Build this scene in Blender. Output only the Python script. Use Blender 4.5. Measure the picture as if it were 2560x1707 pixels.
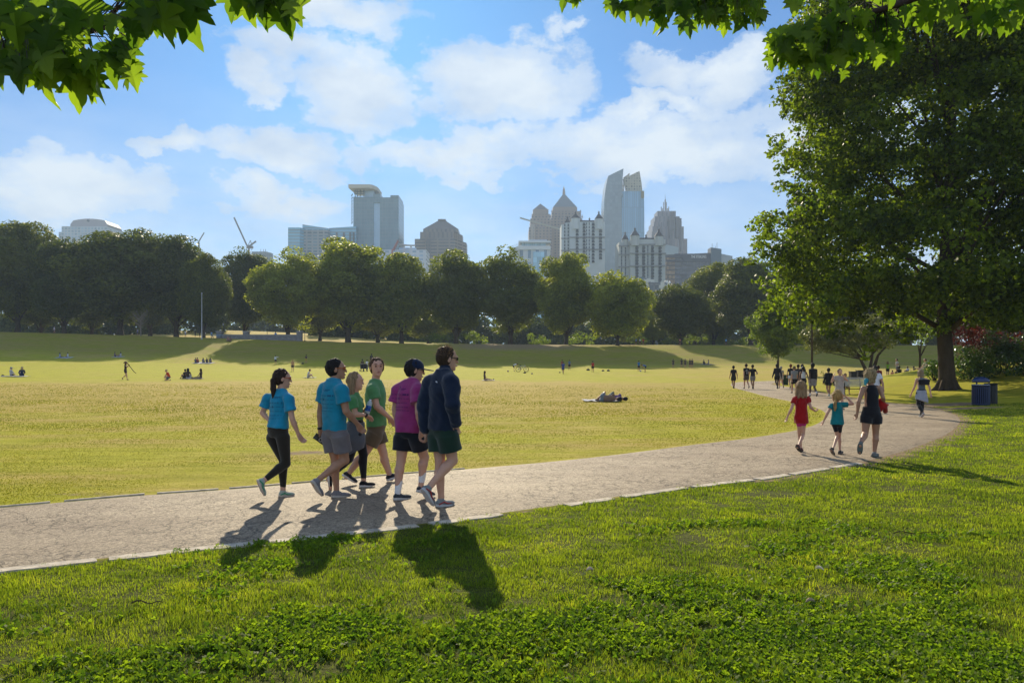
import bpy, math, random
import numpy as np
from mathutils import Vector, Matrix
from mathutils.bvhtree import BVHTree

for _o in list(bpy.data.objects): bpy.data.objects.remove(_o)
S = bpy.context.scene
COL = S.collection
R = math.radians
# ---------------------------------------------------------------- camera
F = 1900.0; HY = 910.0; CX = 1280.0; CH = 1.7
cam_d = bpy.data.cameras.new("camera"); cam = bpy.data.objects.new("camera", cam_d); COL.objects.link(cam)
cam.location = (0, 0, CH); cam.rotation_euler = (R(90), 0, 0)
cam_d.sensor_width = 36.0; cam_d.lens = 36.0 * F / 2560.0
cam_d.shift_y = (HY - 853.5) / 2560.0
cam_d.clip_start = 0.05; cam_d.clip_end = 6000
S.camera = cam
# ---------------------------------------------------------------- light
SUN_EL, SUN_AZ = 26.5, -9.5          # azimuth measured from +Y towards +X
world = bpy.data.worlds.new("World"); S.world = world; world.use_nodes = True
sun_d = bpy.data.lights.new("sun", 'SUN'); sun = bpy.data.objects.new("sun", sun_d); COL.objects.link(sun)
sun_d.energy = 5.0; sun_d.angle = R(0.53); sun_d.color = (1.0, 0.86, 0.62)
_sd = Vector((math.sin(R(SUN_AZ)) * math.cos(R(SUN_EL)), math.cos(R(SUN_AZ)) * math.cos(R(SUN_EL)), math.sin(R(SUN_EL))))
sun.rotation_euler = _sd.to_track_quat('Z', 'Y').to_euler()
S.view_settings.view_transform = 'Standard'; S.view_settings.look = 'None'
S.view_settings.exposure = 0.62; S.view_settings.gamma = 1.0
S.view_settings.use_curve_mapping = False
S.cycles.max_bounces = 6; S.cycles.transparent_max_bounces = 6; S.cycles.diffuse_bounces = 3
S.cycles.transmission_bounces = 4; S.cycles.glossy_bounces = 2; S.cycles.volume_bounces = 0
S.cycles.use_denoising = True

def NW(tree): return tree.nodes, tree.links
def node(nt, typ, **kw):
    n = nt.nodes.new(typ)
    for k, v in kw.items():
        if k in n.inputs.keys(): n.inputs[k].default_value = v
        else: setattr(n, k, v)
    return n
def math_(nt, op, a, b=None, clamp=False):
    n = nt.nodes.new('ShaderNodeMath'); n.operation = op; n.use_clamp = clamp
    for i, v in enumerate((a, b)):
        if v is None: continue
        if isinstance(v, (int, float)): n.inputs[i].default_value = v
        else: nt.links.new(v, n.inputs[i])
    return n.outputs[0]
def mixc(nt, fac, a, b, blend='MIX'):
    n = nt.nodes.new('ShaderNodeMix'); n.data_type = 'RGBA'; n.blend_type = blend
    for sock, v in ((n.inputs[0], fac), (n.inputs[6], a), (n.inputs[7], b)):
        if isinstance(v, (int, float)): sock.default_value = v
        elif isinstance(v, (tuple, list)): sock.default_value = (v[0], v[1], v[2], 1)
        else: nt.links.new(v, sock)
    return n.outputs[2]
def ramp(nt, fac, stops, interp='LINEAR'):
    n = nt.nodes.new('ShaderNodeValToRGB'); n.color_ramp.interpolation = interp
    el = n.color_ramp.elements
    while len(el) < len(stops): el.new(0.5)
    for e, (p, c) in zip(el, stops):
        e.position = p; e.color = (c[0], c[1], c[2], 1) if isinstance(c, (tuple, list)) else (c, c, c, 1)
    nt.links.new(fac, n.inputs[0]); return n.outputs[0]
def noise(nt, vec, scale, detail=4, rough=0.55, out=0, dist=0.0):
    n = nt.nodes.new('ShaderNodeTexNoise'); n.inputs['Scale'].default_value = scale
    n.inputs['Detail'].default_value = detail; n.inputs['Roughness'].default_value = rough
    n.inputs['Distortion'].default_value = dist
    if vec is not None: nt.links.new(vec, n.inputs['Vector'])
    return n.outputs[out]
def mapping(nt, vec, scale=(1, 1, 1), loc=(0, 0, 0)):
    n = nt.nodes.new('ShaderNodeMapping'); n.inputs['Scale'].default_value = scale; n.inputs['Location'].default_value = loc
    nt.links.new(vec, n.inputs[0]); return n.outputs[0]

# sky: Nishita air with a cloud deck described by compass bearing and elevation
def build_sky():
    nt = world.node_tree; nt.nodes.clear()
    out = nt.nodes.new('ShaderNodeOutputWorld'); bg = nt.nodes.new('ShaderNodeBackground')
    sky = nt.nodes.new('ShaderNodeTexSky'); sky.sky_type = 'NISHITA'; sky.sun_disc = False
    sky.sun_elevation = R(SUN_EL); sky.sun_rotation = R(SUN_AZ); sky.altitude = 300
    sky.air_density = 1.0; sky.dust_density = 0.3; sky.ozone_density = 2.5
    tc = nt.nodes.new('ShaderNodeTexCoord'); g = tc.outputs['Generated']
    sep = nt.nodes.new('ShaderNodeSeparateXYZ'); nt.links.new(g, sep.inputs[0])
    az = math_(nt, 'ARCTAN2', sep.outputs[0], sep.outputs[1]); el = math_(nt, 'ARCSINE', sep.outputs[2])
    ae = nt.nodes.new('ShaderNodeCombineXYZ'); nt.links.new(az, ae.inputs[0]); nt.links.new(el, ae.inputs[1])
    nz = noise(nt, mapping(nt, ae.outputs[0], (1, 1.5, 1)), 9.0, 9, 0.6, out=1)
    v1 = nt.nodes.new('ShaderNodeVectorMath'); v1.operation = 'SUBTRACT'; nt.links.new(nz, v1.inputs[0]); v1.inputs[1].default_value = (0.5, 0.5, 0.5)
    v2 = nt.nodes.new('ShaderNodeVectorMath'); v2.operation = 'SCALE'; nt.links.new(v1.outputs[0], v2.inputs[0]); v2.inputs['Scale'].default_value = 0.13
    v3 = nt.nodes.new('ShaderNodeVectorMath'); v3.operation = 'ADD'; nt.links.new(ae.outputs[0], v3.inputs[0]); nt.links.new(v2.outputs[0], v3.inputs[1])
    pos = v3.outputs[0]
    k = 2560 / 2352.
    clouds = [(1150, 200, 255, 120, 1), (810, 200, 165, 115, 1), (590, 178, 80, 42, .8), (650, 118, 140, 50, .8), (760, 30, 240, 60, .8),
              (1290, 90, 75, 42, .42), (1340, 100, 60, 26, .4), (1540, 158, 130, 60, .85), (1690, 165, 135, 75, .85), (1520, 236, 190, 30, .75),
              (1500, 340, 470, 110, .8), (170, 395, 260, 85, .85), (620, 345, 240, 62, .8), (400, 312, 85, 34, .7),
              (1050, 350, 360, 60, .7), (120, 440, 300, 60, .8), (660, 450, 220, 50, .75), (350, 85, 85, 40, .55), (1900, 300, 260, 120, .8),
              (-500, 250, 350, 140, .8), (2700, 200, 400, 160, .8)]
    acc = None
    for (x, y, rx, ry, s) in clouds:
        a = math.atan((x * k - CX) / F); e = math.atan((HY - y * k) / F * math.cos(a))
        ax, ey = rx * k / F, ry * k / F
        sb = nt.nodes.new('ShaderNodeVectorMath'); sb.operation = 'SUBTRACT'; nt.links.new(pos, sb.inputs[0]); sb.inputs[1].default_value = (a, e, 0)
        ml = nt.nodes.new('ShaderNodeVectorMath'); ml.operation = 'MULTIPLY'; nt.links.new(sb.outputs[0], ml.inputs[0]); ml.inputs[1].default_value = (1 / ax, 1 / ey, 0)
        ln = nt.nodes.new('ShaderNodeVectorMath'); ln.operation = 'LENGTH'; nt.links.new(ml.outputs[0], ln.inputs[0])
        d = math_(nt, 'MULTIPLY', math_(nt, 'SUBTRACT', 1.0, ln.outputs[1]), s)
        acc = d if acc is None else math_(nt, 'MAXIMUM', acc, d)
    # generic clouds everywhere else (behind the camera, overhead)
    gen = noise(nt, mapping(nt, g, (1.2, 1.2, 3.0)), 2.3, 6, 0.6)
    back = math_(nt, 'MULTIPLY', math_(nt, 'SUBTRACT', gen, 0.44), 2.5)
    front = math_(nt, 'GREATER_THAN', sep.outputs[1], 0.35)
    back = math_(nt, 'SUBTRACT', back, math_(nt, 'MULTIPLY', front, 5.0))
    acc = math_(nt, 'SUBTRACT', math_(nt, 'MAXIMUM', acc, back), 0.07)
    fine = noise(nt, mapping(nt, ae.outputs[0], (1, 1.6, 1)), 26.0, 8, 0.62)
    wis = noise(nt, mapping(nt, ae.outputs[0], (1, 3.2, 1)), 6.0, 7, 0.6)
    acc = math_(nt, 'ADD', acc, math_(nt, 'MULTIPLY', math_(nt, 'SUBTRACT', fine, 0.5), 0.75))
    dens = ramp(nt, acc, [(0.0, 0.0), (0.08, 0.28), (0.24, 0.74), (0.55, 0.97)], 'EASE')
    # thin bright veil low over the horizon
    lo = ramp(nt, el, [(0.0, 0.85), (0.13, 0.78), (0.24, 0.36), (0.34, 0.06), (0.5, 0.02)])
    veil = math_(nt, 'MULTIPLY', lo, ramp(nt, wis, [(0.30, 0.55), (0.6, 1.0)]))
    dens = math_(nt, 'MAXIMUM', dens, veil)
    shade = noise(nt, mapping(nt, ae.outputs[0], (1, 1.8, 1), (0.3, 0.12, 0)), 7.0, 7, 0.55)
    K = 1.0 / SKY_S
    cc = ramp(nt, shade, [(0.3, (0.33, 0.42, 0.56)), (0.6, (0.54, 0.595, 0.65))])
    # unseen clouds opposite the sun, brightened beyond the rest as added fill light
    rear_fill = math_(nt, 'MULTIPLY', ramp(nt, math_(nt, 'MULTIPLY', sep.outputs[1], -1.0), [(0.0, 0.0), (0.6, 1.0)]), 0.5 * K); kv = math_(nt, 'ADD', rear_fill, K)
    kc = nt.nodes.new('ShaderNodeCombineXYZ'); [nt.links.new(kv, kc.inputs[i]) for i in range(3)]
    ccm = mixc(nt, 1.0, cc, kc.outputs[0], 'MULTIPLY')
    tint = mixc(nt, 1.0, sky.outputs[0], SKY_TINT, 'MULTIPLY')
    fin = mixc(nt, dens, tint, ccm)
    nt.links.new(fin, bg.inputs[0]); bg.inputs[1].default_value = SKY_S
    nt.links.new(bg.outputs[0], out.inputs[0])
SKY_S = 0.085
SKY_TINT = (0.22, 0.57, 0.90)
build_sky()

# ---------------------------------------------------------------- helpers
def lin(h):
    if isinstance(h, str):
        h = h.lstrip('#'); c = [int(h[i:i+2], 16) / 255 for i in (0, 2, 4)]
        return tuple(x / 12.92 if x <= 0.04045 else ((x + 0.055) / 1.055) ** 2.4 for x in c)
    return h
_mc = {}
def mat(name, col, rough=0.7, spec=0.3, metal=0.0, bump=0.0, bscale=60.0, var=0.0, vscale=6.0, transl=0.0, sheen=0.0, sss=0.0, stretch=(1, 1, 1)):
    if name in _mc: return _mc[name]
    m = bpy.data.materials.new(name); m.use_nodes = True; nt = m.node_tree
    b = nt.nodes['Principled BSDF']; out = nt.nodes['Material Output']; c = lin(col)
    b.inputs['Base Color'].default_value = (*c, 1); b.inputs['Roughness'].default_value = rough
    b.inputs['Specular IOR Level'].default_value = spec; b.inputs['Metallic'].default_value = metal
    if sheen: b.inputs['Sheen Weight'].default_value = sheen
    if sss: b.inputs['Subsurface Weight'].default_value = sss; b.inputs['Subsurface Scale'].default_value = 0.02; b.inputs['Subsurface Radius'].default_value = (1, .35, .2)
    tc = nt.nodes.new('ShaderNodeTexCoord'); vec = mapping(nt, tc.outputs['Object'], stretch)
    csock = None
    if var:
        f = noise(nt, vec, vscale, 5, 0.6)
        hi = tuple(min(1, x * (1 + var)) for x in c); lo = tuple(x * (1 - var) for x in c)
        csock = ramp(nt, f, [(0.3, lo), (0.7, hi)]); nt.links.new(csock, b.inputs['Base Color'])
    if bump:
        bn = nt.nodes.new('ShaderNodeBump'); bn.inputs['Strength'].default_value = bump; bn.inputs['Distance'].default_value = 0.02
        nt.links.new(noise(nt, vec, bscale, 4, 0.6), bn.inputs['Height']); nt.links.new(bn.outputs[0], b.inputs['Normal'])
    if transl:
        t = nt.nodes.new('ShaderNodeBsdfTranslucent'); t.inputs[0].default_value = (*c, 1)
        if csock: nt.links.new(csock, t.inputs[0])
        mx = nt.nodes.new('ShaderNodeMixShader'); mx.inputs[0].default_value = transl
        nt.links.new(b.outputs[0], mx.inputs[1]); nt.links.new(t.outputs[0], mx.inputs[2]); nt.links.new(mx.outputs[0], out.inputs[0])
    _mc[name] = m; return m

def tag(o, label=None, cat=None, group=None, kind=None):
    if label: o['label'] = label
    if cat: o['category'] = cat
    if group: o['group'] = group
    if kind: o['kind'] = kind
    return o
def empty(name, loc=(0, 0, 0), rz=0.0, label=None, cat=None, group=None):
    o = bpy.data.objects.new(name, None); COL.objects.link(o); o.location = loc; o.rotation_euler = (0, 0, rz)
    o.empty_display_size = 0.3
    return tag(o, label, cat, group)
def mk(name, v, f, m, parent=None, smooth=False, uv=None, world_space=False, mats=None, midx=None, attr=None):
    """link one mesh object; v (N,3), f list of faces or (M,k) array"""
    me = bpy.data.meshes.new(name)
    v = np.asarray(v, dtype=np.float32)
    if world_space and parent is not None:
        M = np.array(parent.matrix_basis.inverted()); v = v @ M[:3, :3].T + M[:3, 3]
    if isinstance(f, np.ndarray):
        k = f.shape[1]; n = len(f)
        me.vertices.add(len(v)); me.vertices.foreach_set('co', np.ascontiguousarray(v, dtype=np.float32).ravel())
        me.loops.add(n * k); me.loops.foreach_set('vertex_index', f.astype(np.int32).ravel())
        me.polygons.add(n); me.polygons.foreach_set('loop_start', np.arange(0, n * k, k, dtype=np.int32))
        me.polygons.foreach_set('loop_total', np.full(n, k, dtype=np.int32))
        me.update(calc_edges=True)
    else:
        me.from_pydata([tuple(map(float, p)) for p in v], [], [tuple(int(i) for i in q) for q in f])
    if uv is not None:
        l = me.uv_layers.new(name='UVMap'); l.data.foreach_set('uv', np.asarray(uv, dtype=np.float32).ravel())
    for mm in (mats or [m]):
        if mm is not None: me.materials.append(mm)
    if midx is not None: me.polygons.foreach_set('material_index', np.asarray(midx, dtype=np.int32))
    if smooth: me.polygons.foreach_set('use_smooth', np.ones(len(me.polygons), dtype=bool))
    if attr is not None:
        for an, av in attr.items():
            a = me.attributes.new(an, 'FLOAT', 'FACE'); a.data.foreach_set('value', np.asarray(av, dtype=np.float32))
    me.update()
    o = bpy.data.objects.new(name, me); COL.objects.link(o)
    if parent is not None: o.parent = parent
    return o
class MB:
    """collects simple shapes into one mesh (with UVs in metres)"""
    def __init__(s): s.v = []; s.f = []; s.uv = []
    def face(s, pts, uvs=None):
        n = len(s.v); s.v += [tuple(p) for p in pts]; s.f.append(tuple(range(n, n + len(pts))))
        s.uv += list(uvs) if uvs else [(p[0] + p[1], p[2]) for p in pts]
    def prism(s, poly, z0, z1, top=True, poly1=None, bottom=False):
        """poly ccw list (x,y); optional different top outline"""
        q = poly1 or poly; n = len(poly); u = 0.0
        for i in range(n):
            a, b = poly[i], poly[(i + 1) % n]; c, d = q[(i + 1) % n], q[i]
            L = math.hypot(b[0] - a[0], b[1] - a[1])
            zt = z1 if not isinstance(z1, (list, tuple)) else None
            za, zb = (z1, z1) if zt is not None else (z1[i], z1[(i + 1) % n])
            s.face([(a[0], a[1], z0), (b[0], b[1], z0), (c[0], c[1], zb), (d[0], d[1], za)], [(u, z0), (u + L, z0), (u + L, zb), (u, za)])
            u += L
        if top:
            zz = [z1] * n if not isinstance(z1, (list, tuple)) else z1
            s.face([(p[0], p[1], z) for p, z in zip(q, zz)], [(0, 0)] * n)
        if bottom: s.face([(p[0], p[1], z0) for p in reversed(poly)], [(0, 0)] * n)
        return s
    def box(s, x0, x1, y0, y1, z0, z1):
        return s.prism([(x0, y0), (x1, y0), (x1, y1), (x0, y1)], z0, z1, bottom=True)
    def bar(s, a, b, w, h=None, n=4):
        tube_into(s, [a, b], [w / 2 * (1.414 if n == 4 else 1)] * 2, n, ph=math.pi / 4 if n == 4 else 0); return s
    def build(s, name, m, parent=None, smooth=False):
        return mk(name, s.v, s.f, m, parent, smooth, uv=s.uv)
def tube_into(mb, pts, rad, n=8, ph=0.0, caps=True):
    pts = [Vector(p) for p in pts]; rings = []
    ref = None
    for i, p in enumerate(pts):
        t = (pts[min(i + 1, len(pts) - 1)] - pts[max(i - 1, 0)])
        t = t.normalized() if t.length > 1e-9 else Vector((0, 0, 1))
        if ref is None: ref = t.orthogonal().normalized() if abs(t.z) < 0.9 else Vector((1, 0, 0))
        ref = (ref - t * ref.dot(t)).normalized(); bi = t.cross(ref)
        rings.append([p + (ref * math.cos(ph + 2 * math.pi * j / n) + bi * math.sin(ph + 2 * math.pi * j / n)) * rad[i] for j in range(n)])
    base = len(mb.v)
    for r in rings: mb.v += [tuple(q) for q in r]
    for i in range(len(pts) - 1):
        for j in range(n):
            a = base + i * n + j; b = base + i * n + (j + 1) % n
            mb.f.append((a, b, b + n, a + n)); mb.uv += [(0, 0)] * 4
    if caps:
        mb.f.append(tuple(base + j for j in reversed(range(n)))); mb.uv += [(0, 0)] * n
        mb.f.append(tuple(base + (len(pts) - 1) * n + j for j in range(n))); mb.uv += [(0, 0)] * n
def copy_tree(o, loc=None, rz=None, scale=None, label=None, group=None):
    c = o.copy(); COL.objects.link(c)
    if loc is not None: c.location = loc
    if rz is not None: c.rotation_euler = (0, 0, rz)
    if scale is not None: c.scale = scale
    if label: c['label'] = label
    if group: c['group'] = group
    for ch in o.children:
        d = ch.copy(); COL.objects.link(d); d.parent = c
        for g in ch.children:
            e = g.copy(); COL.objects.link(e); e.parent = d
    return c
def P(px, py, Y): return Vector(((px - CX) / F * Y, Y, CH + (HY - py) / F * Y))

# ---------------------------------------------------------------- terrain
_tx = [-800, 0, 500, 900, 1400, 1900, 2100, 2340, 2560, 3400]
_ty = [0, 25, 35, 45, 56, 70, 90, 107, 122, 142, 160, 168, 190, 230, 270, 330, 600, 1500]
_tz = [
 [0, 0, 0, 0, 0, 0, 0, 0, 0, .3],
 [0, 0, 0, 0, 0, 0, 0, 0, .05, .6],
 [.05, .05, .05, .05, .0, -.05, -.05, .0, .3, 2],
 [.15, .15, .15, .12, .05, -.12, -.05, .6, 1.1, 3.5],
 [.25, .25, .25, .2, .1, -.18, .25, 1.65, 2.6, 4.5],
 [.4, .4, .4, .35, .25, .0, .1, .8, 2, 4],
 [.9, .9, .75, .6, .5, .3, .3, .5, 1, 3],
 [1.5, 1.5, 1.1, .85, .75, .6, .5, .5, .8, 3],
 [2.7, 2.6, 1.7, 1.15, 1.0, .9, .8, .8, .9, 3],
 [5.4, 5.2, 4.0, 2.7, 2.1, 1.9, 1.7, 1.6, 1.8, 4],
 [8.4, 8.3, 7.0, 5.6, 5.2, 5.0, 5.0, 5.0, 5.2, 6],
 [9.0, 8.9, 7.6, 6.4, 6.0, 5.9, 5.9, 5.9, 6.0, 7],
 [9.2, 9.1, 8.0, 6.8, 6.3, 6.1, 6.1, 6.1, 6.2, 7.5],
 [9.5, 9.4, 10., 8.6, 6.5, 6.3, 6.3, 6.3, 6.5, 8],
 [10, 10, 13.5, 11.5, 6.8, 6.5, 6.5, 6.5, 7, 9],
 [11, 11, 17, 14., 7, 6.5, 6.5, 6.5, 8, 10],
 [12, 12, 18, 15., 8, 8, 8, 8, 9, 12],
 [12, 12, 14, 14, 12, 12, 12, 12, 12, 14]]
_fy = np.concatenate([np.arange(0, 300, 0.5), np.arange(300, 1500, 10.0)])
_fu = np.linspace(-1.3, 1.3, 261)
def _mktab():
    T = np.array(_tz, float); ux = (np.array(_tx) - CX) / F
    A = np.array([np.interp(_fu, ux, row) for row in T])
    B = np.array([np.interp(_fy, _ty, A[:, j]) for j in range(A.shape[1])]).T
    n = 600
    k = np.exp(-np.linspace(-2.2, 2.2, 15) ** 2 / 1.2); k /= k.sum()
    C = B.copy(); pad = np.pad(B[:n], ((7, 7), (0, 0)), mode='edge')
    C[:n] = sum(k[i] * pad[i:i + n] for i in range(15))
    k2 = np.exp(-np.linspace(-2.2, 2.2, 21) ** 2 / 1.2); k2 /= k2.sum()
    pad = np.pad(C, ((0, 0), (10, 10)), mode='edge')
    return sum(k2[i] * pad[:, i:i + 261] for i in range(21))
_TAB = _mktab()
def terr(X, Y):
    X = np.asarray(X, float); Y = np.asarray(Y, float)
    yy = np.clip(Y, 0, 1489); u = np.clip(X / np.maximum(Y, 12), -1.29, 1.29)
    iy = np.where(yy < 300, yy / 0.5, 600 + (yy - 300) / 10); iy = np.clip(iy, 0, len(_fy) - 1.001)
    ix = (u + 1.3) / 0.01; i0 = iy.astype(int); j0 = np.clip(ix.astype(int), 0, 259); a = iy - i0; b = ix - j0
    z = (_TAB[i0, j0] * (1 - a) * (1 - b) + _TAB[i0 + 1, j0] * a * (1 - b) + _TAB[i0, j0 + 1] * (1 - a) * b + _TAB[i0 + 1, j0 + 1] * a * b)
    und = 0.012 * np.sin(X * 1.7 + 2 * np.sin(Y * .6)) * np.sin(Y * 1.3 + X * .4) * np.clip((8 - np.abs(Y - 4)) / 8, 0, 1)
    big = 0.05 * np.sin(X * .09 + 1) * np.sin(Y * .13 + .5 * np.sin(X * .05)) * np.clip((Y - 14) / 30, 0, 1)
    return z + und * 0 + big
def tz(x, y): return float(terr(x, y))
def gnd(px, py, ymin=2.0, ymax=400.0):
    """where the sight line through a photo point meets the ground"""
    ys = np.exp(np.linspace(math.log(ymin), math.log(ymax), 4000))
    X = (px - CX) / F * ys; d = CH + (HY - py) / F * ys - terr(X, ys)
    w = np.where(d <= 0)[0]
    y = ys[w[0]] if len(w) else ymax
    return Vector(((px - CX) / F * y, y, tz((px - CX) / F * y, y)))

# ---------------------------------------------------------------- path outline (seen from the lawn)
near_px = [(-1400, 1660), (-700, 1530), (0, 1424), (240, 1399), (468, 1374), (720, 1348), (980, 1320), (1121, 1302), (1300, 1277), (1469, 1254), (1660, 1225), (1780, 1210),
           (1896, 1196), (1979, 1184), (2088, 1166), (2145, 1158), (2211, 1142), (2261, 1129), (2327, 1105), (2374, 1085), (2400, 1062), (2404, 1046), (2380, 1032), (2330, 1020),
           (2277, 1011), (2208, 1007), (2128, 994), (2062, 984), (2019, 976), (1975, 968), (1940, 963), (1926, 960), (1935, 957), (1960, 955.5), (2000, 955)]
far_px = [(-1400, 1420), (-700, 1335), (0, 1268), (160, 1254), (327, 1239), (480, 1229), (631, 1218), (820, 1201), (1034, 1182), (1190, 1170), (1350, 1156), (1500, 1141), (1633, 1124),
          (1750, 1109), (1850, 1098), (1919, 1088), (1992, 1075), (2030, 1064), (2052, 1053), (2066, 1040), (2058, 1027), (2025, 1014), (1966, 1001), (1913, 991), (1879, 981), (1846, 973),
          (1823, 963), (1830, 957), (1855, 954), (1890, 953), (1929, 952), (2000, 951.5)]
def g2(px, py):
    p = gnd(px, py); return np.array([p.x, p.y])
def resample(pts, step):
    pts = np.array(pts); d = np.r_[0, np.cumsum(np.linalg.norm(np.diff(pts, axis=0), axis=1))]
    n = max(2, int(d[-1] / step)); t = np.linspace(0, d[-1], n)
    return np.c_[np.interp(t, d, pts[:, 0]), np.interp(t, d, pts[:, 1])]
def chaikin(p, it=2):
    p = np.array(p)
    for _ in range(it):
        q = 0.75 * p[:-1] + 0.25 * p[1:]; r = 0.25 * p[:-1] + 0.75 * p[1:]
        p = np.vstack([p[:1], np.stack([q, r], 1).reshape(-1, 2), p[-1:]])
    return p
NEAR = resample(chaikin([g2(*p) for p in near_px]), 0.35)
FAR = resample(chaikin([g2(*p) for p in far_px]), 0.35)
POLY = np.vstack([NEAR, FAR[::-1]])
def inpoly(x, y, poly):
    x = np.asarray(x); y = np.asarray(y); ins = np.zeros(x.shape, bool)
    x0, y0 = poly[:, 0], poly[:, 1]; x1, y1 = np.roll(x0, -1), np.roll(y0, -1)
    for a, b, c, d in zip(x0, y0, x1, y1):
        if b == d: continue
        m = (b > y) != (d > y)
        if not m.any(): continue
        ins ^= m & (x < (c - a) * (y - b) / (d - b) + a)
    return ins
def near_side_y(x):
    """y of the lawn side edge of the path for the first stretch"""
    i = np.argmax(NEAR[:, 0]); q = NEAR[:i]
    return np.interp(x, q[:, 0], q[:, 1])
def poly_dist(x, y, line, step=1):
    L = line[::step]; d = np.full(np.shape(x), 1e9)
    for a in range(0, len(L)):
        d = np.minimum(d, (x - L[a, 0]) ** 2 + (y - L[a, 1]) ** 2)
    return np.sqrt(d)
def fbm2(x, y, seed=0, oct=4):
    rs = np.random.RandomState(seed); s = 0; amp = 1.0; tot = 0
    for o in range(oct):
        for _ in range(3):
            a = rs.rand() * 6.28; f = 2.0 ** o * (0.7 + rs.rand() * .6)
            s = s + amp * np.sin(f * (x * math.cos(a) + y * math.sin(a)) + rs.rand() * 6.28 + 1.3 * np.sin(f * .7 * (y * math.cos(a) - x * math.sin(a)) + rs.rand() * 6))
            tot += amp
        amp *= 0.55
    return s / tot * 1.8

def ground_mat():
    m = bpy.data.materials.new('turf'); m.use_nodes = True; nt = m.node_tree
    b = nt.nodes['Principled BSDF']; b.inputs['Roughness'].default_value = 0.95; b.inputs['Specular IOR Level'].default_value = 0.1
    tc = nt.nodes.new('ShaderNodeTexCoord'); vec = tc.outputs['Object']
    def at(n):
        a = nt.nodes.new('ShaderNodeAttribute'); a.attribute_name = n; return a.outputs['Fac']
    dry, dirt, lawn_bank_shade = at('dry'), at('dirt'), at('lawn')
    big = noise(nt, mapping(nt, vec, (0.5, 1.4, 1)), 0.35, 6, 0.62)
    mid = noise(nt, mapping(nt, vec, (0.45, 2.0, 1)), 1.6, 6, 0.68)
    fin = noise(nt, mapping(nt, vec, (1, 1.6, 1)), 14.0, 5, 0.75)
    green = ramp(nt, mid, [(0.25, (.25, .26, .014)), (0.5, (.40, .385, .022)), (0.75, (.52, .48, .038))])
    tan = ramp(nt, mid, [(0.25, (.28, .22, .045)), (0.5, (.46, .35, .085)), (0.8, (.60, .46, .13))])
    d2 = math_(nt, 'ADD', dry, math_(nt, 'MULTIPLY', math_(nt, 'SUBTRACT', big, 0.5), 2.4))
    d2 = ramp(nt, math_(nt, 'ADD', d2, math_(nt, 'MULTIPLY', math_(nt, 'SUBTRACT', mid, 0.5), 0.7)), [(0.25, 0.0), (0.75, 1.0)])
    c = mixc(nt, d2, green, tan)
    c = mixc(nt, 1.0, c, ramp(nt, fin, [(0.25, 0.62), (0.7, 1.18)]), 'MULTIPLY')
    soil_shade = ramp(nt, fin, [(0.3, (.045, .055, .010)), (0.7, (.11, .12, .022))])
    c = mixc(nt, lawn_bank_shade, c, soil_shade)  # dark soil under the lawn; on the bank, painted shade
    dr = ramp(nt, math_(nt, 'ADD', dirt, math_(nt, 'MULTIPLY', math_(nt, 'SUBTRACT', noise(nt, vec, 3.0, 6, 0.7), 0.5), 1.1)), [(0.4, 0.0), (0.6, 1.0)])
    c = mixc(nt, dr, c, ramp(nt, noise(nt, vec, 6.0, 6, .7), [(0.3, (.17, .115, .07)), (0.7, (.36, .26, .17))]))
    nt.links.new(c, b.inputs['Base Color'])
    bn = nt.nodes.new('ShaderNodeBump'); bn.inputs['Strength'].default_value = 0.75; bn.inputs['Distance'].default_value = 0.05
    nt.links.new(math_(nt, 'ADD', math_(nt, 'MULTIPLY', mid, 2.2), fin), bn.inputs['Height']); nt.links.new(bn.outputs[0], b.inputs['Normal'])
    return m
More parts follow.
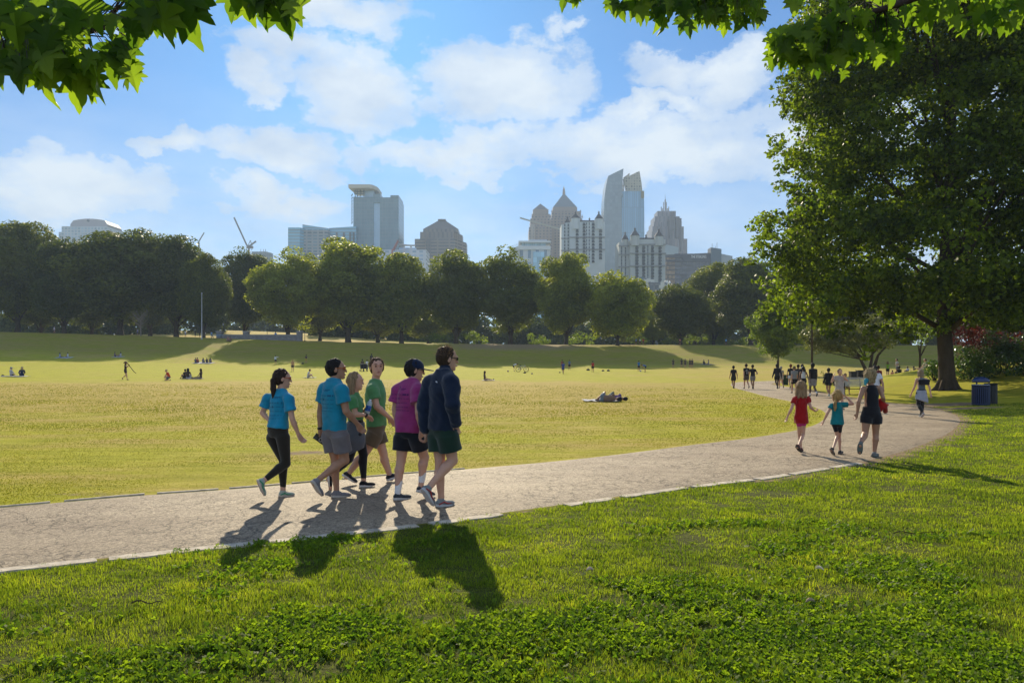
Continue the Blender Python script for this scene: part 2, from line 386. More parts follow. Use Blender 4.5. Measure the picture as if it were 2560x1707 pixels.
def build_ground():
    xs = np.concatenate([-np.geomspace(40, 1800, 60)[::-1], np.linspace(-39, 39, 230), np.geomspace(40, 1800, 60)])
    ys = np.concatenate([np.linspace(-60, 2, 20), np.linspace(2.2, 45, 190), np.linspace(45.5, 200, 230), np.geomspace(202, 3500, 60)])
    X, Y = np.meshgrid(xs, ys, indexing='xy'); Z = terr(X, Y)
    nx, ny = len(xs), len(ys)
    idx = np.arange(nx * ny).reshape(ny, nx)
    f = np.stack([idx[:-1, :-1], idx[:-1, 1:], idx[1:, 1:], idx[1:, :-1]], -1).reshape(-1, 4)
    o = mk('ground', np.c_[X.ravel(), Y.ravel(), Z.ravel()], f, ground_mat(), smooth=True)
    tag(o, kind='structure')
    px = X.ravel(); py = Y.ravel()
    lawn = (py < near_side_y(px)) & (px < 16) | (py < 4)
    ins = inpoly(px, py, POLY)
    u = px / np.maximum(py, 5)
    def sg(v, c, w): return 1 / (1 + np.exp(-np.clip((v - c) / w, -50, 50)))
    band = lambda lo, hi, w: sg(py, lo, w) * (1 - sg(py, hi, w))
    left = 1 - sg(u, .22, .06)
    dry = .35 + 0 * px; pyr = py; py = py + 7 * fbm2(px * .06, py * .10, 31) * np.clip(py / 50, 0, 1) * (py < 150)
    dry = dry + (.62 * band(27, 62, 2.5) - .22 * band(64, 128, 4)) * left + .45 * band(74, 126, 5) * (1 - left) + .02 * (1 - sg(py, 27, 3)) * (u < 1)
    dry = dry + .12 * sg(py, 125, 4) + 1.4 * sg(py, 195, 4) * sg(u, -.56, .02) * (1 - sg(u, -.2, .02)) - .35 * sg(u, .45, .05) * (1 - sg(py, 70, 4))
    py = pyr; dirt = np.zeros_like(px)
    dn = poly_dist(px, py, NEAR, 2); df = poly_dist(px, py, FAR, 2)
    w = np.where(py > 11, 0.55, 0.16)
    dirt = np.maximum(dirt, np.where((dn < 3), 0.75 * np.exp(-(dn / w) ** 2), 0))
    dirt = np.maximum(dirt, np.where(df < 1, 0.55 * np.exp(-(df / .2) ** 2), 0))
    def patch(cx, cy, rx, ry, s):
        q = g2(cx, cy); return s * np.exp(-(((px - q[0]) / rx) ** 2 + ((py - q[1]) / ry) ** 2))
    for a in [(2340, 1012, 2.6, 1.6, .95), (2420, 1020, 2.2, 1.0, .7), (2290, 1010, 1.6, .8, .7), (760, 1132, 1.0, .45, .7), (190, 1235, 1.3, .35, .5), (2300, 1122, 1.0, .6, .5)]:
        dirt = np.maximum(dirt, patch(*a))
    dirt = np.maximum(dirt, .60 * band(153, 172, 2) * sg(u, -.1, .02) * (1 - sg(u, .11, .02)))
    dirt = np.maximum(dirt, np.where((py > 166) & (py < 200), .45, 0))
    for n, a in (('dry', dry), ('dirt', dirt), ('lawn', np.maximum(lawn.astype(float), .42 * sg(py, 132, 3) * (1 - sg(py, 185, 5))))):  # bank part: tree shade painted into the colour of its longer, darker grass
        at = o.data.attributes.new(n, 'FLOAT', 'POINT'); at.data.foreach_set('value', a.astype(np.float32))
    return o
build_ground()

def asphalt_mat():
    m = bpy.data.materials.new('asphalt'); m.use_nodes = True; nt = m.node_tree
    b = nt.nodes['Principled BSDF']; b.inputs['Roughness'].default_value = 0.70; b.inputs['Specular IOR Level'].default_value = 0.32
    tc = nt.nodes.new('ShaderNodeTexCoord'); vec = tc.outputs['Object']
    agg = noise(nt, vec, 38.0, 5, 0.85); pat = noise(nt, mapping(nt, vec, (.4, 1, 1)), 0.9, 6, 0.6)
    wob = noise(nt, vec, 3.0, 6, .7, out=1)
    v2 = nt.nodes.new('ShaderNodeVectorMath'); v2.operation = 'SCALE'; nt.links.new(wob, v2.inputs[0]); v2.inputs['Scale'].default_value = 0.35
    v3 = nt.nodes.new('ShaderNodeVectorMath'); v3.operation = 'ADD'; nt.links.new(vec, v3.inputs[0]); nt.links.new(v2.outputs[0], v3.inputs[1])
    def crack(scale, w):
        vo = nt.nodes.new('ShaderNodeTexVoronoi'); vo.feature = 'DISTANCE_TO_EDGE'; vo.inputs['Scale'].default_value = scale
        nt.links.new(v3.outputs[0], vo.inputs['Vector']); return ramp(nt, vo.outputs[0], [(0.0, 1.0), (w, 0.0)])
    c1 = crack(4.6, 0.035); c2 = crack(2.0, 0.010)
    cm = math_(nt, 'MAXIMUM', math_(nt, 'MULTIPLY', c1, ramp(nt, noise(nt, vec, .8, 4), [(0.42, 0.0), (0.6, .8)])), math_(nt, 'MULTIPLY', c2, .6))
    base = ramp(nt, pat, [(0.3, (.275, .205, .135)), (0.7, (.42, .33, .222))])
    base = mixc(nt, 1.0, base, ramp(nt, agg, [(0.34, .30), (0.5, .95), (0.68, 1.9)]), 'MULTIPLY')
    c = mixc(nt, math_(nt, 'MULTIPLY', cm, 0.9), base, (.035, .03, .025))
    nt.links.new(c, b.inputs['Base Color'])
    bn = nt.nodes.new('ShaderNodeBump'); bn.inputs['Strength'].default_value = 1.0; bn.inputs['Distance'].default_value = 0.02
    h = math_(nt, 'SUBTRACT', agg, math_(nt, 'MULTIPLY', cm, 1.2)); nt.links.new(h, bn.inputs['Height']); nt.links.new(bn.outputs[0], b.inputs['Normal'])
    return m
def build_path():
    n = 420
    A = resample(NEAR, 0.01); B = resample(FAR, 0.01)
    # match the two edges by control points
    def param(raw, full):
        pts = [g2(*p) for p in raw]; out = []; last = 0
        for q in pts:
            d = np.linalg.norm(full[last:] - q, axis=1); last = last + int(np.argmin(d[:6000])) ; out.append(last)
        return out
    pa, pb = param(near_px, A), param(far_px, B)
    keyN = [0, 3, 6, 9, 12, 15, 18, 21, 23, 26, 28, 30, 34]; keyF = [0, 4, 7, 10, 13, 15, 16, 18, 20, 22, 24, 26, 31]
    ia = []; ib = []
    for k in range(len(keyN) - 1):
        t = np.linspace(0, 1, 36, endpoint=False)
        ia += list(pa[keyN[k]] + t * (pa[keyN[k + 1]] - pa[keyN[k]])); ib += list(pb[keyF[k]] + t * (pb[keyF[k + 1]] - pb[keyF[k]]))
    ia = np.clip(np.array(ia).astype(int), 0, len(A) - 1); ib = np.clip(np.array(ib).astype(int), 0, len(B) - 1)
    LA, LB = A[ia], B[ib]; m = 24; t = np.linspace(0, 1, m); t = .5 - .5 * np.cos(np.pi * t) * .35 - .65 * (.5 - t)
    V = LA[:, None, :] * (1 - t)[None, :, None] + LB[:, None, :] * t[None, :, None]
    wd = np.linalg.norm(LA - LB, axis=1)[:, None]; ed = np.minimum(t, 1 - t)[None] * wd; Z = terr(V[..., 0], V[..., 1]) - .003 + .019 * np.clip(ed / .22, 0, 1)
    idx = np.arange(len(LA) * m).reshape(len(LA), m)
    f = np.stack([idx[:-1, :-1], idx[1:, :-1], idx[1:, 1:], idx[:-1, 1:]], -1).reshape(-1, 4)
    o = mk('path', np.c_[V[..., 0].ravel(), V[..., 1].ravel(), Z.ravel()], f, asphalt_mat(), smooth=True); tag(o, kind='structure')
    # concrete edging stones, both sides
    rs = random.Random(4)
    conc = mat('edging_concrete', (.52, .45, .35), .85, .2, bump=.6, bscale=40, var=.38, vscale=9)
    for line, lim, w, gap in ((NEAR, (-12, 14.5), 0.13, .02), (FAR, (-14, 12.5), 0.06, -1)):
        mb = MB(); P2 = resample(line, 0.05); i = 0
        while i < len(P2) - 30:
            L = rs.randint(14, 26)
            seg = P2[i:i + L]; i += L + 1
            if seg[0][0] < lim[0] or seg[-1][1] > lim[1] or rs.random() < gap: continue
            if seg[0][1] < 1.5 or (line is NEAR and seg[-1][0] > 6.8): continue
            t = seg[-1] - seg[0]; nrm = np.array([-t[1], t[0]]) / np.linalg.norm(t) * (-1 if line is NEAR else 1)
            hgt = (0.016 if line is NEAR else 0.018) + rs.uniform(-.002, .003); ww = w + rs.uniform(-.012, .015)
            sub = seg[::3]; jit = [rs.uniform(-.008, .008) for _ in sub]
            k = len(mb.v)
            for (q, j) in zip(sub, jit):
                a = q + nrm * (0.0 + j); b2 = q + nrm * (ww + rs.uniform(-.02, .012))
                za, zb = tz(*a), tz(*b2)
                mb.v += [(a[0], a[1], za - .05), (a[0], a[1], za + hgt), (b2[0], b2[1], zb + hgt - rs.uniform(0, .004)), (b2[0], b2[1], zb - .05)]
            ns = len(sub)
            for s in range(ns - 1):
                for c in range(3):
                    q0 = k + s * 4 + c; mb.f.append((q0, q0 + 1, q0 + 5, q0 + 4)); mb.uv += [(0, 0)] * 4
            mb.f.append((k + 3, k + 2, k + 1, k)); mb.uv += [(0, 0)] * 4
            e = k + (ns - 1) * 4; mb.f.append((e, e + 1, e + 2, e + 3)); mb.uv += [(0, 0)] * 4
        o = mb.build('kerb', conc); tag(o, kind='structure')
build_path()

# ---------------------------------------------------------------- foliage shader
def leaf_mat(name, lo, hi, transl=0.45, rough=0.42, spec=0.35, nscale=0.5, yellow=None, tboost=1.5, orand=0.0):
    m = bpy.data.materials.new(name); m.use_nodes = True; nt = m.node_tree
    b = nt.nodes['Principled BSDF']; out = nt.nodes['Material Output']
    b.inputs['Roughness'].default_value = rough; b.inputs['Specular IOR Level'].default_value = spec
    a = nt.nodes.new('ShaderNodeAttribute'); a.attribute_name = 'rnd'
    tc = nt.nodes.new('ShaderNodeTexCoord'); nz = noise(nt, tc.outputs['Object'], nscale, 4, 0.6)
    oi = nt.nodes.new('ShaderNodeObjectInfo'); f = math_(nt, 'ADD', math_(nt, 'MULTIPLY', a.outputs['Fac'], 0.45), math_(nt, 'MULTIPLY', ramp(nt, nz, [(0.36, 0.0), (0.64, 1.0)]), 0.38))
    f = math_(nt, 'ADD', f, math_(nt, 'MULTIPLY', math_(nt, 'SUBTRACT', oi.outputs['Random'], 0.4), orand))
    st = [(0.2, lo), (0.8, hi)]
    if yellow: st = [(0.2, lo), (0.72, hi), (0.97, yellow)]
    c = ramp(nt, f, st); nt.links.new(c, b.inputs['Base Color'])
    t = nt.nodes.new('ShaderNodeBsdfTranslucent')
    tcol = mixc(nt, 1.0, c, (tboost * 1.25, tboost * 1.25, tboost * .45), 'MULTIPLY'); nt.links.new(tcol, t.inputs[0])
    mx = nt.nodes.new('ShaderNodeMixShader'); mx.inputs[0].default_value = transl
    nt.links.new(b.outputs[0], mx.inputs[1]); nt.links.new(t.outputs[0], mx.inputs[2]); nt.links.new(mx.outputs[0], out.inputs[0])
    return m

# ---------------------------------------------------------------- grass
def blades(name, X, Y, h, w, rs, m, label=None, lean=0.5):
    n = len(X); Z = terr(X, Y); a = rs.rand(n) * 6.283
    dx, dy = np.cos(a), np.sin(a); la = rs.rand(n) * 6.283; le = h * lean * rs.rand(n)
    base = np.c_[X, Y, Z - 0.004]
    v0 = base + np.c_[dx * w / 2, dy * w / 2, np.zeros(n)]; v1 = base - np.c_[dx * w / 2, dy * w / 2, np.zeros(n)]
    mid = base + np.c_[np.cos(la) * le * .35, np.sin(la) * le * .35, h * .6]
    v2 = mid - np.c_[dx * w * .36, dy * w * .36, np.zeros(n)]; v3 = mid + np.c_[dx * w * .36, dy * w * .36, np.zeros(n)]
    tip = base + np.c_[np.cos(la) * le, np.sin(la) * le, h * (1 - .25 * rs.rand(n))]
    V = np.stack([v0, v1, v2, tip, v3], 1).reshape(-1, 3); k = np.arange(n)[:, None] * 5
    f = k + np.array([[0, 1, 2, 3, 4]])
    o = mk(name, V, f, m, attr={'rnd': rs.rand(n)}); tag(o, label, 'grass', kind='stuff')
    return o
def build_grass():
    rs = np.random.RandomState(3)
    gm = leaf_mat('grass_blade', (.060, .100, .012), (.215, .265, .024), .6, .5, .4, 1.1, yellow=(.55, .40, .11), tboost=1.7)
    cm = leaf_mat('clover_leaf', (.065, .13, .012), (.20, .28, .022), .6, .6, .2, 2.5, tboost=1.45)
    N = 1600000
    Y = np.exp(rs.rand(N) * (math.log(30) - math.log(2.6)) + math.log(2.6)); X = (rs.rand(N) * 2 - 1) * (0.95 * Y + 1.9)
    keep = (Y < near_side_y(X) + .02) | ((X > 14.5) & ~inpoly(X, Y, POLY) & (Y < near_side_y(np.minimum(X, 100)) + 99))
    keep &= ~inpoly(X, Y, POLY)
    keep &= ~((X < 14.3) & (Y > near_side_y(X) + .02))
    kd = poly_dist(X, Y, NEAR, 1)
    keep &= ~((kd < .13 + .05 * rs.rand(N)) & (Y < 14.5)); keep &= ~((kd < .5 * rs.rand(N)) & (Y >= 11))
    def pd(cx, cy, r): q = g2(cx, cy); return ((X - q[0]) ** 2 + ((Y - q[1]) * 1.6) ** 2) < (r * (.6 + .6 * rs.rand(N))) ** 2
    keep &= ~pd(2340, 1012, 2.2) & ~pd(2420, 1020, 1.8)
    X, Y = X[keep], Y[keep]
    q = fbm2(X * 1.1, Y * 1.3, 6) - .25 * np.clip((np.abs(X - .2) - 1.6) / 2, 0, 2) + .15; q2 = fbm2(X * 4, Y * 4, 8)
    bare = fbm2(X * 2.2, Y * 3.0, 41); kp = ~((bare > .62) & (rs.rand(len(X)) < .75)); X, Y, q, q2 = X[kp], Y[kp], q[kp], q2[kp]
    clover = (rs.rand(len(X)) < .50 / (1 + np.exp(-(q - .60 + .6 * q2) / .16))) & (Y < 8.2)
    thin = rs.rand(len(X)) < np.clip(.95 + .35 * q2, .45, 1)
    g = thin & ~(clover & (rs.rand(len(X)) < .45))
    Xg, Yg = X[g], Y[g]; n = len(Xg)
    h = (0.018 + 0.024 * rs.rand(n)) * np.clip(1 + .38 * fbm2(Xg * 3, Yg * 4, 11) + .50 * fbm2(Xg * 11, Yg * 15, 12), .25, 2.4); w = np.maximum(.0036, .00075 * Yg) * (.7 + .6 * rs.rand(n))
    blades('grass', Xg, Yg, h, w, rs, gm, 'thick green lawn grass between the camera and the path')
    # clover: small round three-part leaves on short stalks
    Xc, Yc = X[clover], Y[clover]; rep = 1
    n = len(Xc); z = terr(Xc, Yc) + .012 + .02 * rs.rand(n)
    r = (0.0065 + .0045 * rs.rand(n)); a0 = rs.rand(n) * 6.28; V = []; tilt = (rs.rand(n, 2) - .5) * 2.6
    for k in range(3):
        a = a0 + k * 2.094; cx = Xc + np.cos(a) * r * 1.0; cy = Yc + np.sin(a) * r * 1.0
        for j in range(5):
            b = a + (j - 2) * 1.256; ox = np.cos(b) * r * .95; oy = np.sin(b) * r * .95
            vx = cx + ox; vy = cy + oy; V.append(np.c_[vx, vy, z + (vx - Xc) * tilt[:, 0] + (vy - Yc) * tilt[:, 1]])
    V = np.stack(V, 1).reshape(-1, 3); f = (np.arange(n * 3)[:, None] * 5 + np.arange(5)[None])
    o = mk('clover', V, f, cm, attr={'rnd': np.repeat(rs.rand(n), 3)}); tag(o, 'low patches of clover spreading through the nearest grass', 'clover', kind='stuff')
    # short mown grass on the meadow beyond the path
    mm = leaf_mat('meadow_blade', (.13, .15, .018), (.29, .27, .045), .45, .6, .2, .35, yellow=(.46, .34, .11), tboost=1.2)
    N = 420000
    Y = np.exp(rs.rand(N) * (math.log(60) - math.log(6.5)) + math.log(6.5)); X = (rs.rand(N) * 2 - 1) * (.78 * Y + 1)
    fy = FAR[:np.argmax(FAR[:, 0])]; keep = (Y > np.interp(X, fy[:, 0], fy[:, 1]) + .12) & ~inpoly(X, Y, POLY) & (X < fy[:, 0].max() + 99) & ((X < fy[:, 0].max()) | (Y > 27))
    keep &= ((poly_dist(X, Y, FAR, 2) > .18))
    q = g2(760, 1132); keep &= (((X - q[0]) / 1.0) ** 2 + ((Y - q[1]) / .4) ** 2) > rs.rand(N)
    keep &= rs.rand(N) < np.clip((62 - Y) / 38, 0, 1) * .8 + .2 * (Y < 55)
    X, Y = X[keep], Y[keep]; n = len(X)
    h = (0.008 + .010 * rs.rand(n)) * (1 + .5 * np.clip(fbm2(X, Y, 21), -1, 1)) * np.clip(Y / 16, 1, 1.8); w = np.maximum(.006, .0011 * Y) * (.7 + .7 * rs.rand(n))
    blades('grass', X, Y, h, w, rs, mm, 'short mown yellow green grass of the meadow beyond the path', .8)
    # odd bits lying in the lawn
    for (px, py, L, rz, colr, nm, lb) in ((2286, 1340, .42, .05, (.06, .04, .02), 'twig', 'thin dark twig lying in the grass below the path bend'),
                                       (2049, 1434, .07, -.7, (.6, .5, .33), 'dry_leaf', 'pale curled dry leaf on the lawn right of centre'),
                                       (1475, 1436, .06, .2, (.5, .38, .28), 'dry_leaf', 'pinkish dry leaf on the lawn near the long shadow'),
                                       (2026, 1517, .07, .1, (.34, .26, .16), 'dry_leaf', 'brown dry leaf lowest on the right hand lawn'),
                                       (370, 1518, .22, .1, (.07, .05, .03), 'twig', 'short brown twig in the lawn at lower left')):
        p = gnd(px, py); mb = MB()
        if nm == 'twig':
            pts = [(p.x + (t - .5) * L, p.y + math.sin(t * 5) * .02 + rz * (t - .5) * L, p.z + .035 + .012 * math.sin(t * 9)) for t in np.linspace(0, 1, 9)]
            tube_into(mb, pts, [.006 - .003 * t for t in np.linspace(0, 1, 9)], 5)
        else:
            pts = [(p.x + math.cos(rz) * (t - .5) * L, p.y + math.sin(rz) * (t - .5) * L, p.z + .035 + .02 * math.sin(t * 3.1)) for t in np.linspace(0, 1, 6)]
            tube_into(mb, pts, [.002, .010, .014, .012, .008, .002], 6)
        tag(mb.build(nm, mat('m_' + lb[:12], colr, .8, .1, var=.3)), lb, 'twig' if nm == 'twig' else 'dry leaf')
build_grass()

# ---------------------------------------------------------------- haze
def build_haze():
    mb = MB(); mb.box(-1000, 900, -90, 1500, -4, 330)
    m = bpy.data.materials.new('haze_air'); m.use_nodes = True; nt = m.node_tree; nt.nodes.clear()
    out = nt.nodes.new('ShaderNodeOutputMaterial'); pv = nt.nodes.new('ShaderNodeVolumePrincipled')
    pv.inputs['Color'].default_value = (.62, .80, 1.0, 1); pv.inputs['Density'].default_value = HAZE_D; pv.inputs['Anisotropy'].default_value = 0.15
    nt.links.new(pv.outputs[0], out.inputs['Volume'])
    o = mb.build('haze', m); tag(o, 'pale sunlit air thinning the far trees and towers', 'haze', kind='stuff')
HAZE_D = 0.00026
build_haze()

# ---------------------------------------------------------------- trees
bark = mat('bark', (.065, .048, .035), .95, .1, bump=1.0, bscale=9, var=.35, vscale=4, stretch=(1, 1, .25))
bark_far = mat('bark_far', (.055, .042, .032), .95, .1)
def diamonds(c, nrm, size, rs, asp=.62, fold=.0):
    """one leaf (four-cornered, tip drooping) per centre"""
    n = len(c); a = rs.normal(size=(n, 3)); t = np.cross(nrm, a); t /= np.linalg.norm(t, axis=1, keepdims=True) + 1e-9
    b = np.cross(nrm, t); s = size[:, None] if np.ndim(size) else size
    V = np.stack([c - t * s * .5, c + b * s * asp * .5 - t * s * .08, c + t * s * .5, c - b * s * asp * .5 - t * s * .08], 1).reshape(-1, 3)
    return V, np.arange(n * 4).reshape(n, 4)
def crown_points(blobs, per_m2, rs, shell=(.72, 1.04), flat=.8):
    C = []; N = []
    for (x, y, z, r) in blobs:
        n = max(8, int(per_m2 * 4 * math.pi * r * r * flat)); d = rs.normal(size=(n, 3)); d /= np.linalg.norm(d, axis=1, keepdims=True)
        # clumped: pull leaves together on a few sub-directions
        q = rs.normal(size=(max(5, int(7 * r)), 3)); q /= np.linalg.norm(q, axis=1, keepdims=True)
        k = rs.randint(0, len(q), n); d = d * .62 + q[k]; d /= np.linalg.norm(d, axis=1, keepdims=True)
        rr = r * (shell[0] + (shell[1] - shell[0]) * rs.rand(n))[:, None]
        C.append(np.array([x, y, z]) + d * rr * np.array([1, 1, flat])); nn = d * .8 + rs.normal(size=(n, 3)) * .65 + np.array([0, 0, .35]); N.append(nn / np.linalg.norm(nn, axis=1, keepdims=True))
    return np.vstack(C), np.vstack(N)
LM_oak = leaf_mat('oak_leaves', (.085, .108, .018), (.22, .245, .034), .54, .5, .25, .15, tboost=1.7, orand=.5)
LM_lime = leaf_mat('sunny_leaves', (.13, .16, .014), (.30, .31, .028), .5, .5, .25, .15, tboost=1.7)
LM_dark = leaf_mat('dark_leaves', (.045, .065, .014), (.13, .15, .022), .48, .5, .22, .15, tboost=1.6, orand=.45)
def tree_template(seed, mleaf, H=20, W=14, leaf=.42, per=8.5, trunk_h=.07, nb=90, irregular=.25):
    rs = np.random.RandomState(seed); rnd = random.Random(seed)
    base = trunk_h * H; zc = base + (H - base) * .52; rz = (H - base) * .5; rx = W / 2
    blobs = []
    for i in range(nb):
        d = rs.normal(size=3); d /= np.linalg.norm(d); d[2] = max(d[2], -.85)
        r = rx * (.24 + .18 * rs.rand()); k = 1.02 - r / rx * .9 - .22 * rs.rand(); prof = 1 - .16 * max(0, -d[2])
        wob = 1 + irregular * (rs.rand() - .5)
        blobs.append((d[0] * rx * k * prof * wob, d[1] * rx * k * prof * wob, zc + d[2] * rz * (k + .08) * wob, r))
    blobs.append((0, 0, zc, rx * .55)); blobs.append((0, 0, zc - rz * .35, rx * .5))
    c, nrm = crown_points(blobs, per, rs); keep = c[:, 2] > base * .72 + .3 * rs.rand(len(c)); c, nrm = c[keep], nrm[keep]
    V, f = diamonds(c, nrm, leaf * (.6 + .8 * rs.rand(len(c))), rs, .7)
    t = empty('shade_tree'); mk('crown', V, f, mleaf, t, attr={'rnd': rs.rand(len(f))})
    mb = MB(); tr = .028 * H * .8
    tube_into(mb, [(0, 0, -.6), (0, 0, .1), (.02 * H * .2, 0, base), (0, .1, zc)], [tr * 1.7, tr * 1.15, tr * .8, tr * .35], 9)
    for i in range(7):
        b = blobs[rnd.randrange(nb)]; z0 = base * rnd.uniform(.75, 1.6)
        tube_into(mb, [(0, 0, z0), (b[0] * .4, b[1] * .4, z0 + (b[2] - z0) * .5), (b[0] * .9, b[1] * .9, b[2])], [tr * .42, tr * .26, tr * .08], 5)
    mb.build('trunk', bark_far, t, smooth=True)
    return t
_tpl = {}
def template(kind, i):
    k = (kind, i)
    if k not in _tpl:
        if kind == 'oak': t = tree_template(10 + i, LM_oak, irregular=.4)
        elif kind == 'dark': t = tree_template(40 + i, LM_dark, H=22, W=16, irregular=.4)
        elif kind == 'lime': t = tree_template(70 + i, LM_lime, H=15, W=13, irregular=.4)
        _tpl[k] = [t, True, {'oak': (20, 14), 'dark': (22, 16), 'lime': (15, 13)}[kind]]
    return _tpl[k]
def place_tree(kind, i, px, top, width, Y, label, group, base_py=None, cat='tree', rot=None):
    T = template(kind, i); H0, W0 = T[2]; x = (px - CX) / F * Y; zb = tz(x, Y) - .1
    ztop = CH + (HY - top) / F * Y; sc = (ztop - zb) / H0; sw = (width / F * Y) / W0
    rz = rot if rot is not None else random.Random(int(px * 7 + Y)).uniform(0, 6.28)
    if T[1]:
        o = T[0]; T[1] = False; o.location = (x, Y, zb); o.rotation_euler = (0, 0, rz); o.scale = (sw, sw, sc)
    else: o = copy_tree(T[0], (x, Y, zb), rz, (sw, sw, sc))
    tag(o, label, cat, group); return o
K = 2560 / 2352.
GL = 'shade trees lining the top of the meadow bank'
row = [  # kind, variant, x, top, width (picture units of the 2352 wide view), distance, label
 ('dark', 0, 40, 503, 165, 182, 'tall ragged dark tree at the far left end of the tree line'),
 ('dark', 1, 148, 546, 140, 176, 'lower rounded dark tree beside the tall tree at the left end'),
 ('dark', 2, 275, 521, 205, 178, 'broadest dome shaped tree in the dark group on the left'),
 ('dark', 0, 405, 540, 150, 180, 'dark tree just right of the broad dome on the left'),
 ('dark', 3, 468, 585, 110, 172, 'tree behind the thin light pole with a sunlit right edge'),
 ('dark', 1, 562, 570, 125, 204, 'dark tree set back in the gap above the stone wall'),
 ('oak', 0, 662, 575, 175, 176, 'wide tree standing behind the stone wall with low side branches'),
 ('oak', 1, 800, 550, 170, 180, 'tallest tree in the middle stretch, under the wide glass tower'),
 ('oak', 2, 922, 582, 130, 177, 'tree under the stepped pyramid roofed building'),
 ('oak', 3, 1048, 576, 140, 178, 'tree directly above the man in the navy jacket'),
 ('oak', 0, 1172, 576, 150, 176, 'tree in front of the low pale roof terrace building'),
 ('oak', 1, 1300, 578, 130, 170, 'tall upright tree in front of the white turreted tower'),
 ('lime', 0, 1418, 630, 140, 166, 'low spreading yellow green tree right of centre on the bank'),
 ('oak', 3, 1500, 690, 75, 205, 'small tree seen in the dip below the turreted buildings'),
 ('dark', 2, 1563, 652, 115, 180, 'rounded dark tree below the dark office block'),
 ('dark', 3, 1640, 607, 115, 200, 'tree set back between the dark office block and the dense round tree'),
 ('dark', 0, 1725, 590, 150, 178, 'dense round topped tree just left of the near tree crown'),
 ('dark', 1, 1870, 610, 160, 180, 'dark tree half hidden behind the left side of the near crown'),
 ('dark', 2, 2010, 620, 170, 182, 'dark tree hidden behind the middle of the near crown'),
 ('dark', 3, 2160, 640, 170, 180, 'dark tree on the bank behind the big trunk'),
 ('dark', 0, 2320, 640, 180, 182, 'dark tree on the bank at the far right edge')]
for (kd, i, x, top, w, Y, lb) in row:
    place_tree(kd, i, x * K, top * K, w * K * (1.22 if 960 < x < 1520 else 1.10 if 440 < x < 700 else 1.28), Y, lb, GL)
GB = 'trees standing back behind the tree line'
rr = random.Random(9)
backs = [(-60, 560, 200, 'left of the frame edge'), (95, 600, 215, 'between the first two trees at the left'), (210, 600, 220, 'left of the broad dome'), (345, 590, 222, 'right of the broad dome'),
         (735, 640, 215, 'between the wall tree and the tallest middle tree'), (868, 655, 218, 'under the gap by the wide glass tower'), (985, 660, 214, 'under the gap by the pyramid roofed building'),
         (1455, 705, 222, 'right behind the yellow green tree'), (1600, 690, 218, 'behind the rounded dark tree'),
         (1780, 660, 220, 'behind the near crown, left part'), (1935, 660, 222, 'behind the near crown, centre'), (2090, 660, 218, 'behind the near crown, right part'), (2240, 660, 220, 'near the right edge')]
for n, (x, top, Y, w) in enumerate(backs):
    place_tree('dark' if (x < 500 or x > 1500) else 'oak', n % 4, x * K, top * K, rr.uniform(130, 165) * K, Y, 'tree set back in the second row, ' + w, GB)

# bushes behind the trunks on the bank, a hedge line in sun
def bush(px, Y, w, h, leaf, m, label, seed, group=None, cat='bush', per=30, name='bush', n=16, z=None, stems=True, dark=False):
    rs = np.random.RandomState(seed); x = (px - CX) / F * Y; zb = tz(x, Y) if z is None else z
    bl = []
    for i in range(n):
        a = rs.rand() * 6.28; k = rs.rand() ** .5 * .8; hz = rs.rand()
        bl.append((math.cos(a) * w / 2 * k, math.sin(a) * w / 2 * k, h * (.2 + .6 * hz) * (1 - .35 * k), min(w, h) * (.2 + .12 * rs.rand())))
    c, nr = crown_points(bl, per, rs, (.6, 1.08)); k = c[:, 2] > .02; c, nr = c[k], nr[k]
    V, f = diamonds(c, nr, leaf * (.6 + .8 * rs.rand(len(c))), rs, .6)
    t = empty(name, (x, Y, zb), 0, label, cat, group)
    mk('foliage', V, f, m, t, attr={'rnd': rs.rand(len(f))})
    if stems:
        mb = MB()
        for i in range(7):
            b = bl[i]; tube_into(mb, [(b[0] * .2, b[1] * .2, -.1), (b[0] * .6, b[1] * .6, b[2] * .6), (b[0], b[1], b[2])], [.035, .025, .01], 5)
        mb.build('stem', bark, t)
    return t
LM_hedge = leaf_mat('hedge_leaves', (.07, .11, .012), (.20, .26, .03), .5, .5, .3, .3)
for n, (x, w) in enumerate([(1000, 9), (1090, 8), (1240, 9), (1330, 10), (1470, 8), (1520, 9), (1590, 10), (1660, 9), (1710, 10), (1790, 9), (1000 - 380, 6), (560, 6)]):
    if x < 700: continue
    bush(x * K, 196 + (n % 3) * 6, w, 4.2, .4, LM_hedge, 'sunlit hedge bush behind the trunks, number %s from the left' % ['one', 'two', 'three', 'four', 'five', 'six', 'seven', 'eight', 'nine', 'ten'][n], 300 + n, 'hedge bushes behind the tree line', per=7, n=12, stems=False)

# the wooded ground far behind the park, one mass under the crowns
def far_wood():
    rs = np.random.RandomState(8); bl = []
    for x in np.arange(-420, 380, 3.6):
        Y = 262 + rs.uniform(-8, 8); px = CX + x / Y * F
        if 560 < px < 790: x = x * 1.33; Y = 348
        for k in range(3): bl.append((x + rs.uniform(-2, 2), Y + rs.uniform(-3, 3), tz(x, Y) + .8 + k * 3.0 + rs.uniform(-.8, .8), rs.uniform(3.0, 4.2)))
    c, nr = crown_points(bl, 4.5, rs); V, f = diamonds(c, nr, .85 * (.6 + .8 * rs.rand(len(c))), rs, .8)
    tag(mk('wood', V, f, LM_dark, attr={'rnd': rs.rand(len(f))}), 'dark wood closing the view behind the tree trunks', 'wood', kind='stuff')
far_wood()

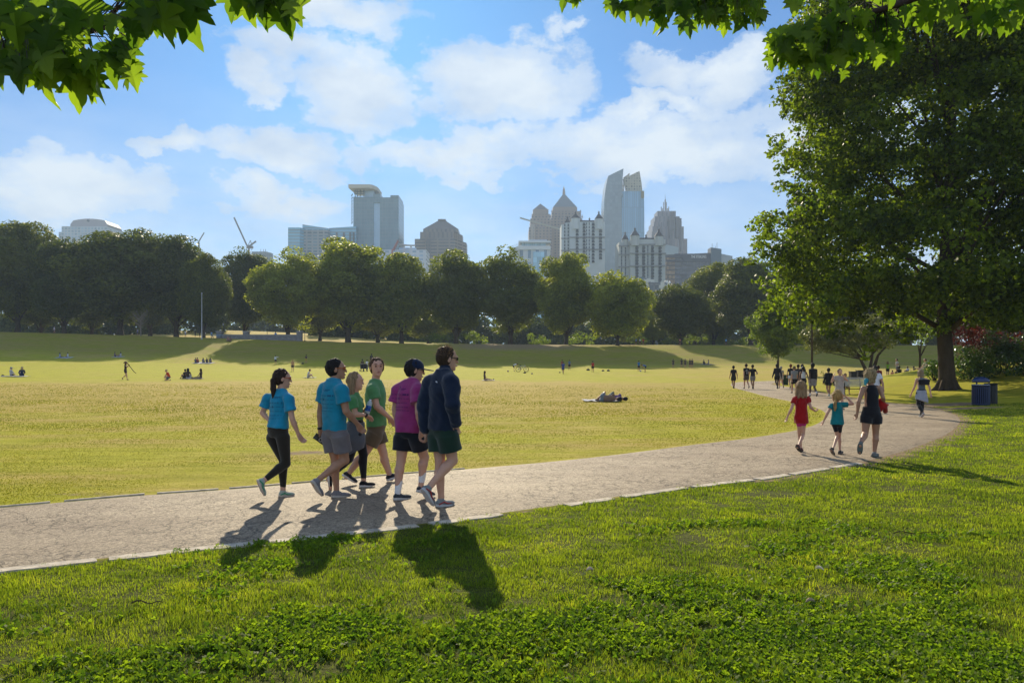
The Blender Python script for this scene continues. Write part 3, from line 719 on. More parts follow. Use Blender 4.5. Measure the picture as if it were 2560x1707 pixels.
# mid distance single trees
def custom_tree(px, base_py, Y, name, label, crown_boxes, leaf, per, m, seed, trunk_pts=None, tr=.2, per_blob=.28, nb=40):
    """crown_boxes: (px0,px1,py0,py1) areas the crown fills when seen from the path"""
    rs = np.random.RandomState(seed); x0 = (px - CX) / F * Y; zb = tz(x0, Y)
    t = empty(name, (x0, Y, zb), 0, label, 'tree'); bl = []
    for (a, b, c, d) in crown_boxes:
        xa, xb = (a - CX) / F * Y - x0, (b - CX) / F * Y - x0; z1, z0 = CH + (HY - c) / F * Y - zb, CH + (HY - d) / F * Y - zb
        cx, cz, rx, rz = (xa + xb) / 2, (z0 + z1) / 2, (xb - xa) / 2, (z1 - z0) / 2
        for i in range(nb):
            dd = rs.normal(size=3); dd /= np.linalg.norm(dd); k = .35 + .42 * rs.rand(); r = min(rx, rz) * per_blob * (.8 + .5 * rs.rand())
            bl.append((cx + dd[0] * rx * k, dd[1] * rx * k, cz + dd[2] * rz * k, r))
    c, nr = crown_points(bl, per, rs); V, f = diamonds(c, nr, leaf * (.6 + .8 * rs.rand(len(c))), rs, .65)
    mk('crown', V, f, m, t, attr={'rnd': rs.rand(len(f))})
    mb = MB(); top = max(b[2] for b in bl)
    for tp in (trunk_pts or [[(0, 0, -.3), (0, 0, top * .35), (.1, 0, top * .7)]]):
        tube_into(mb, tp, [tr * (1.25 - .95 * i / (len(tp) - 1)) for i in range(len(tp))], 8)
    for i in range(12):
        b = bl[rs.randint(len(bl))]; tube_into(mb, [(0, 0, top * .3), (b[0] * .5, b[1] * .5, (top * .3 + b[2]) / 2), b[:3]], [tr * .4, tr * .25, tr * .08], 5)
    mb.build('trunk', bark, t, smooth=True); return t
LM_mid = leaf_mat('mid_leaves', (.06, .10, .014), (.17, .22, .028), .52, .5, .3, .4, tboost=1.8)
LM_grey = leaf_mat('grey_leaves', (.07, .085, .03), (.16, .18, .07), .4, .45, .35, .4, yellow=(.30, .24, .05))
custom_tree(1945, 914, 92, 'park_tree', 'small round green tree with low skirts beside the far bend of the path', [(1862, 2030, 735, 900), (1880, 1990, 765, 905)], .2, 30, LM_mid, 501, tr=.15, nb=60)
custom_tree(2166, 925, 72, 'park_tree', 'grey green tree with twisted twin trunks in front of the shaded bank',
            [(2035, 2180, 790, 900), (2110, 2270, 775, 892), (2000, 2110, 785, 895)], .17, 34, LM_grey, 502,
            trunk_pts=[[(0, 0, -.2), (-.1, 0, .9), (-.6, 0, 1.9), (-1.1, .2, 3)], [(.5, .2, -.2), (.7, 0, 1), (1.1, 0, 2.2), (2, 0, 3.2)], [(.2, .2, -.2), (.5, .2, 1.3), (.9, .3, 3.4)]], tr=.20, nb=56)
custom_tree(2300, 900, 62, 'park_tree', 'thin young tree on the crest of the grassy knoll', [(2255, 2345, 800, 872)], .15, 22, LM_mid, 503, tr=.10, nb=20)
custom_tree(2030, 900, 64, 'park_tree', 'feathery yellow green tree rising behind the left edge of the near crown', [(1955, 2060, 455, 640), (1990, 2110, 560, 740), (2010, 2120, 700, 800)], .16, 30, LM_grey, 504, tr=.09, nb=40)
# bare little tree on the bank
def bare_tree():
    Y = 166; px, base = 352, 842; x = (px - CX) / F * Y; zb = tz(x, Y); t = empty('bare_tree', (x, Y, zb), 0, 'small leafless tree in front of the dark trees on the left bank', 'tree'); rs = random.Random(3); mb = MB()
    tube_into(mb, [(0, 0, -.3), (0, 0, 2.2), (.1, 0, 5.4)], [.16, .12, .03], 6); mb.build('trunk', mat('grey_bark', (.2, .17, .14), .9), t); mb = MB()
    for i in range(46):
        z0 = rs.uniform(1.6, 4.4); a = rs.uniform(0, 6.28); L = rs.uniform(1.2, 2.6); p1 = Vector((math.cos(a) * L * .5, math.sin(a) * L * .5, z0 + L * .35)); p2 = Vector((math.cos(a) * L, math.sin(a) * L, z0 + L * .75))
        tube_into(mb, [(0, 0, z0), p1, p2], [.05, .03, .012], 4)
        for j in range(3):
            q = p1.lerp(p2, rs.random()); tube_into(mb, [q, q + Vector((rs.uniform(-.6, .6), rs.uniform(-.6, .6), rs.uniform(.1, .9)))], [.018, .008], 3)
    mb.build('branches', mat('grey_bark', (.2, .17, .14), .9), t)
bare_tree()

# the big near tree on the right
LM_near = leaf_mat('near_leaves', (.022, .042, .005), (.12, .17, .011), .60, .5, .25, .6, yellow=(.36, .34, .03), tboost=2.0)
def big_tree():
    Y0 = 40.0; x0 = 22.9; zb = tz(x0, Y0)
    t = empty('broadleaf_tree', (x0, Y0, zb), 0, 'huge dark green tree filling the right side, its thick trunk beside the blue bin', 'tree')
    zs = [2.4, 3.2, 4.2, 5.7, 7.6, 9.4, 10.1, 11.7, 13.3, 16.3, 17.9, 20.9, 24, 27]; xl = [20.5, 17.6, 15.6, 14.0, 13.2, 13.4, 14.1, 15.0, 14.4, 15.0, 14.2, 15.4, 17, 20.5]
    rs = np.random.RandomState(77); bl = []
    for i in range(640):
        z = 3.5 + 22.5 * rs.rand(); RL = x0 - np.interp(z, zs, xl); a = rs.rand() * 6.283
        k = .45 + .50 * math.sqrt(rs.rand()); R_ = RL if math.cos(a) < .2 else min(13.5, RL * 1.35)
        Rd = R_ * (1 if math.cos(a) < -.0 else 1.0); dx = math.cos(a) * Rd; dy = math.sin(a) * min(R_, 9.5)
        r = .95 + .95 * rs.rand()
        L = math.hypot(dx, dy); k2 = max(.2, (L * k * 1.12 - 0) / L); k2 = min(k2, (L - r) / L)
        zz = z - .0 * L
        if zz - r < 3.3 and abs(dx) < 9 and rs.rand() < .8: zz = 3.6 + r + rs.rand()
        bl.append((dx * k2, dy * k2, zz - zb, r))
    for i in range(95): bl.append((-8.5 + 20 * rs.rand(), -6 + 11 * rs.rand(), 3.75 + 2.0 * rs.rand() - zb, .55 + .6 * rs.rand()))
    for i in range(150): bl.append((1 + 13 * rs.rand(), -4 + 12 * rs.rand(), 5 + 21 * rs.rand() - zb, 1.0 + .8 * rs.rand()))
    for i in range(170):
        a = rs.rand() * 6.28; bl.append((-3.5 + 15 * rs.rand(), (rs.rand() - .5) * 13, 5.2 + 20 * rs.rand() - zb, .9 + .9 * rs.rand()))
    # drooping lower skirts on the left, reaching toward the path
    for (px, py, dY, r) in [(1905, 560, 0, .75), (1930, 545, -1, .8), (1912, 630, 0, .8), (1950, 700, 0, .9), (1990, 745, 1, .8), (2040, 800, 0, .8), (2100, 830, 1, .8), (2200, 835, -1, .9), (1935, 720, -1, .6), (1925, 765, 0, .45),
                            (2160, 890, 0, .35), (2180, 868, 0, .5), (2260, 850, 0, .8), (2330, 820, -2, .8), (2400, 800, -1, .9), (2480, 790, 0, 1.0), (2540, 800, 0, 1.0), (1960, 400, 0, .8), (1990, 280, 0, .8), (1975, 470, 0, .8), (1985, 330, 1, .9), (1990, 200, 0, .7), (2015, 160, 0, .9), (2045, 115, 0, 1.0), (2085, 90, 1, 1.1), (2035, 210, -1, .9), (2075, 165, 0, 1.1), (2125, 120, 0, 1.2), (2010, 60, 1, .9), (2060, 30, 0, 1.1), (2120, 40, 0, 1.2), (1975, 240, 0, .6)]:
        q = P(px, py, Y0 + dY); bl.append((q.x - x0, dY, q.z - zb, r))
    # small sprays breaking the outline on the open side
    for i in range(150):
        z = 3.6 + 21 * rs.rand(); xx = np.interp(z, zs, xl); a = rs.rand() * 2.4 - 1.2; RL = x0 - xx
        bl.append((-math.cos(a) * (RL - .2 + .75 * rs.rand() ** 2 * 1.3), math.sin(a) * min(RL, 9.5), z - zb, .22 + .38 * rs.rand()))
    bl = [b for b in bl if not (b[0] < -3 and fbm2(b[2] * .55 + 1.3, b[1] * .35, 4) > .62)]
    c, nr = crown_points(bl, 24, rs, (.60, 1.12), .55)
    w = c[:, 0] + x0, c[:, 2] + zb
    V, f = diamonds(c, nr, .215 * (.55 + .8 * rs.rand(len(c))), rs, .78)
    # crease each leaf so it catches light
    V[2::4] += np.array([0, 0, -.035]) ; V[0::4] += np.array([0, 0, -.015])
    mk('crown', V, f, LM_near, t, attr={'rnd': rs.rand(len(f))})
    mb = MB()
    tr = [(0, 0, -.5), (0, 0, 0.05), (.0, 0, .5), (-.05, 0, 1.4), (-.15, 0, 3.0), (-.1, 0, 6), (.2, 0, 12), (.4, 0, 19)]
    tube_into(mb, tr, [.70, .55, .42, .38, .36, .33, .24, .1], 18)
    for a in (0.3, 1.5, 2.9, 3.7, 4.8, 5.6):
        tube_into(mb, [(math.cos(a) * .78, math.sin(a) * .78, -.12), (math.cos(a) * .5, math.sin(a) * .5, .10), (math.cos(a) * .28, math.sin(a) * .28, .6)], [.07, .13, .12], 7)
    for i in range(26):
        b = bl[rs.randint(600)]; z0 = min(max(3.0, b[2] * rs.uniform(.35, .8)), 15); p = Vector((0, 0, z0)); e = Vector(b[:3])
        m1 = p.lerp(e, .45) + Vector((rs.uniform(-.5, .5), rs.uniform(-.5, .5), .7)); r0 = .17 * (1 - z0 / 30)
        tube_into(mb, [p, m1, e], [r0, r0 * .6, .03], 7)
        for j in range(4):
            q = m1.lerp(e, rs.rand()); tube_into(mb, [q, q + Vector((rs.uniform(-1.6, 1.6), rs.uniform(-1.6, 1.6), rs.uniform(-.4, 1.2)))], [.035, .012], 4)
    mb.build('trunk', bark, t, smooth=True)
big_tree()

# shrubs at the foot of the slope on the right
LM_shrub = leaf_mat('shrub_leaves', (.035, .075, .012), (.10, .17, .022), .35, .3, .6, .8)
LM_red = leaf_mat('red_leaves', (.06, .010, .010), (.17, .022, .02), .4, .4, .4, .8, tboost=1.0)
GS = 'shrubs behind the big trunk'
bush(2425, 45, 3.0, 2.6, .13, LM_shrub, 'glossy shrub immediately right of the big trunk', 601, GS, 'shrub', per=55)
bush(2500, 46.5, 3.4, 3.0, .13, LM_shrub, 'taller dark shrub behind the blue bin', 602, GS, 'shrub', per=55)
bush(2585, 43, 4.2, 3.1, .14, LM_shrub, 'bright leafy shrub cut by the right edge', 603, GS, 'shrub', per=55)
bush(2335, 46.5, 1.7, 1.5, .12, LM_shrub, 'low shrub left of the big trunk', 604, GS, 'shrub', per=55)
bush(2470, 49.5, 5.5, 4.4, .16, LM_red, 'dark red leaved shrub above the green shrubs', 605, GS, 'shrub', per=22)
bush(2680, 46, 5, 4.5, .15, LM_shrub, 'shrub just outside the right edge', 606, GS, 'shrub', per=30)
bush(2085, 53, 1.3, .55, .10, LM_shrub, 'low dark bush beyond the path by the man in the black hoodie', 607, None, 'bush', per=90)
bush(2064, 55, .8, 1.35, .11, LM_grey, 'upright young plant beyond the path with pale leaves', 608, None, 'plant', per=30, n=7)

# ---------------------------------------------------------------- maple boughs close overhead
def maple_outline():
    half = [(0, 0), (.10, -.06), (.26, -.12), (.22, .02), (.46, .02), (.62, .16), (.42, .26), (.50, .42), (.66, .60), (.40, .60), (.26, .58), (.24, .78), (.12, .96), (0, 1.22)]
    out = [half[0]]; rs = random.Random(2)
    for (a, b) in zip(half[:-1], half[1:]):
        L = math.hypot(b[0] - a[0], b[1] - a[1]); n = max(1, int(L / .10)); nx, ny = (b[1] - a[1]) / L, -(b[0] - a[0]) / L
        for i in range(1, n): t = i / n; j = .016 if i % 2 else -.004; out.append((a[0] + (b[0] - a[0]) * t + nx * j, a[1] + (b[1] - a[1]) * t + ny * j))
        out.append(b)
    return out
def maple_mesh(L):
    """L list of (pos, dirDown, normal, size) -> verts, faces"""
    h = maple_outline(); V = []; Fc = []; rn = []
    for (p, d, nrm, s, r, fold) in L:
        side = d.cross(nrm).normalized()
        for sgn in (1, -1):
            base = len(V); mid0 = p; 
            V.append(p); 
            for (a, b) in h:
                lift = fold * abs(a) - .16 * b * b - .25 * a * a + .04 * math.sin(9 * b + 5 * a)
                V.append(p + side * (a * sgn * s) + d * (b * s) + nrm * (lift * s))
            # fan along the midrib
            n = len(h)
            c = base + n + 1; V.append(p + d * (.5 * s) + nrm * (-.03 * s))
            for i in range(1, n): Fc.append((c, base + i, base + i + 1) if sgn > 0 else (c, base + i + 1, base + i)); rn.append(r)
    return V, Fc, rn
LM_maple = leaf_mat('maple_leaves', (.035, .075, .010), (.13, .195, .022), .62, .5, .25, 1.5, yellow=(.34, .33, .02), tboost=2.1)
twig_m = mat('maple_twig', (.05, .032, .024), .8, .2)
def maple(name, label, trunk_xy, boughs, seed, trunk_r=.28):
    rs = random.Random(seed); zb = tz(*trunk_xy)
    t = empty(name, (trunk_xy[0], trunk_xy[1], zb), 0, label, 'tree'); o = Vector((trunk_xy[0], trunk_xy[1], zb))
    mb = MB(); tube_into(mb, [(0, 0, -.4), (0, 0, .1), (0, 0, 2.2), (.1, .1, 5.5)], [trunk_r * 1.6, trunk_r * 1.15, trunk_r, trunk_r * .6], 14); mb.build('trunk', bark, t, smooth=True)
    leaves = []; 
    for (start, pts, areas) in boughs:
        br = MB(); P0 = Vector(start) - o
        line = [Vector((0, 0, P0.z * .7))] + [P0] + [P(*q) - o for q in pts]
        n = len(line); tube_into(br, line, [.07 * (1 - i / (n - 1)) ** 2 + .003 for i in range(n)], 8)
        for (x0, x1, y0, y1, ya, yb, cnt, size, edge) in areas:
            for i in range(cnt):
                px = rs.uniform(x0, x1) * K; yy = y0 + (y1 - y0) * rs.random() ** .8
                if edge and rs.random() > .15:      # lower edge falls off along a slant
                    f = (px / K - x0) / (x1 - x0); lim = edge[0] + (edge[1] - edge[0]) * f
                    if yy > lim: yy = rs.uniform(y0, lim)
                Y = rs.uniform(ya, yb); p = P(px, yy * K, Y) - o
                d = Vector((rs.gauss(.05, .28), rs.gauss(0, .3), -1)).normalized()
                nn = Vector((rs.gauss(0, .45), -1 + rs.gauss(0, .35), rs.gauss(.15, .45))); nn = (nn - d * nn.dot(d)).normalized()
                leaves.append((p, d, nn, size * rs.uniform(.55, 1.1) , rs.random(), rs.choice((-.25, .05, .3, .5))))
                # stalk to the nearest point on the bough
                bst = min((line[j].lerp(line[j + 1], s) for j in range(1, n - 1) for s in (0, .33, .66, 1)), key=lambda q: (q - p).length)
                if (bst - p).length < .9: tube_into(br, [p, p.lerp(bst, .4) + Vector((0, 0, .05)), bst], [.0012, .0018, .004], 3, caps=False)
                else: tube_into(br, [p, p + Vector((rs.uniform(-.03, .03), 0, .09))], [.0012, .0012], 3, caps=False)
        br.build('branch', twig_m, t, smooth=True)
    V, f, rn = maple_mesh(leaves); mk('leaves', V, np.array(f), LM_maple, t, attr={'rnd': rn}); return t
maple('maple_tree', 'maple whose big backlit leaves hang into the top left corner', (-4.6, -1.2),
      [((-3.9, 1.2, 3.7), [(-60, 160, 2.5), (60, 130, 2.55), (180, 85, 2.6), (300, 60, 2.7), (420, 20, 2.8), (560, -40, 2.9)],
        [(-30, 330, -40, 120, 2.1, 2.6, 44, .096, (125, 95)), (-20, 110, 80, 150, 2.15, 2.5, 19, .098, None), (45, 215, 110, 182, 2.2, 2.5, 19, .098, None), (195, 305, 85, 155, 2.2, 2.5, 13, .098, None), (330, 445, -50, 45, 2.2, 2.5, 14, .125, None)]),
       ((-2.2, 1.0, 4.2), [(520, -120, 2.9), (620, -60, 2.8), (720, -80, 2.8)], [(535, 690, -50, 2, 2.7, 2.9, 16, .10, None), (600, 665, -25, 22, 2.75, 2.9, 6, .11, None)])], 11)
maple('maple_tree', 'maple whose leafy boughs cross the top edge from the right', (6.0, -1.6),
      [((4.6, 2.5, 5.2), [(2300, -160, 4.6), (2050, -60, 4.8), (1850, -20, 5), (1700, -10, 5.1), (1560, -30, 5.2)],
        [(1470, 1750, -40, 60, 4.9, 5.4, 135, .10, (20, 40)), (1500, 1690, 0, 55, 5, 5.4, 26, .10, None), (1285, 1340, -30, 0, 5.2, 5.4, 5, .11, None), (1400, 1480, -30, 10, 5.2, 5.4, 14, .11, None), (1808, 1830, -20, 0, 4.8, 5, 3, .11, None)]),
       ((4.4, 2.4, 4.6), [(2420, -60, 4.2), (2250, 10, 4.3), (2120, 50, 4.3), (2060, 70, 4.4), (1990, 105, 4.5)],
        [(1775, 1900, 60, 130, 4.3, 4.6, 60, .10, None), (1850, 2060, 20, 165, 4.2, 4.6, 100, .095, (140, 120)), (1900, 2352, -30, 50, 4.1, 4.6, 85, .10, None)])], 12)

# ---------------------------------------------------------------- the skyline
def facade(name, wall, glass, wx, wz, fx=.5, fz=.5, grough=.15, wrough=.8, gmetal=0.0, var=.25, gspec=.6, glow=0):
    if name in _mc: return _mc[name]
    m = bpy.data.materials.new(name); m.use_nodes = True; nt = m.node_tree; b = nt.nodes['Principled BSDF']
    uv = nt.nodes.new('ShaderNodeUVMap'); sp = nt.nodes.new('ShaderNodeSeparateXYZ'); nt.links.new(uv.outputs[0], sp.inputs[0])
    u = math_(nt, 'DIVIDE', sp.outputs[0], wx); v = math_(nt, 'DIVIDE', sp.outputs[1], wz)
    wu = math_(nt, 'LESS_THAN', math_(nt, 'FRACT', u), fx); wv = math_(nt, 'LESS_THAN', math_(nt, 'FRACT', v), fz)
    w = math_(nt, 'MULTIPLY', wu, wv)
    cb = nt.nodes.new('ShaderNodeCombineXYZ'); nt.links.new(math_(nt, 'FLOOR', u), cb.inputs[0]); nt.links.new(math_(nt, 'FLOOR', v), cb.inputs[1])
    wn = nt.nodes.new('ShaderNodeTexWhiteNoise'); nt.links.new(cb.outputs[0], wn.inputs[0])
    g = lin(glass); g1 = tuple(x * (1 - var) for x in g); g2_ = tuple(min(1, x * (1 + var)) for x in g)
    gc = ramp(nt, wn.outputs[0], [(0.0, g1), (1.0, g2_)])
    tc = nt.nodes.new('ShaderNodeTexCoord'); wl = lin(wall)
    wc = ramp(nt, noise(nt, tc.outputs['Object'], .06, 3), [(0.3, tuple(x * .88 for x in wl)), (0.7, tuple(min(1, x * 1.08) for x in wl))])
    nt.links.new(mixc(nt, w, wc, gc), b.inputs['Base Color'])
    nt.links.new(math_(nt, 'ADD', math_(nt, 'MULTIPLY', w, grough - wrough), wrough), b.inputs['Roughness'])
    nt.links.new(math_(nt, 'MULTIPLY', w, gmetal), b.inputs['Metallic']); nt.links.new(math_(nt, 'ADD', math_(nt, 'MULTIPLY', w, gspec - .2), .2), b.inputs['Specular IOR Level'])
    _mc[name] = m; return m
class Bld:
    """a building placed at distance D; parts are drawn in photo x / y and metres of depth"""
    def __init__(s, name, label, D, pxc, cat='tower block'):
        s.D = D; s.x0 = (pxc - CX) / F * D; s.z0 = 8.0; s.e = empty(name, (s.x0, D, s.z0), 0, label, cat)
    def X(s, px): return (px - CX) / F * s.D - s.x0
    def Z(s, py): return CH + (HY - py) / F * s.D - s.z0
    def w(s, d): return d / F * s.D
    def block(s, part, m, px0, px1, top, bottom=None, y0=0, dep=20, side=0, tops=None):
        """side: width in photo px taken by a receding side wall (sign = which side)"""
        mb = MB(); z0 = 0 if bottom is None else s.Z(bottom); a, b = s.X(px0), s.X(px1)
        if side > 0: k = s.w(side); poly = [(a, y0), (b - k, y0), (b, y0 + dep * .6), (b, y0 + dep), (a, y0 + dep)]
        elif side < 0: k = s.w(-side); poly = [(a + k, y0), (b, y0), (b, y0 + dep), (a, y0 + dep), (a, y0 + dep * .6)]
        else: poly = [(a, y0), (b, y0), (b, y0 + dep), (a, y0 + dep)]
        z1 = s.Z(top)
        if tops: z1 = [s.Z(t) for t in tops]
        mb.prism(poly, z0, z1, bottom=True); return mb.build(part, m, s.e)
    def pyramid(s, part, m, px0, px1, base, top, flat=0.0, y0=0, dep=None, pxt=None):
        mb = MB(); a, b = s.X(px0), s.X(px1); d = dep or (b - a); c = s.X(pxt) if pxt else (a + b) / 2; h = (b - a) / 2 * flat; hy = d / 2 * flat
        mb.prism([(a, y0), (b, y0), (b, y0 + d), (a, y0 + d)], s.Z(base), s.Z(top), poly1=[(c - h - .01, y0 + d / 2 - hy - .01), (c + h + .01, y0 + d / 2 - hy - .01), (c + h + .01, y0 + d / 2 + hy + .01), (c - h - .01, y0 + d / 2 + hy + .01)], bottom=True)
        return mb.build(part, m, s.e)
    def cone(s, part, m, px, wpx, base, top, y=0, n=12, r1=0.0, bottomless=False):
        mb = MB(); r = s.w(wpx) / 2; tube_into(mb, [(s.X(px), y, s.Z(base)), (s.X(px), y, s.Z(top))], [r, max(r * r1, .02)], n); return mb.build(part, m, s.e)
    def bars(s, part, m, segs, w):
        mb = MB()
        for (a, b, c, d, y) in segs: mb.bar((s.X(a), y, s.Z(b)), (s.X(c), y, s.Z(d)), w)
        return mb.build(part, m, s.e)
def C3(x, y): return 650 + x / 3.92, 380 + y / 3.92       # picture read-off frames
def C4(x, y): return 1250 + x / 3.618, 380 + y / 3.618
concr = mat('pale_concrete', (.42, .42, .42), .9); dkst = mat('roof_slate', (.055, .055, .065), .7)

# domed office, far left
b = Bld('domed_office', 'pale office block with a low arched dome above the trees at far left', 1150, 200)
gl = facade('office_glass_pale', (.34, .40, .46), (.20, .31, .42), 5, 4.2, .62, .6)
b.block('wing', gl, 139, 156, 578, dep=40, y0=8); b.block('wall', gl, 154, 268, 566, dep=50)
b.block('wall', facade('dome_wall', (.30, .29, .33), (.10, .13, .19), 5.5, 7, .55, .5), 173, 266, 562, 567, y0=4, dep=42)
mb = MB(); n = 14; a0, a1 = b.X(173), b.X(266)
pts = [(a0 + (a1 - a0) * t, b.Z(566) + (b.Z(546) - b.Z(566)) * (.45 + .55 * math.sin(math.pi * (.12 + .76 * t)) ** .8 if 0 < t < 1 else .3)) for t in np.linspace(0, 1, n)]
for (p, q) in zip(pts[:-1], pts[1:]):
    mb.face([(p[0], 3, b.Z(567)), (q[0], 3, b.Z(567)), (q[0], 3, q[1]), (p[0], 3, p[1])]); mb.face([(p[0], 3, p[1]), (q[0], 3, q[1]), (q[0], 44, q[1]), (p[0], 44, p[1])])
mb.face([(pts[0][0], 3, b.Z(567)), (pts[0][0], 3, pts[0][1]), (pts[0][0], 44, pts[0][1]), (pts[0][0], 44, b.Z(567))]); mb.face([(pts[-1][0], 3, b.Z(567)), (pts[-1][0], 44, b.Z(567)), (pts[-1][0], 44, pts[-1][1]), (pts[-1][0], 3, pts[-1][1])])
mb.build('dome', mat('dome_metal', (.27, .26, .30), .6), b.e)
mb = MB(); tube_into(mb, [(b.X(218), 2.2, b.Z(551)), (b.X(218), 3.2, b.Z(551))], [2.0, 2.0], 16); mb.build('round_window', mat('dark_glass', (.03, .04, .06), .2, .6), b.e)

# twin glass residential blocks left of the wide tower
b = Bld('glass_apartments', 'low stepped blue glass apartment blocks left of the wide tower', 800, 800)
g1 = facade('blue_glass_floors', (.22, .27, .30), (.20, .42, .56), 30, 3.3, .96, .72, gspec=.8, var=.1)
g2m = facade('balcony_floors', (.26, .29, .31), (.10, .16, .20), 6, 3.3, .7, .55, var=.5)
b.block('wall', g1, *(C3(275, 0)[0], C3(460, 0)[0]), C3(0, 740)[1], dep=30, side=18); b.block('wall', g2m, C3(395, 0)[0], C3(655, 0)[0], C3(0, 752)[1], y0=6, dep=30)
b.block('penthouse', g1, C3(396, 0)[0], C3(650, 0)[0], 0, bottom=C3(0, 756)[1], y0=8, dep=20, tops=[C3(0, 697)[1], C3(0, 735)[1], C3(0, 725)[1], C3(0, 697)[1]])
b.block('wall', g1, C3(648, 0)[0], C3(915, 0)[0], 0, y0=14, dep=28, tops=[C3(0, 722)[1], C3(0, 706)[1], C3(0, 706)[1], C3(0, 722)[1]])
for x in (716, 788, 850, 885): b.block('shaft', mat('shaft_grey', (.15, .16, .16), .8), C3(x, 0)[0], C3(x + 14, 0)[0], C3(0, 768)[1], y0=12.5, dep=4)

# wide glass tower with the overhanging roof
b = Bld('glass_tower', 'tall wide blue glass tower with a curved overhanging roof canopy', 820, 930)
tg = facade('tower_glass', (.19, .25, .28), (.155, .235, .27), 3.0, 4.0, .9, .88, gspec=.7, var=.08)
tl = facade('tower_glass_light', (.33, .45, .55), (.36, .52, .66), 4, 4.0, .94, .93, gspec=.8, var=.04)
X_ = lambda x: C3(x, 0)[0]; Y_ = lambda y: C3(0, y)[1]
b.block('wall', tg, X_(915), X_(1112), Y_(440), dep=40, y0=0); b.block('glass_strip', tl, X_(1112), X_(1174), Y_(498), dep=30, y0=2.2)
b.block('wall', tg, X_(1108), X_(1178), Y_(410), Y_(498), dep=32, y0=.6); b.block('wall', tg, X_(1174), X_(1357), Y_(443), dep=40, y0=1.2); b.block('wall', tg, X_(1278), X_(1358), Y_(424), Y_(446), dep=34, y0=.2)
b.block('wall', tl, X_(1020), X_(1110), Y_(375), Y_(442), dep=26, y0=3)
mb = MB(); A = [(b.X(X_(884)), -9), (b.X(X_(1080)), -9)]
for k in range(9): t = -math.pi / 2 + math.pi / 2 * k / 8; A.append((b.X(X_(1080)) + b.w(17.5) * math.cos(t), 12 + 21 * math.sin(t)))
A += [(b.X(X_(1146)), 30), (b.X(X_(900)), 30)]
mb.prism(A, b.Z(Y_(372)), b.Z(Y_(337)), bottom=True); mb.build('roof_canopy', mat('canopy_cream', (.50, .46, .38), .7), b.e)
b.bars('roof_frame', mat('dark_frame', (.10, .13, .14), .6), [(X_(x), Y_(440), X_(x), Y_(372), -1) for x in (935, 955, 985, 1020)] + [(X_(925), Y_(y), X_(1025), Y_(y), -1) for y in (390, 410)], .9)
b.bars('sunshade', mat('dark_frame', (.10, .13, .14), .6), [(X_(897), Y_(y + 12), X_(912), Y_(y - 10), -1.5) for y in range(425, 700, 30)], .8)

b = Bld('white_low_block', 'low white block with roof canopies between the wide tower and the stepped one', 780, 1000, 'building')
wh = facade('white_low', (.52, .56, .62), (.30, .42, .55), 7, 4, .55, .5)
b.block('wall', wh, X_(1160), X_(1630), Y_(958), dep=30); b.block('wall', wh, X_(1355), X_(1520), Y_(930), Y_(960), y0=5, dep=20)
b.bars('roof_canopy', concr, [(X_(1362), Y_(905), X_(1440), Y_(911), 2), (X_(1430), Y_(912), X_(1520), Y_(914), 2), (X_(1410), Y_(930), X_(1422), Y_(905), 2), (X_(1470), Y_(930), X_(1490), Y_(912), 2)], 1.2)
b = Bld('tower_crane', 'small red lattice crane arm beside the foot of the wide tower', 770, 985, 'crane')
b.bars('jib', mat('crane_red', (.40, .16, .15), .6), [(X_(1295), Y_(965), X_(1352), Y_(862), 0), (X_(1310), Y_(968), X_(1356), Y_(870), 2)] + [(X_(1297 + 6 * i), Y_(960 - 10 * i), X_(1314 + 5 * i), Y_(960 - 10 * i), 1) for i in range(9)], .7)
b.bars('mast', mat('crane_red', (.40, .16, .15), .6), [(X_(1296), Y_(1100), X_(1296), Y_(955), 0)], 1.5)

# stepped pyramid roofed building
b = Bld('pyramid_roofed_building', 'grey brown stepped building with a truncated pyramid roof', 900, 1100)
br = facade('brown_floors', (.20, .175, .165), (.085, .085, .095), 14, 3.9, .86, .42, var=.2); bs = facade('brown_plain', (.19, .165, .155), (.13, .12, .12), 5.2, 16, .45, .82)
b.block('wall', br, X_(1517), X_(2008), Y_(852), dep=50, side=26); b.block('wall', bs, X_(1563), X_(1968), Y_(775), Y_(856), y0=6, dep=40, side=18)
b.block('wall', bs, X_(1590), X_(1938), Y_(742), Y_(778), y0=9, dep=36)
b.pyramid('roof', mat('brown_roof', (.16, .145, .145), .7, bump=.3, bscale=.6), X_(1590), X_(1938), Y_(742), Y_(636), .2, y0=9, dep=36, pxt=X_(1765)); b.block('roof_cap', mat('brown_roof', (.16, .145, .145), .7), X_(1727), X_(1803), Y_(626), Y_(638), y0=20, dep=14)
b.block('bay', facade('bay_glass', (.13, .12, .125), (.08, .09, .11), 3, 3.9, .6, .5), X_(1628), X_(1676), Y_(865), y0=-1.5, dep=6)

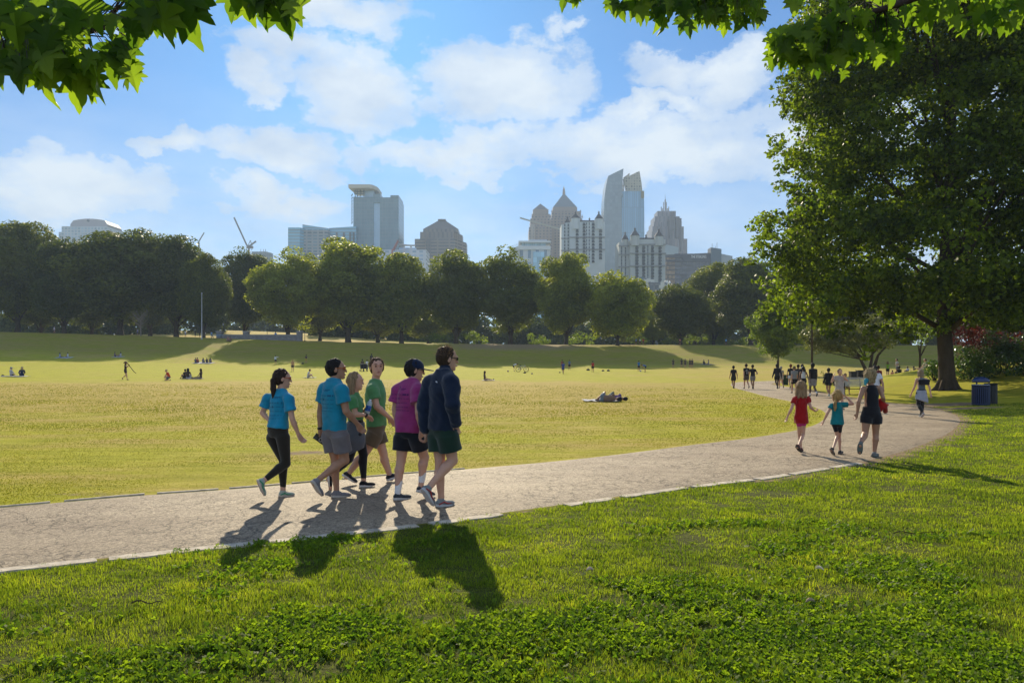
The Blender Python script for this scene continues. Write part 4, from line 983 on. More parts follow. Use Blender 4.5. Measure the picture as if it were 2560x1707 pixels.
# crane left of the gap and the hazy block tip
b = Bld('tower_crane', 'tall luffing crane rising behind the trees on the left', 900, 620, 'crane')
cm_ = mat('crane_grey', (.16, .16, .17), .7)
def lattice(B, part, m, p, q, w, n, t=.35, y=0):
    segs = []; a = np.array(p, float); c = np.array(q, float); d = (c - a); nn = np.array([-d[1], d[0]]) / np.linalg.norm(d) * w
    for k in range(n):
        s0, s1 = a + d * k / n, a + d * (k + 1) / n; segs += [(*(s0 + nn), *(s1 + nn), y), (*(s0 - nn), *(s1 - nn), y), (*(s0 + nn), *(s1 - nn), y)]
    return B.bars(part, m, segs, t)
C5 = lambda x, y: (x / 3.409, 500 + y / 3.409)
lattice(b, 'jib', cm_, C5(2108, 395), C5(1995, 150), 1.0, 14, .75); lattice(b, 'counter_jib', cm_, C5(2115, 400), C5(2182, 352), 1.0, 5, .75); b.block('cab', cm_, C5(2100, 0)[0], C5(2150, 0)[0], C5(0, 392)[1], C5(0, 410)[1], dep=4); b.block('mast', cm_, C5(2112, 0)[0], C5(2122, 0)[0], C5(0, 405)[1], dep=3)
b.bars('stay', cm_, [(*C5(2112, 395), *C5(2134, 345), 0), (*C5(2134, 345), *C5(2150, 395), 0), (*C5(2145, 430), *C5(2150, 395), 0)], .6)
b = Bld('tower_crane', 'thin crane tip poking out above the left trees', 950, 503, 'crane'); lattice(b, 'jib', cm_, C5(1690, 362), C5(1740, 278), .8, 7, .55); b.block('mast', cm_, C5(1687, 0)[0], C5(1694, 0)[0], C5(0, 362)[1], dep=3)
b = Bld('distant_block', 'small bluish block corner right of the tall crane on the left', 1000, 655, 'building')
b.block('wall', facade('dist', (.17, .21, .25), (.12, .16, .2), 5, 4, .6, .6), 629, 671, 629, dep=20, side=6); [b.bars('mast', cm_, [(x, 630, x, 622, 3)], .5) for x in (650, 657, 662)]

# pale terrace building
X_ = lambda x: C4(x, 0)[0]; Y_ = lambda y: C4(0, y)[1]
b = Bld('terrace_building', 'white stepped building with a glazed roof terrace left of the twin spires', 620, 1330, 'building')
ww = mat('white_render', (.58, .62, .66), .8); gg = facade('terrace_glass', (.32, .42, .45), (.22, .34, .40), 1.6, 20, .8, 1, gspec=.8)
b.block('roof_slab', ww, X_(168), X_(458), Y_(805), Y_(822), y0=-1, dep=16); b.block('roof_slab', ww, X_(262), X_(425), Y_(790), Y_(803), y0=2, dep=12)
b.block('terrace_glazing', gg, X_(195), X_(415), Y_(820), Y_(850), y0=.5, dep=13); b.block('wall', ww, X_(160), X_(458), Y_(850), Y_(885), y0=-.5, dep=16)
b.block('wall', facade('terrace_wall', (.52, .57, .62), (.16, .24, .32), 6.5, 10, .4, .7), X_(180), X_(455), Y_(884), dep=15, y0=.6); b.block('glass_front', facade('front_glass', (.25, .4, .5), (.28, .50, .66), 3.2, 4.5, .93, .95, gspec=.8), X_(300), X_(400), Y_(905), y0=-.8, dep=4)
b.block('wall', ww, X_(80), X_(180), 0, y0=3, dep=10, tops=[Y_(875), Y_(840), Y_(840), Y_(875)]); b.bars('railing', mat('rail_grey', (.3, .3, .32), .6), [(X_(80 + 8 * i), Y_(875 - 3.4 * i), X_(80 + 8 * i), Y_(855 - 3.4 * i), 3) for i in range(12)], .18)
b = Bld('tower_crane', 'pale crane jib showing left of the twin spired towers', 800, 1300, 'crane'); lattice(b, 'jib', mat('crane_pale', (.42, .42, .38), .7), (X_(180), Y_(605)), (X_(560), Y_(712)), 1.0, 18, .5, y=-5); b.block('mast', mat('crane_pale', (.42, .42, .38), .7), X_(548), X_(556), Y_(710), y0=-5, dep=2)

# twin pyramidal towers (tan)
tan1 = facade('tan_granite', (.30, .235, .20), (.14, .13, .14), 4.6, 3.9, .5, .5, var=.3); tanp = mat('tan_stone', (.30, .24, .21), .85); slate = mat('spire_slate', (.17, .20, .23), .6)
b = Bld('spired_tower', 'shorter tan stone tower with a steep pyramid roof', 1000, 1350)
b.block('wall', tan1, X_(262), X_(478), Y_(680), dep=50, side=0); b.block('wall', tan1, X_(275), X_(465), Y_(600), Y_(684), y0=3, dep=44); b.block('wall', tan1, X_(288), X_(455), Y_(555), Y_(604), y0=5, dep=40); b.block('wall', tanp, X_(300), X_(441), Y_(508), Y_(558), y0=8, dep=34)
b.pyramid('roof', mat('tan_roof', (.22, .19, .18), .7), X_(300), X_(441), Y_(512), Y_(432), 0, y0=8, dep=34, pxt=X_(372)); b.bars('pilaster', mat('pale_fin', (.55, .52, .48), .6), [(X_(x), Y_(795), X_(x), Y_(655), -1) for x in (282, 296, 308)], .8)
b = Bld('spired_tower', 'taller tan stone tower with a grey pyramid roof and golden spire tip', 1040, 1412)
b.block('wall', tan1, X_(462), X_(745), Y_(600), dep=50); b.block('wall', tan1, X_(470), X_(735), Y_(530), Y_(604), y0=4, dep=44); b.block('wall', tanp, X_(482), X_(702), Y_(486), Y_(534), y0=8, dep=38)
b.pyramid('roof', slate, X_(482), X_(702), Y_(490), Y_(342), .06, y0=8, dep=38, pxt=X_(590)); gd = mat('gold_tip', (.55, .36, .12), .35, .5, .6)
b.cone('spire_base', mat('tan_stone', (.3, .24, .21)), X_(590), 7.5, Y_(350), Y_(300), y=27, n=8, r1=.75); b.cone('spire', gd, X_(590), 5.2, Y_(302), Y_(265), y=27, n=8)
for x in (472, 730, 460, 745): b.cone('finial', tanp, X_(x), 5, Y_(590 if x in (460, 745) else 540), Y_(560 if x in (460, 745) else 515), y=4, n=4)

# two white turreted residential towers
def chateau(label, D, x0, x1, xs, top, turrets, bottoms, cols, rows, z_first, dz, wallc, cornice, seed):
    b = Bld('turreted_tower', label, D, (X_(x0) + X_(x1)) / 2)
    w = mat('chateau_wall%d' % seed, wallc, .85, var=.08, vscale=.1); rf = mat('chateau_roof', (.075, .07, .075), .7); dk = mat('window_dark', (.05, .065, .08), .3, .5); ir = mat('balcony_iron', (.05, .055, .06), .6)
    b.block('wall', w, X_(xs), X_(x1), Y_(top), dep=26, y0=0); b.block('wall', w, X_(x0), X_(xs), Y_(top + 12), dep=22, y0=6)
    b.block('roof', rf, X_(xs + 40), X_(x1 - 40), Y_(top - 26), Y_(top), y0=6, dep=16)
    for (tx, tw, tb, tt, ty) in turrets:
        mb = MB(); r = b.w((tw) / 3.618) / 2; cx, cy = b.X(X_(tx)), ty + r
        tube_into(mb, [(cx, cy, b.Z(Y_(bottoms))), (cx, cy, b.Z(Y_(tb)))], [r * .92] * 2, 8, ph=math.pi / 8); mb.build('turret', w, b.e)
        mb = MB(); tube_into(mb, [(cx, cy, b.Z(Y_(tb))), (cx, cy, b.Z(Y_(tt + 18)))], [r * 1.0, .25], 8, ph=math.pi / 8); mb.build('turret_roof', rf, b.e)
        mb = MB(); tube_into(mb, [(cx, cy, b.Z(Y_(tt + 22))), (cx, cy, b.Z(Y_(tt + 12))), (cx, cy, b.Z(Y_(tt + 8))), (cx, cy, b.Z(Y_(tt - 2)))], [.5, .9, .5, .05], 6); mb.build('finial', rf, b.e)
    for zc in cornice:
        mb = MB(); z = b.Z(Y_(zc)); mb.box(b.X(X_(xs)) - .5, b.X(X_(x1)) + .5, -.9, 0, z - .5, z + .4); mb.box(b.X(X_(x0)) - .5, b.X(X_(xs)), 5.2, 6, z - .5, z + .4); mb.build('cornice', mat('cornice_grey', (.22, .23, .24), .8), b.e)
    rnd = random.Random(seed); proto = None; sm = None; cnt = 0
    for (cx, ww, kind) in cols:
        for r in range(rows):
            z = b.Z(Y_(z_first + dz * r)); x = b.X(X_(cx)); w2 = b.w(ww / 3.618) / 2; yb = -.12 if cx > xs else 5.88
            if cnt >= 95: break
            cnt += 1
            key = (round(ww), kind)
            mb = MB(); mb.box(-w2, w2, -.1, .1, -1.05, 1.05) if kind != 'b' else mb.box(-w2, w2, -.1, .1, -1.3, .9)
            me = _win.get((seed, key))
            if me is None:
                o = mb.build('window', dk, b.e); _win[(seed, key)] = o.data
            else:
                o = bpy.data.objects.new('window', me); COL.objects.link(o); o.parent = b.e
            o.location = (x, yb, z)
            if kind == 'b':
                rb = _win.get((seed, 'rail', round(ww)))
                if rb is None:
                    mb = MB(); mb.box(-w2 - .2, w2 + .2, -1.0, 0, -1.5, -1.3); mb.box(-w2 - .2, w2 + .2, -1.04, -.94, -1.3, -.45); q = mb.build('balcony', ir, o); _win[(seed, 'rail', round(ww))] = q.data
                else: q = bpy.data.objects.new('balcony', rb); COL.objects.link(q); q.parent = o
    return b
_win = {}
chateau('taller white apartment tower with dark conical turret roofs, left of the split glass tower', 640, 560, 948, 632, 632,
        [(684, 90, 600, 535, -3), (895, 86, 607, 532, -3), (618, 62, 625, 560, 7), (828, 55, 612, 560, 14)], 700,
        [(590, 12, 'n'), (622, 12, 'n'), (697, 22, 'b'), (760, 22, 'b'), (783, 9, 'n'), (807, 9, 'n'), (842, 22, 'b'), (908, 24, 'b')], 12, 650, 30.5, (.47, .52, .54), (772, 882), 1)
chateau('shorter grey white apartment tower with conical turret roofs, in front of the split tower', 560, 1088, 1496, 1180, 790,
        [(1222, 92, 760, 682, -3), (1438, 88, 765, 690, -3), (1146, 70, 780, 706, 5), (1354, 62, 772, 712, 13)], 850,
        [(1110, 12, 'n'), (1145, 12, 'n'), (1237, 24, 'b'), (1298, 22, 'b'), (1337, 10, 'n'), (1378, 22, 'b'), (1446, 24, 'b')], 13, 858, 28.5, (.38, .41, .42), (838, 918, 1030), 2)

# the split glass tower
b = Bld('split_glass_tower', 'tallest curved glass skyscraper split into two leaning halves', 900, 1560)
gl1 = facade('skin_left', (.17, .22, .26), (.20, .25, .29), 3.4, 4.2, .9, .85, gspec=.8, var=.1); gl2 = facade('skin_right', (.16, .24, .34), (.20, .36, .52), 2.6, 30, .82, .98, gspec=.9, var=.12)
def curved(part, m, left, right, y0=0, dep=30):
    """left/right: lists of (x,y) in the read-off frame from bottom to top"""
    mb = MB(); n = len(left); u = 0
    L = [(b.X(X_(x)), b.Z(Y_(y))) for x, y in left]; Rr = [(b.X(X_(x)), b.Z(Y_(y))) for x, y in right]
    for i in range(n - 1):
        (a, za), (a2, zb) = L[i], L[i + 1]; (c, zc), (c2, zd) = Rr[i], Rr[i + 1]
        mb.face([(a, y0, za), (c, y0, zc), (c2, y0, zd), (a2, y0, zb)], [(a, za), (c, zc), (c2, zd), (a2, zb)])
        mb.face([(c, y0, zc), (c, y0 + dep, zc), (c2, y0 + dep, zd), (c2, y0, zd)], [(0, zc), (dep, zc), (dep, zd), (0, zd)])
        mb.face([(a, y0 + dep, za), (a, y0, za), (a2, y0, zb), (a2, y0 + dep, zb)], [(0, za), (dep, za), (dep, zb), (0, zb)])
        mb.face([(c, y0 + dep, zc), (a, y0 + dep, za), (a2, y0 + dep, zb), (c2, y0 + dep, zd)], [(0, zc), (10, za), (10, zb), (0, zd)])
    mb.face([(L[-1][0], y0, L[-1][1]), (Rr[-1][0], y0, Rr[-1][1]), (Rr[-1][0], y0 + dep, Rr[-1][1]), (L[-1][0], y0 + dep, L[-1][1])])
    return mb.build(part, m, b.e)
curved('left_shell', gl1, [(945, 1160), (938, 620), (944, 420), (960, 300), (978, 218)], [(1108, 1160), (1102, 620), (1100, 420), (1104, 300), (1117, 150)])
curved('right_half', gl2, [(1104, 1160), (1104, 620), (1106, 400), (1110, 350)], [(1310, 1160), (1310, 620), (1308, 440), (1296, 350)], y0=3, dep=28)
cr = facade('crown_lattice', (.40, .38, .31), (.24, .24, .21), 3.2, 3.2, .55, .6, var=.5, gspec=.3)
curved('crown_screen', cr, [(1150, 352), (1138, 290), (1128, 225)], [(1300, 352), (1290, 260), (1272, 157)], y0=8, dep=3)
b.bars('roof_frame', mat('frame_tan', (.30, .27, .20), .6), [(X_(1112), Y_(350), X_(1116), Y_(170), 10), (X_(1130), Y_(352), X_(1130), Y_(235), 10), (X_(1112), Y_(235), X_(1130), Y_(235), 10), (X_(1112), Y_(290), X_(1130), Y_(290), 10), (X_(1120), Y_(350), X_(1116), Y_(160), 12), (X_(1128), Y_(222), X_(1180), Y_(185), 9), (X_(1170), Y_(200), X_(1180), Y_(180), 9)], 1.1)
b.block('fin', mat('tan_fin', (.26, .23, .15), .7), X_(1280), X_(1306), Y_(350), Y_(415), y0=1.6, dep=6)
b.block('setback', gl1, X_(1084), X_(1112), Y_(370), Y_(402), y0=1.4, dep=6)

# the stepped stone tower with the needle
b = Bld('needle_topped_tower', 'stepped purple grey stone skyscraper ending in a needle spire', 1150, 1668)
pg = facade('purple_stone', (.21, .185, .20), (.12, .11, .125), 6.5, 200, .38, 1, var=.15); pd_ = mat('dark_recess', (.08, .07, .08), .4)
steps = [(1372, 1694, 785), (1384, 1668, 670), (1400, 1654, 622), (1414, 1640, 568), (1443, 1611, 515)]
for i, (a, c, t) in enumerate(steps): b.block('tier', pg, X_(a), X_(c), Y_(t), None if i == 0 else Y_(steps[i - 1][2] + 2), y0=i * 4, dep=60 - 8 * i)
b.block('tier', pg, X_(1372) + 0, X_(1384) + 8, Y_(720), y0=-1, dep=6)
for (x, w2, t, bt) in ((1532, 30, 600, 880), (1590, 34, 590, 780), (1560, 20, 540, 700), (1625, 16, 600, 900), (1500, 14, 760, 900), (1455, 10, 640, 800)): b.block('recess', pd_, X_(x), X_(x + w2), Y_(t), Y_(bt), y0=-.8, dep=2 + 12 * (t < 620))
for (x, t) in ((1493, 462), (1505, 475), (1515, 418), (1540, 418), (1552, 475), (1562, 460)): b.block('crown_post', pg, X_(x - 3), X_(x + 3), Y_(t), Y_(522), y0=28, dep=3)
b.block('crown_post', pg, X_(1524), X_(1532), Y_(395), Y_(522), y0=26, dep=4); b.cone('spire', mat('dark_frame2', (.09, .09, .10), .5), X_(1528), 2.2, Y_(418), Y_(336), y=28, n=6)

b = Bld('white_slant_block', 'pale blue block with a slanted top between the short turreted tower and the office block', 760, 1690, 'building')
b.block('wall', facade('slant', (.33, .40, .45), (.26, .36, .44), 60, 60, .6, .35), X_(1480), X_(1614), 0, dep=20, tops=[Y_(832), Y_(862), Y_(862), Y_(832)])
b = Bld('office_block', 'long dark glazed office block with a white name sign along its roofline', 600, 1750, 'building')
bz = facade('bronze_glass', (.13, .135, .155), (.075, .08, .10), 5.2, 3.6, .82, .7, var=.4, gspec=.6); bzw = facade('bronze_bright', (.13, .12, .12), (.22, .15, .085), 1.6, 3.6, .8, .7, var=.5)
bandm = mat('parapet_dark', (.095, .10, .125), .7)
b.block('wall', bzw, X_(1494), X_(1585), Y_(928), dep=20, y0=.5); b.block('wall', bz, X_(1585), X_(1905), Y_(918), dep=20, y0=1.0); b.block('parapet', bandm, X_(1650), X_(1902), 0, bottom=Y_(990), y0=.2, dep=8, tops=[Y_(925), Y_(912), Y_(912), Y_(925)])
b.block('parapet', bandm, X_(1494), X_(1655), Y_(928), Y_(955), y0=-.1, dep=6); b.block('floor_band', bandm, X_(1494), X_(1655), Y_(975), Y_(992), y0=-.1, dep=4)
b.block('stair_tower', mat('slate_blue', (.115, .155, .20), .7), X_(1903), X_(1998), 0, y0=-1.5, dep=10, tops=[Y_(866), Y_(880), Y_(872), Y_(866)]); b.block('wing', facade('white_wing', (.34, .38, .42), (.14, .17, .2), 2.4, 40, .35, .14), X_(1998), X_(2106), 0, y0=1, dep=14, tops=[Y_(918), Y_(940), Y_(930), Y_(918)])
b.bars('antenna', mat('grey_metal', (.35, .36, .38), .5), [(X_(1925), Y_(868), X_(1925), Y_(825), 2), (X_(1969), Y_(868), X_(1969), Y_(815), 2), (X_(1955), Y_(866), X_(1955), Y_(850), 2)], .3)
def text_part(txt, name, parent, x, y, z, w, h, m, depth=.15):
    cu = bpy.data.curves.new(name, 'FONT'); cu.body = txt; cu.size = 1; cu.extrude = depth; tmp = bpy.data.objects.new('tmp', cu); COL.objects.link(tmp)
    bpy.context.view_layer.update(); me = bpy.data.meshes.new_from_object(tmp.evaluated_get(bpy.context.evaluated_depsgraph_get())); bpy.data.objects.remove(tmp)
    v = np.array([q.co for q in me.vertices]); mn, mx = v.min(0), v.max(0); sx, sz = w / (mx[0] - mn[0]), h / (mx[1] - mn[1])
    for q in me.vertices: c = q.co.copy(); q.co = ((c.x - mn[0]) * sx, -c.z, (c.y - mn[1]) * sz)
    me.materials.clear(); me.materials.append(m); o = bpy.data.objects.new(name, me); COL.objects.link(o); o.parent = parent; o.location = (x, y, z); return o
text_part('THE STERLING', 'sign_lettering', b.e, b.X(X_(1728)), 0.0, b.Z(Y_(960)), b.w(38), b.w(7), mat('sign_white', (.75, .76, .8), .5))
# small white roofs peeping above the park trees
b = Bld('white_apartments', 'cluster of small white apartment blocks just above the trees', 420, 1645, 'building')
wa = facade('white_apts', (.52, .54, .53), (.09, .11, .14), 3.6, 3.4, .38, .5); da = facade('dark_apts', (.16, .17, .20), (.06, .08, .10), 3.2, 3.2, .7, .6)
b.block('side_tower', mat('slate_tower', (.10, .16, .22), .7), X_(1258), X_(1300), Y_(1130), dep=5); b.block('wall', wa, X_(1285), X_(1400), Y_(1150), y0=.5, dep=10); b.block('wall', da, X_(1350), X_(1435), Y_(1180), y0=-.4, dep=10)
b.block('wall', wa, X_(1430), X_(1500), Y_(1175), y0=.2, dep=10); b.block('wall', da, X_(1495), X_(1570), Y_(1190), y0=.4, dep=8); b.block('wall', wa, X_(1490), X_(1535), Y_(1182), y0=-.2, dep=6)
b.block('roof_house', mat('white_roofhouse', (.7, .7, .68), .8), X_(1500), X_(1524), Y_(1158), Y_(1184), y0=1, dep=4); b.pyramid('gable', mat('white_roofhouse', (.7, .7, .68), .8), X_(1536), X_(1552), Y_(1182), Y_(1156), 0, y0=1, dep=4)
b.block('roof_house', wa, X_(1310), X_(1380), Y_(1138), Y_(1152), y0=2, dep=6)

# ---------------------------------------------------------------- bodies and clothes from distance fields
def V3(*a): return np.array(a, dtype=np.float64)
def nrm(v): v = np.asarray(v, float); return v / (np.linalg.norm(v) + 1e-12)
class Field:
    def __init__(s, lo, hi, h):
        s.h = h; s.lo = np.asarray(lo, float) - 2 * h; n = np.ceil((np.asarray(hi) + 2 * h - s.lo) / h).astype(int) + 1
        s.ax = [s.lo[i] + h * np.arange(n[i]) for i in range(3)]; s.D = np.full(n, 9.0, np.float32)
    def sl(s, lo, hi):
        r = []
        for i in range(3):
            a = int(np.floor((lo[i] - s.lo[i]) / s.h)); b = int(np.ceil((hi[i] - s.lo[i]) / s.h)) + 1
            a = max(0, a); b = min(len(s.ax[i]), b)
            if b <= a: return None
            r.append(slice(a, b))
        return tuple(r)
    def grid(s, sl): return [s.ax[0][sl[0]][:, None, None], s.ax[1][sl[1]][None, :, None], s.ax[2][sl[2]][None, None, :]]
    def add(s, fn, lo, hi, k=0.0):
        m = k + 3 * s.h; sl = s.sl(np.asarray(lo) - m, np.asarray(hi) + m)
        if sl is None: return
        d = fn(*s.grid(sl)); o = s.D[sl]
        if k > 0:
            hh = np.clip(.5 + .5 * (o - d) / k, 0, 1); s.D[sl] = o * (1 - hh) + d * hh - k * hh * (1 - hh)
        else: s.D[sl] = np.minimum(o, d)
    def cone(s, a, b, ra, rb, k=.015, flat=False, sq=None):
        a = np.asarray(a, float); b = np.asarray(b, float); ab = b - a; L2 = ab @ ab + 1e-12; r = max(ra, rb)
        def fn(x, y, z):
            px, py, pz = x - a[0], y - a[1], z - a[2]; t = (px * ab[0] + py * ab[1] + pz * ab[2]) / L2; tc = np.clip(t, 0, 1)
            d = np.sqrt((px - tc * ab[0]) ** 2 + (py - tc * ab[1]) ** 2 + (pz - tc * ab[2]) ** 2) - (ra + (rb - ra) * tc)
            if flat: d = np.maximum(d, (np.abs(t - .5) - .5) * math.sqrt(L2))
            return d
        s.add(fn, np.minimum(a, b) - r, np.maximum(a, b) + r, k)
    def ell(s, c, rad, R3=None, k=.01):
        c = np.asarray(c, float); rad = np.asarray(rad, float); R3 = np.eye(3) if R3 is None else np.asarray(R3); m = max(rad)
        def fn(x, y, z):
            p = [x - c[0], y - c[1], z - c[2]]; q = [sum(p[j] * R3[i][j] for j in range(3)) for i in range(3)]
            k0 = np.sqrt(sum((q[i] / rad[i]) ** 2 for i in range(3))); k1 = np.sqrt(sum((q[i] / rad[i] ** 2) ** 2 for i in range(3)))
            return k0 * (k0 - 1) / (k1 + 1e-9)
        s.add(fn, c - m, c + m, k)
    def loft(s, a, b, ts, A, B, side0, side1, k=.02, off=0.0, bow=0.0, t0=0.0, t1=1.0, cap=.02, fold=None):
        """elliptic sections of half width A and half depth B between a and b"""
        a = np.asarray(a, float); b = np.asarray(b, float); ab = b - a; L = np.linalg.norm(ab); u = ab / L; m = max(max(A), max(B)) + off + .03
        s0, s1 = nrm(side0), nrm(side1)
        lo = np.minimum(a + ab * t0, b) - m; hi = np.maximum(a + ab * t0, b) + m
        def fn(x, y, z):
            px, py, pz = x - a[0], y - a[1], z - a[2]; t = (px * u[0] + py * u[1] + pz * u[2]) / L; tc = np.clip(t, t0, t1)
            sd = s0[None] * 1.0; w0, w1 = np.clip(1 - t, 0, 1), np.clip(t, 0, 1)
            sx, sy, sz = s0[0] * w0 + s1[0] * w1, s0[1] * w0 + s1[1] * w1, s0[2] * w0 + s1[2] * w1
            fx, fy, fz = u[1] * sz - u[2] * sy, u[2] * sx - u[0] * sz, u[0] * sy - u[1] * sx
            qs = px * sx + py * sy + pz * sz; qf = px * fx + py * fy + pz * fz
            if bow: qf = qf - bow * np.sin(np.pi * tc)
            Aw = np.interp(tc, ts, A) + off; Bw = np.interp(tc, ts, B) + off
            if fold is not None:
                ang = np.arctan2(qf, qs); e = fold * (np.sin(ang * 3 + tc * 6 + 1) * .6 + np.sin(ang * 5 - tc * 11 + 1.3) * .45) * (1.05 - tc) ** 1.3; Aw = Aw + e; Bw = Bw + e
            k0 = np.sqrt((qs / Aw) ** 2 + (qf / Bw) ** 2); d = (k0 - 1) * np.minimum(Aw, Bw) * .5 + (np.sqrt(qs ** 2 + qf ** 2) * (1 - 1 / np.maximum(k0, 1e-3))) * .5
            dz = np.maximum(t0 - t, t - t1) * L
            return np.where(dz > -cap, np.maximum(d, dz) if cap <= .003 else np.sqrt(np.maximum(d + cap, 0) ** 2 + np.maximum(dz + cap, 0) ** 2) - cap + np.minimum(np.maximum(d + cap, dz + cap), 0), d)
        s.add(fn, lo, hi, k)
    def cut(s, p, n):
        """remove the side the normal points to"""
        n = nrm(n); x, y, z = s.grid((slice(None),) * 3); s.D = np.maximum(s.D, ((x - p[0]) * n[0] + (y - p[1]) * n[1] + (z - p[2]) * n[2]).astype(np.float32))
    def wrinkle(s, amp, fr, seed=0, up=1.0):
        rs = np.random.RandomState(seed); x, y, z = s.grid((slice(None),) * 3); w = 0
        for i in range(4):
            d = nrm(rs.normal(size=3) * np.array([1, 1, up])); ph = rs.rand() * 6; f = fr * (.7 + .8 * rs.rand())
            w = w + np.sin(f * (x * d[0] + y * d[1] + z * d[2]) + ph + 1.5 * np.sin(f * .6 * (x * d[1] - y * d[0] + z * .6) + ph))
        s.D = s.D + (w * amp / 2.5).astype(np.float32)
    def mesh(s):
        D = s.D; h = s.h; S_ = D < 0; nx, ny, nz = D.shape
        c = S_[:-1, :-1, :-1].astype(np.int8); cnt = sum(S_[i:nx - 1 + i, j:ny - 1 + j, k:nz - 1 + k].astype(np.int8) for i in (0, 1) for j in (0, 1) for k in (0, 1))
        act = (cnt > 0) & (cnt < 8); ci = np.argwhere(act)
        if len(ci) == 0: return None
        idm = np.full(act.shape, -1, np.int64); idm[act] = np.arange(len(ci)); acc = np.zeros((len(ci), 3)); num = np.zeros(len(ci))
        X0, Y0, Z0 = ci.T
        co = [(i, j, k) for i in (0, 1) for j in (0, 1) for k in (0, 1)]; vals = {q: D[X0 + q[0], Y0 + q[1], Z0 + q[2]] for q in co}
        for p in co:
            for a in range(3):
                if p[a]: continue
                q = list(p); q[a] = 1; q = tuple(q); v0, v1 = vals[p], vals[q]; m = (v0 < 0) != (v1 < 0)
                t = np.where(m, v0 / np.where(np.abs(v0 - v1) < 1e-12, 1, v0 - v1), 0)
                e = np.tile(np.array(p, float), (len(ci), 1)); e[:, a] = t; acc[m] += e[m]; num[m] += 1
        V = s.lo + h * (ci + acc / num[:, None]); Fc = []
        for a in range(3):
            b, c2 = (a + 1) % 3, (a + 2) % 3
            A = np.moveaxis(S_, a, 0); m = A[:-1] != A[1:]; mm = np.moveaxis(m, 0, a); e = np.argwhere(mm)
            e = e[(e[:, b] > 0) & (e[:, c2] > 0) & (e[:, b] < D.shape[b] - 1) & (e[:, c2] < D.shape[c2] - 1)]
            ins = S_[e[:, 0], e[:, 1], e[:, 2]]; q = []
            for (ob, oc) in ((-1, -1), (0, -1), (0, 0), (-1, 0)):
                g = e.copy(); g[:, b] += ob; g[:, c2] += oc; q.append(idm[g[:, 0], g[:, 1], g[:, 2]])
            q = np.stack(q, 1); q[~ins] = q[~ins][:, ::-1]; Fc.append(q)
        f = np.vstack(Fc); f = f[(f >= 0).all(1)]
        return V, f

SKIN = {'fair': (.52, .29, .20), 'tan': (.36, .19, .115), 'brown': (.17, .085, .05), 'dark': (.075, .04, .027)}
def skin_m(k): return mat('skin_' + k, SKIN[k], .5, .4, sss=.12, var=.06, vscale=20)
def cloth_m(col, bump=.35, tr=0.12):
    c = lin(col); key = 'cloth_%02x%02x%02x' % tuple(int(min(.999, x) ** .5 * 255) for x in c); return mat(key, c, .88, .15, bump=bump, bscale=90, var=.10, vscale=14, sheen=.25, transl=tr)
def hair_m(col): 
    c = lin(col); key = 'hair_%02x%02x%02x' % tuple(int(min(.999, x) ** .5 * 255) for x in c); return mat(key, c, .68, .3, bump=1.0, bscale=75, var=.45, vscale=40, stretch=(1, 1, .12), transl=.15)

def fit_field(pts, r, h):
    pts = np.array(pts); return Field(pts.min(0) - r, pts.max(0) + r, h)

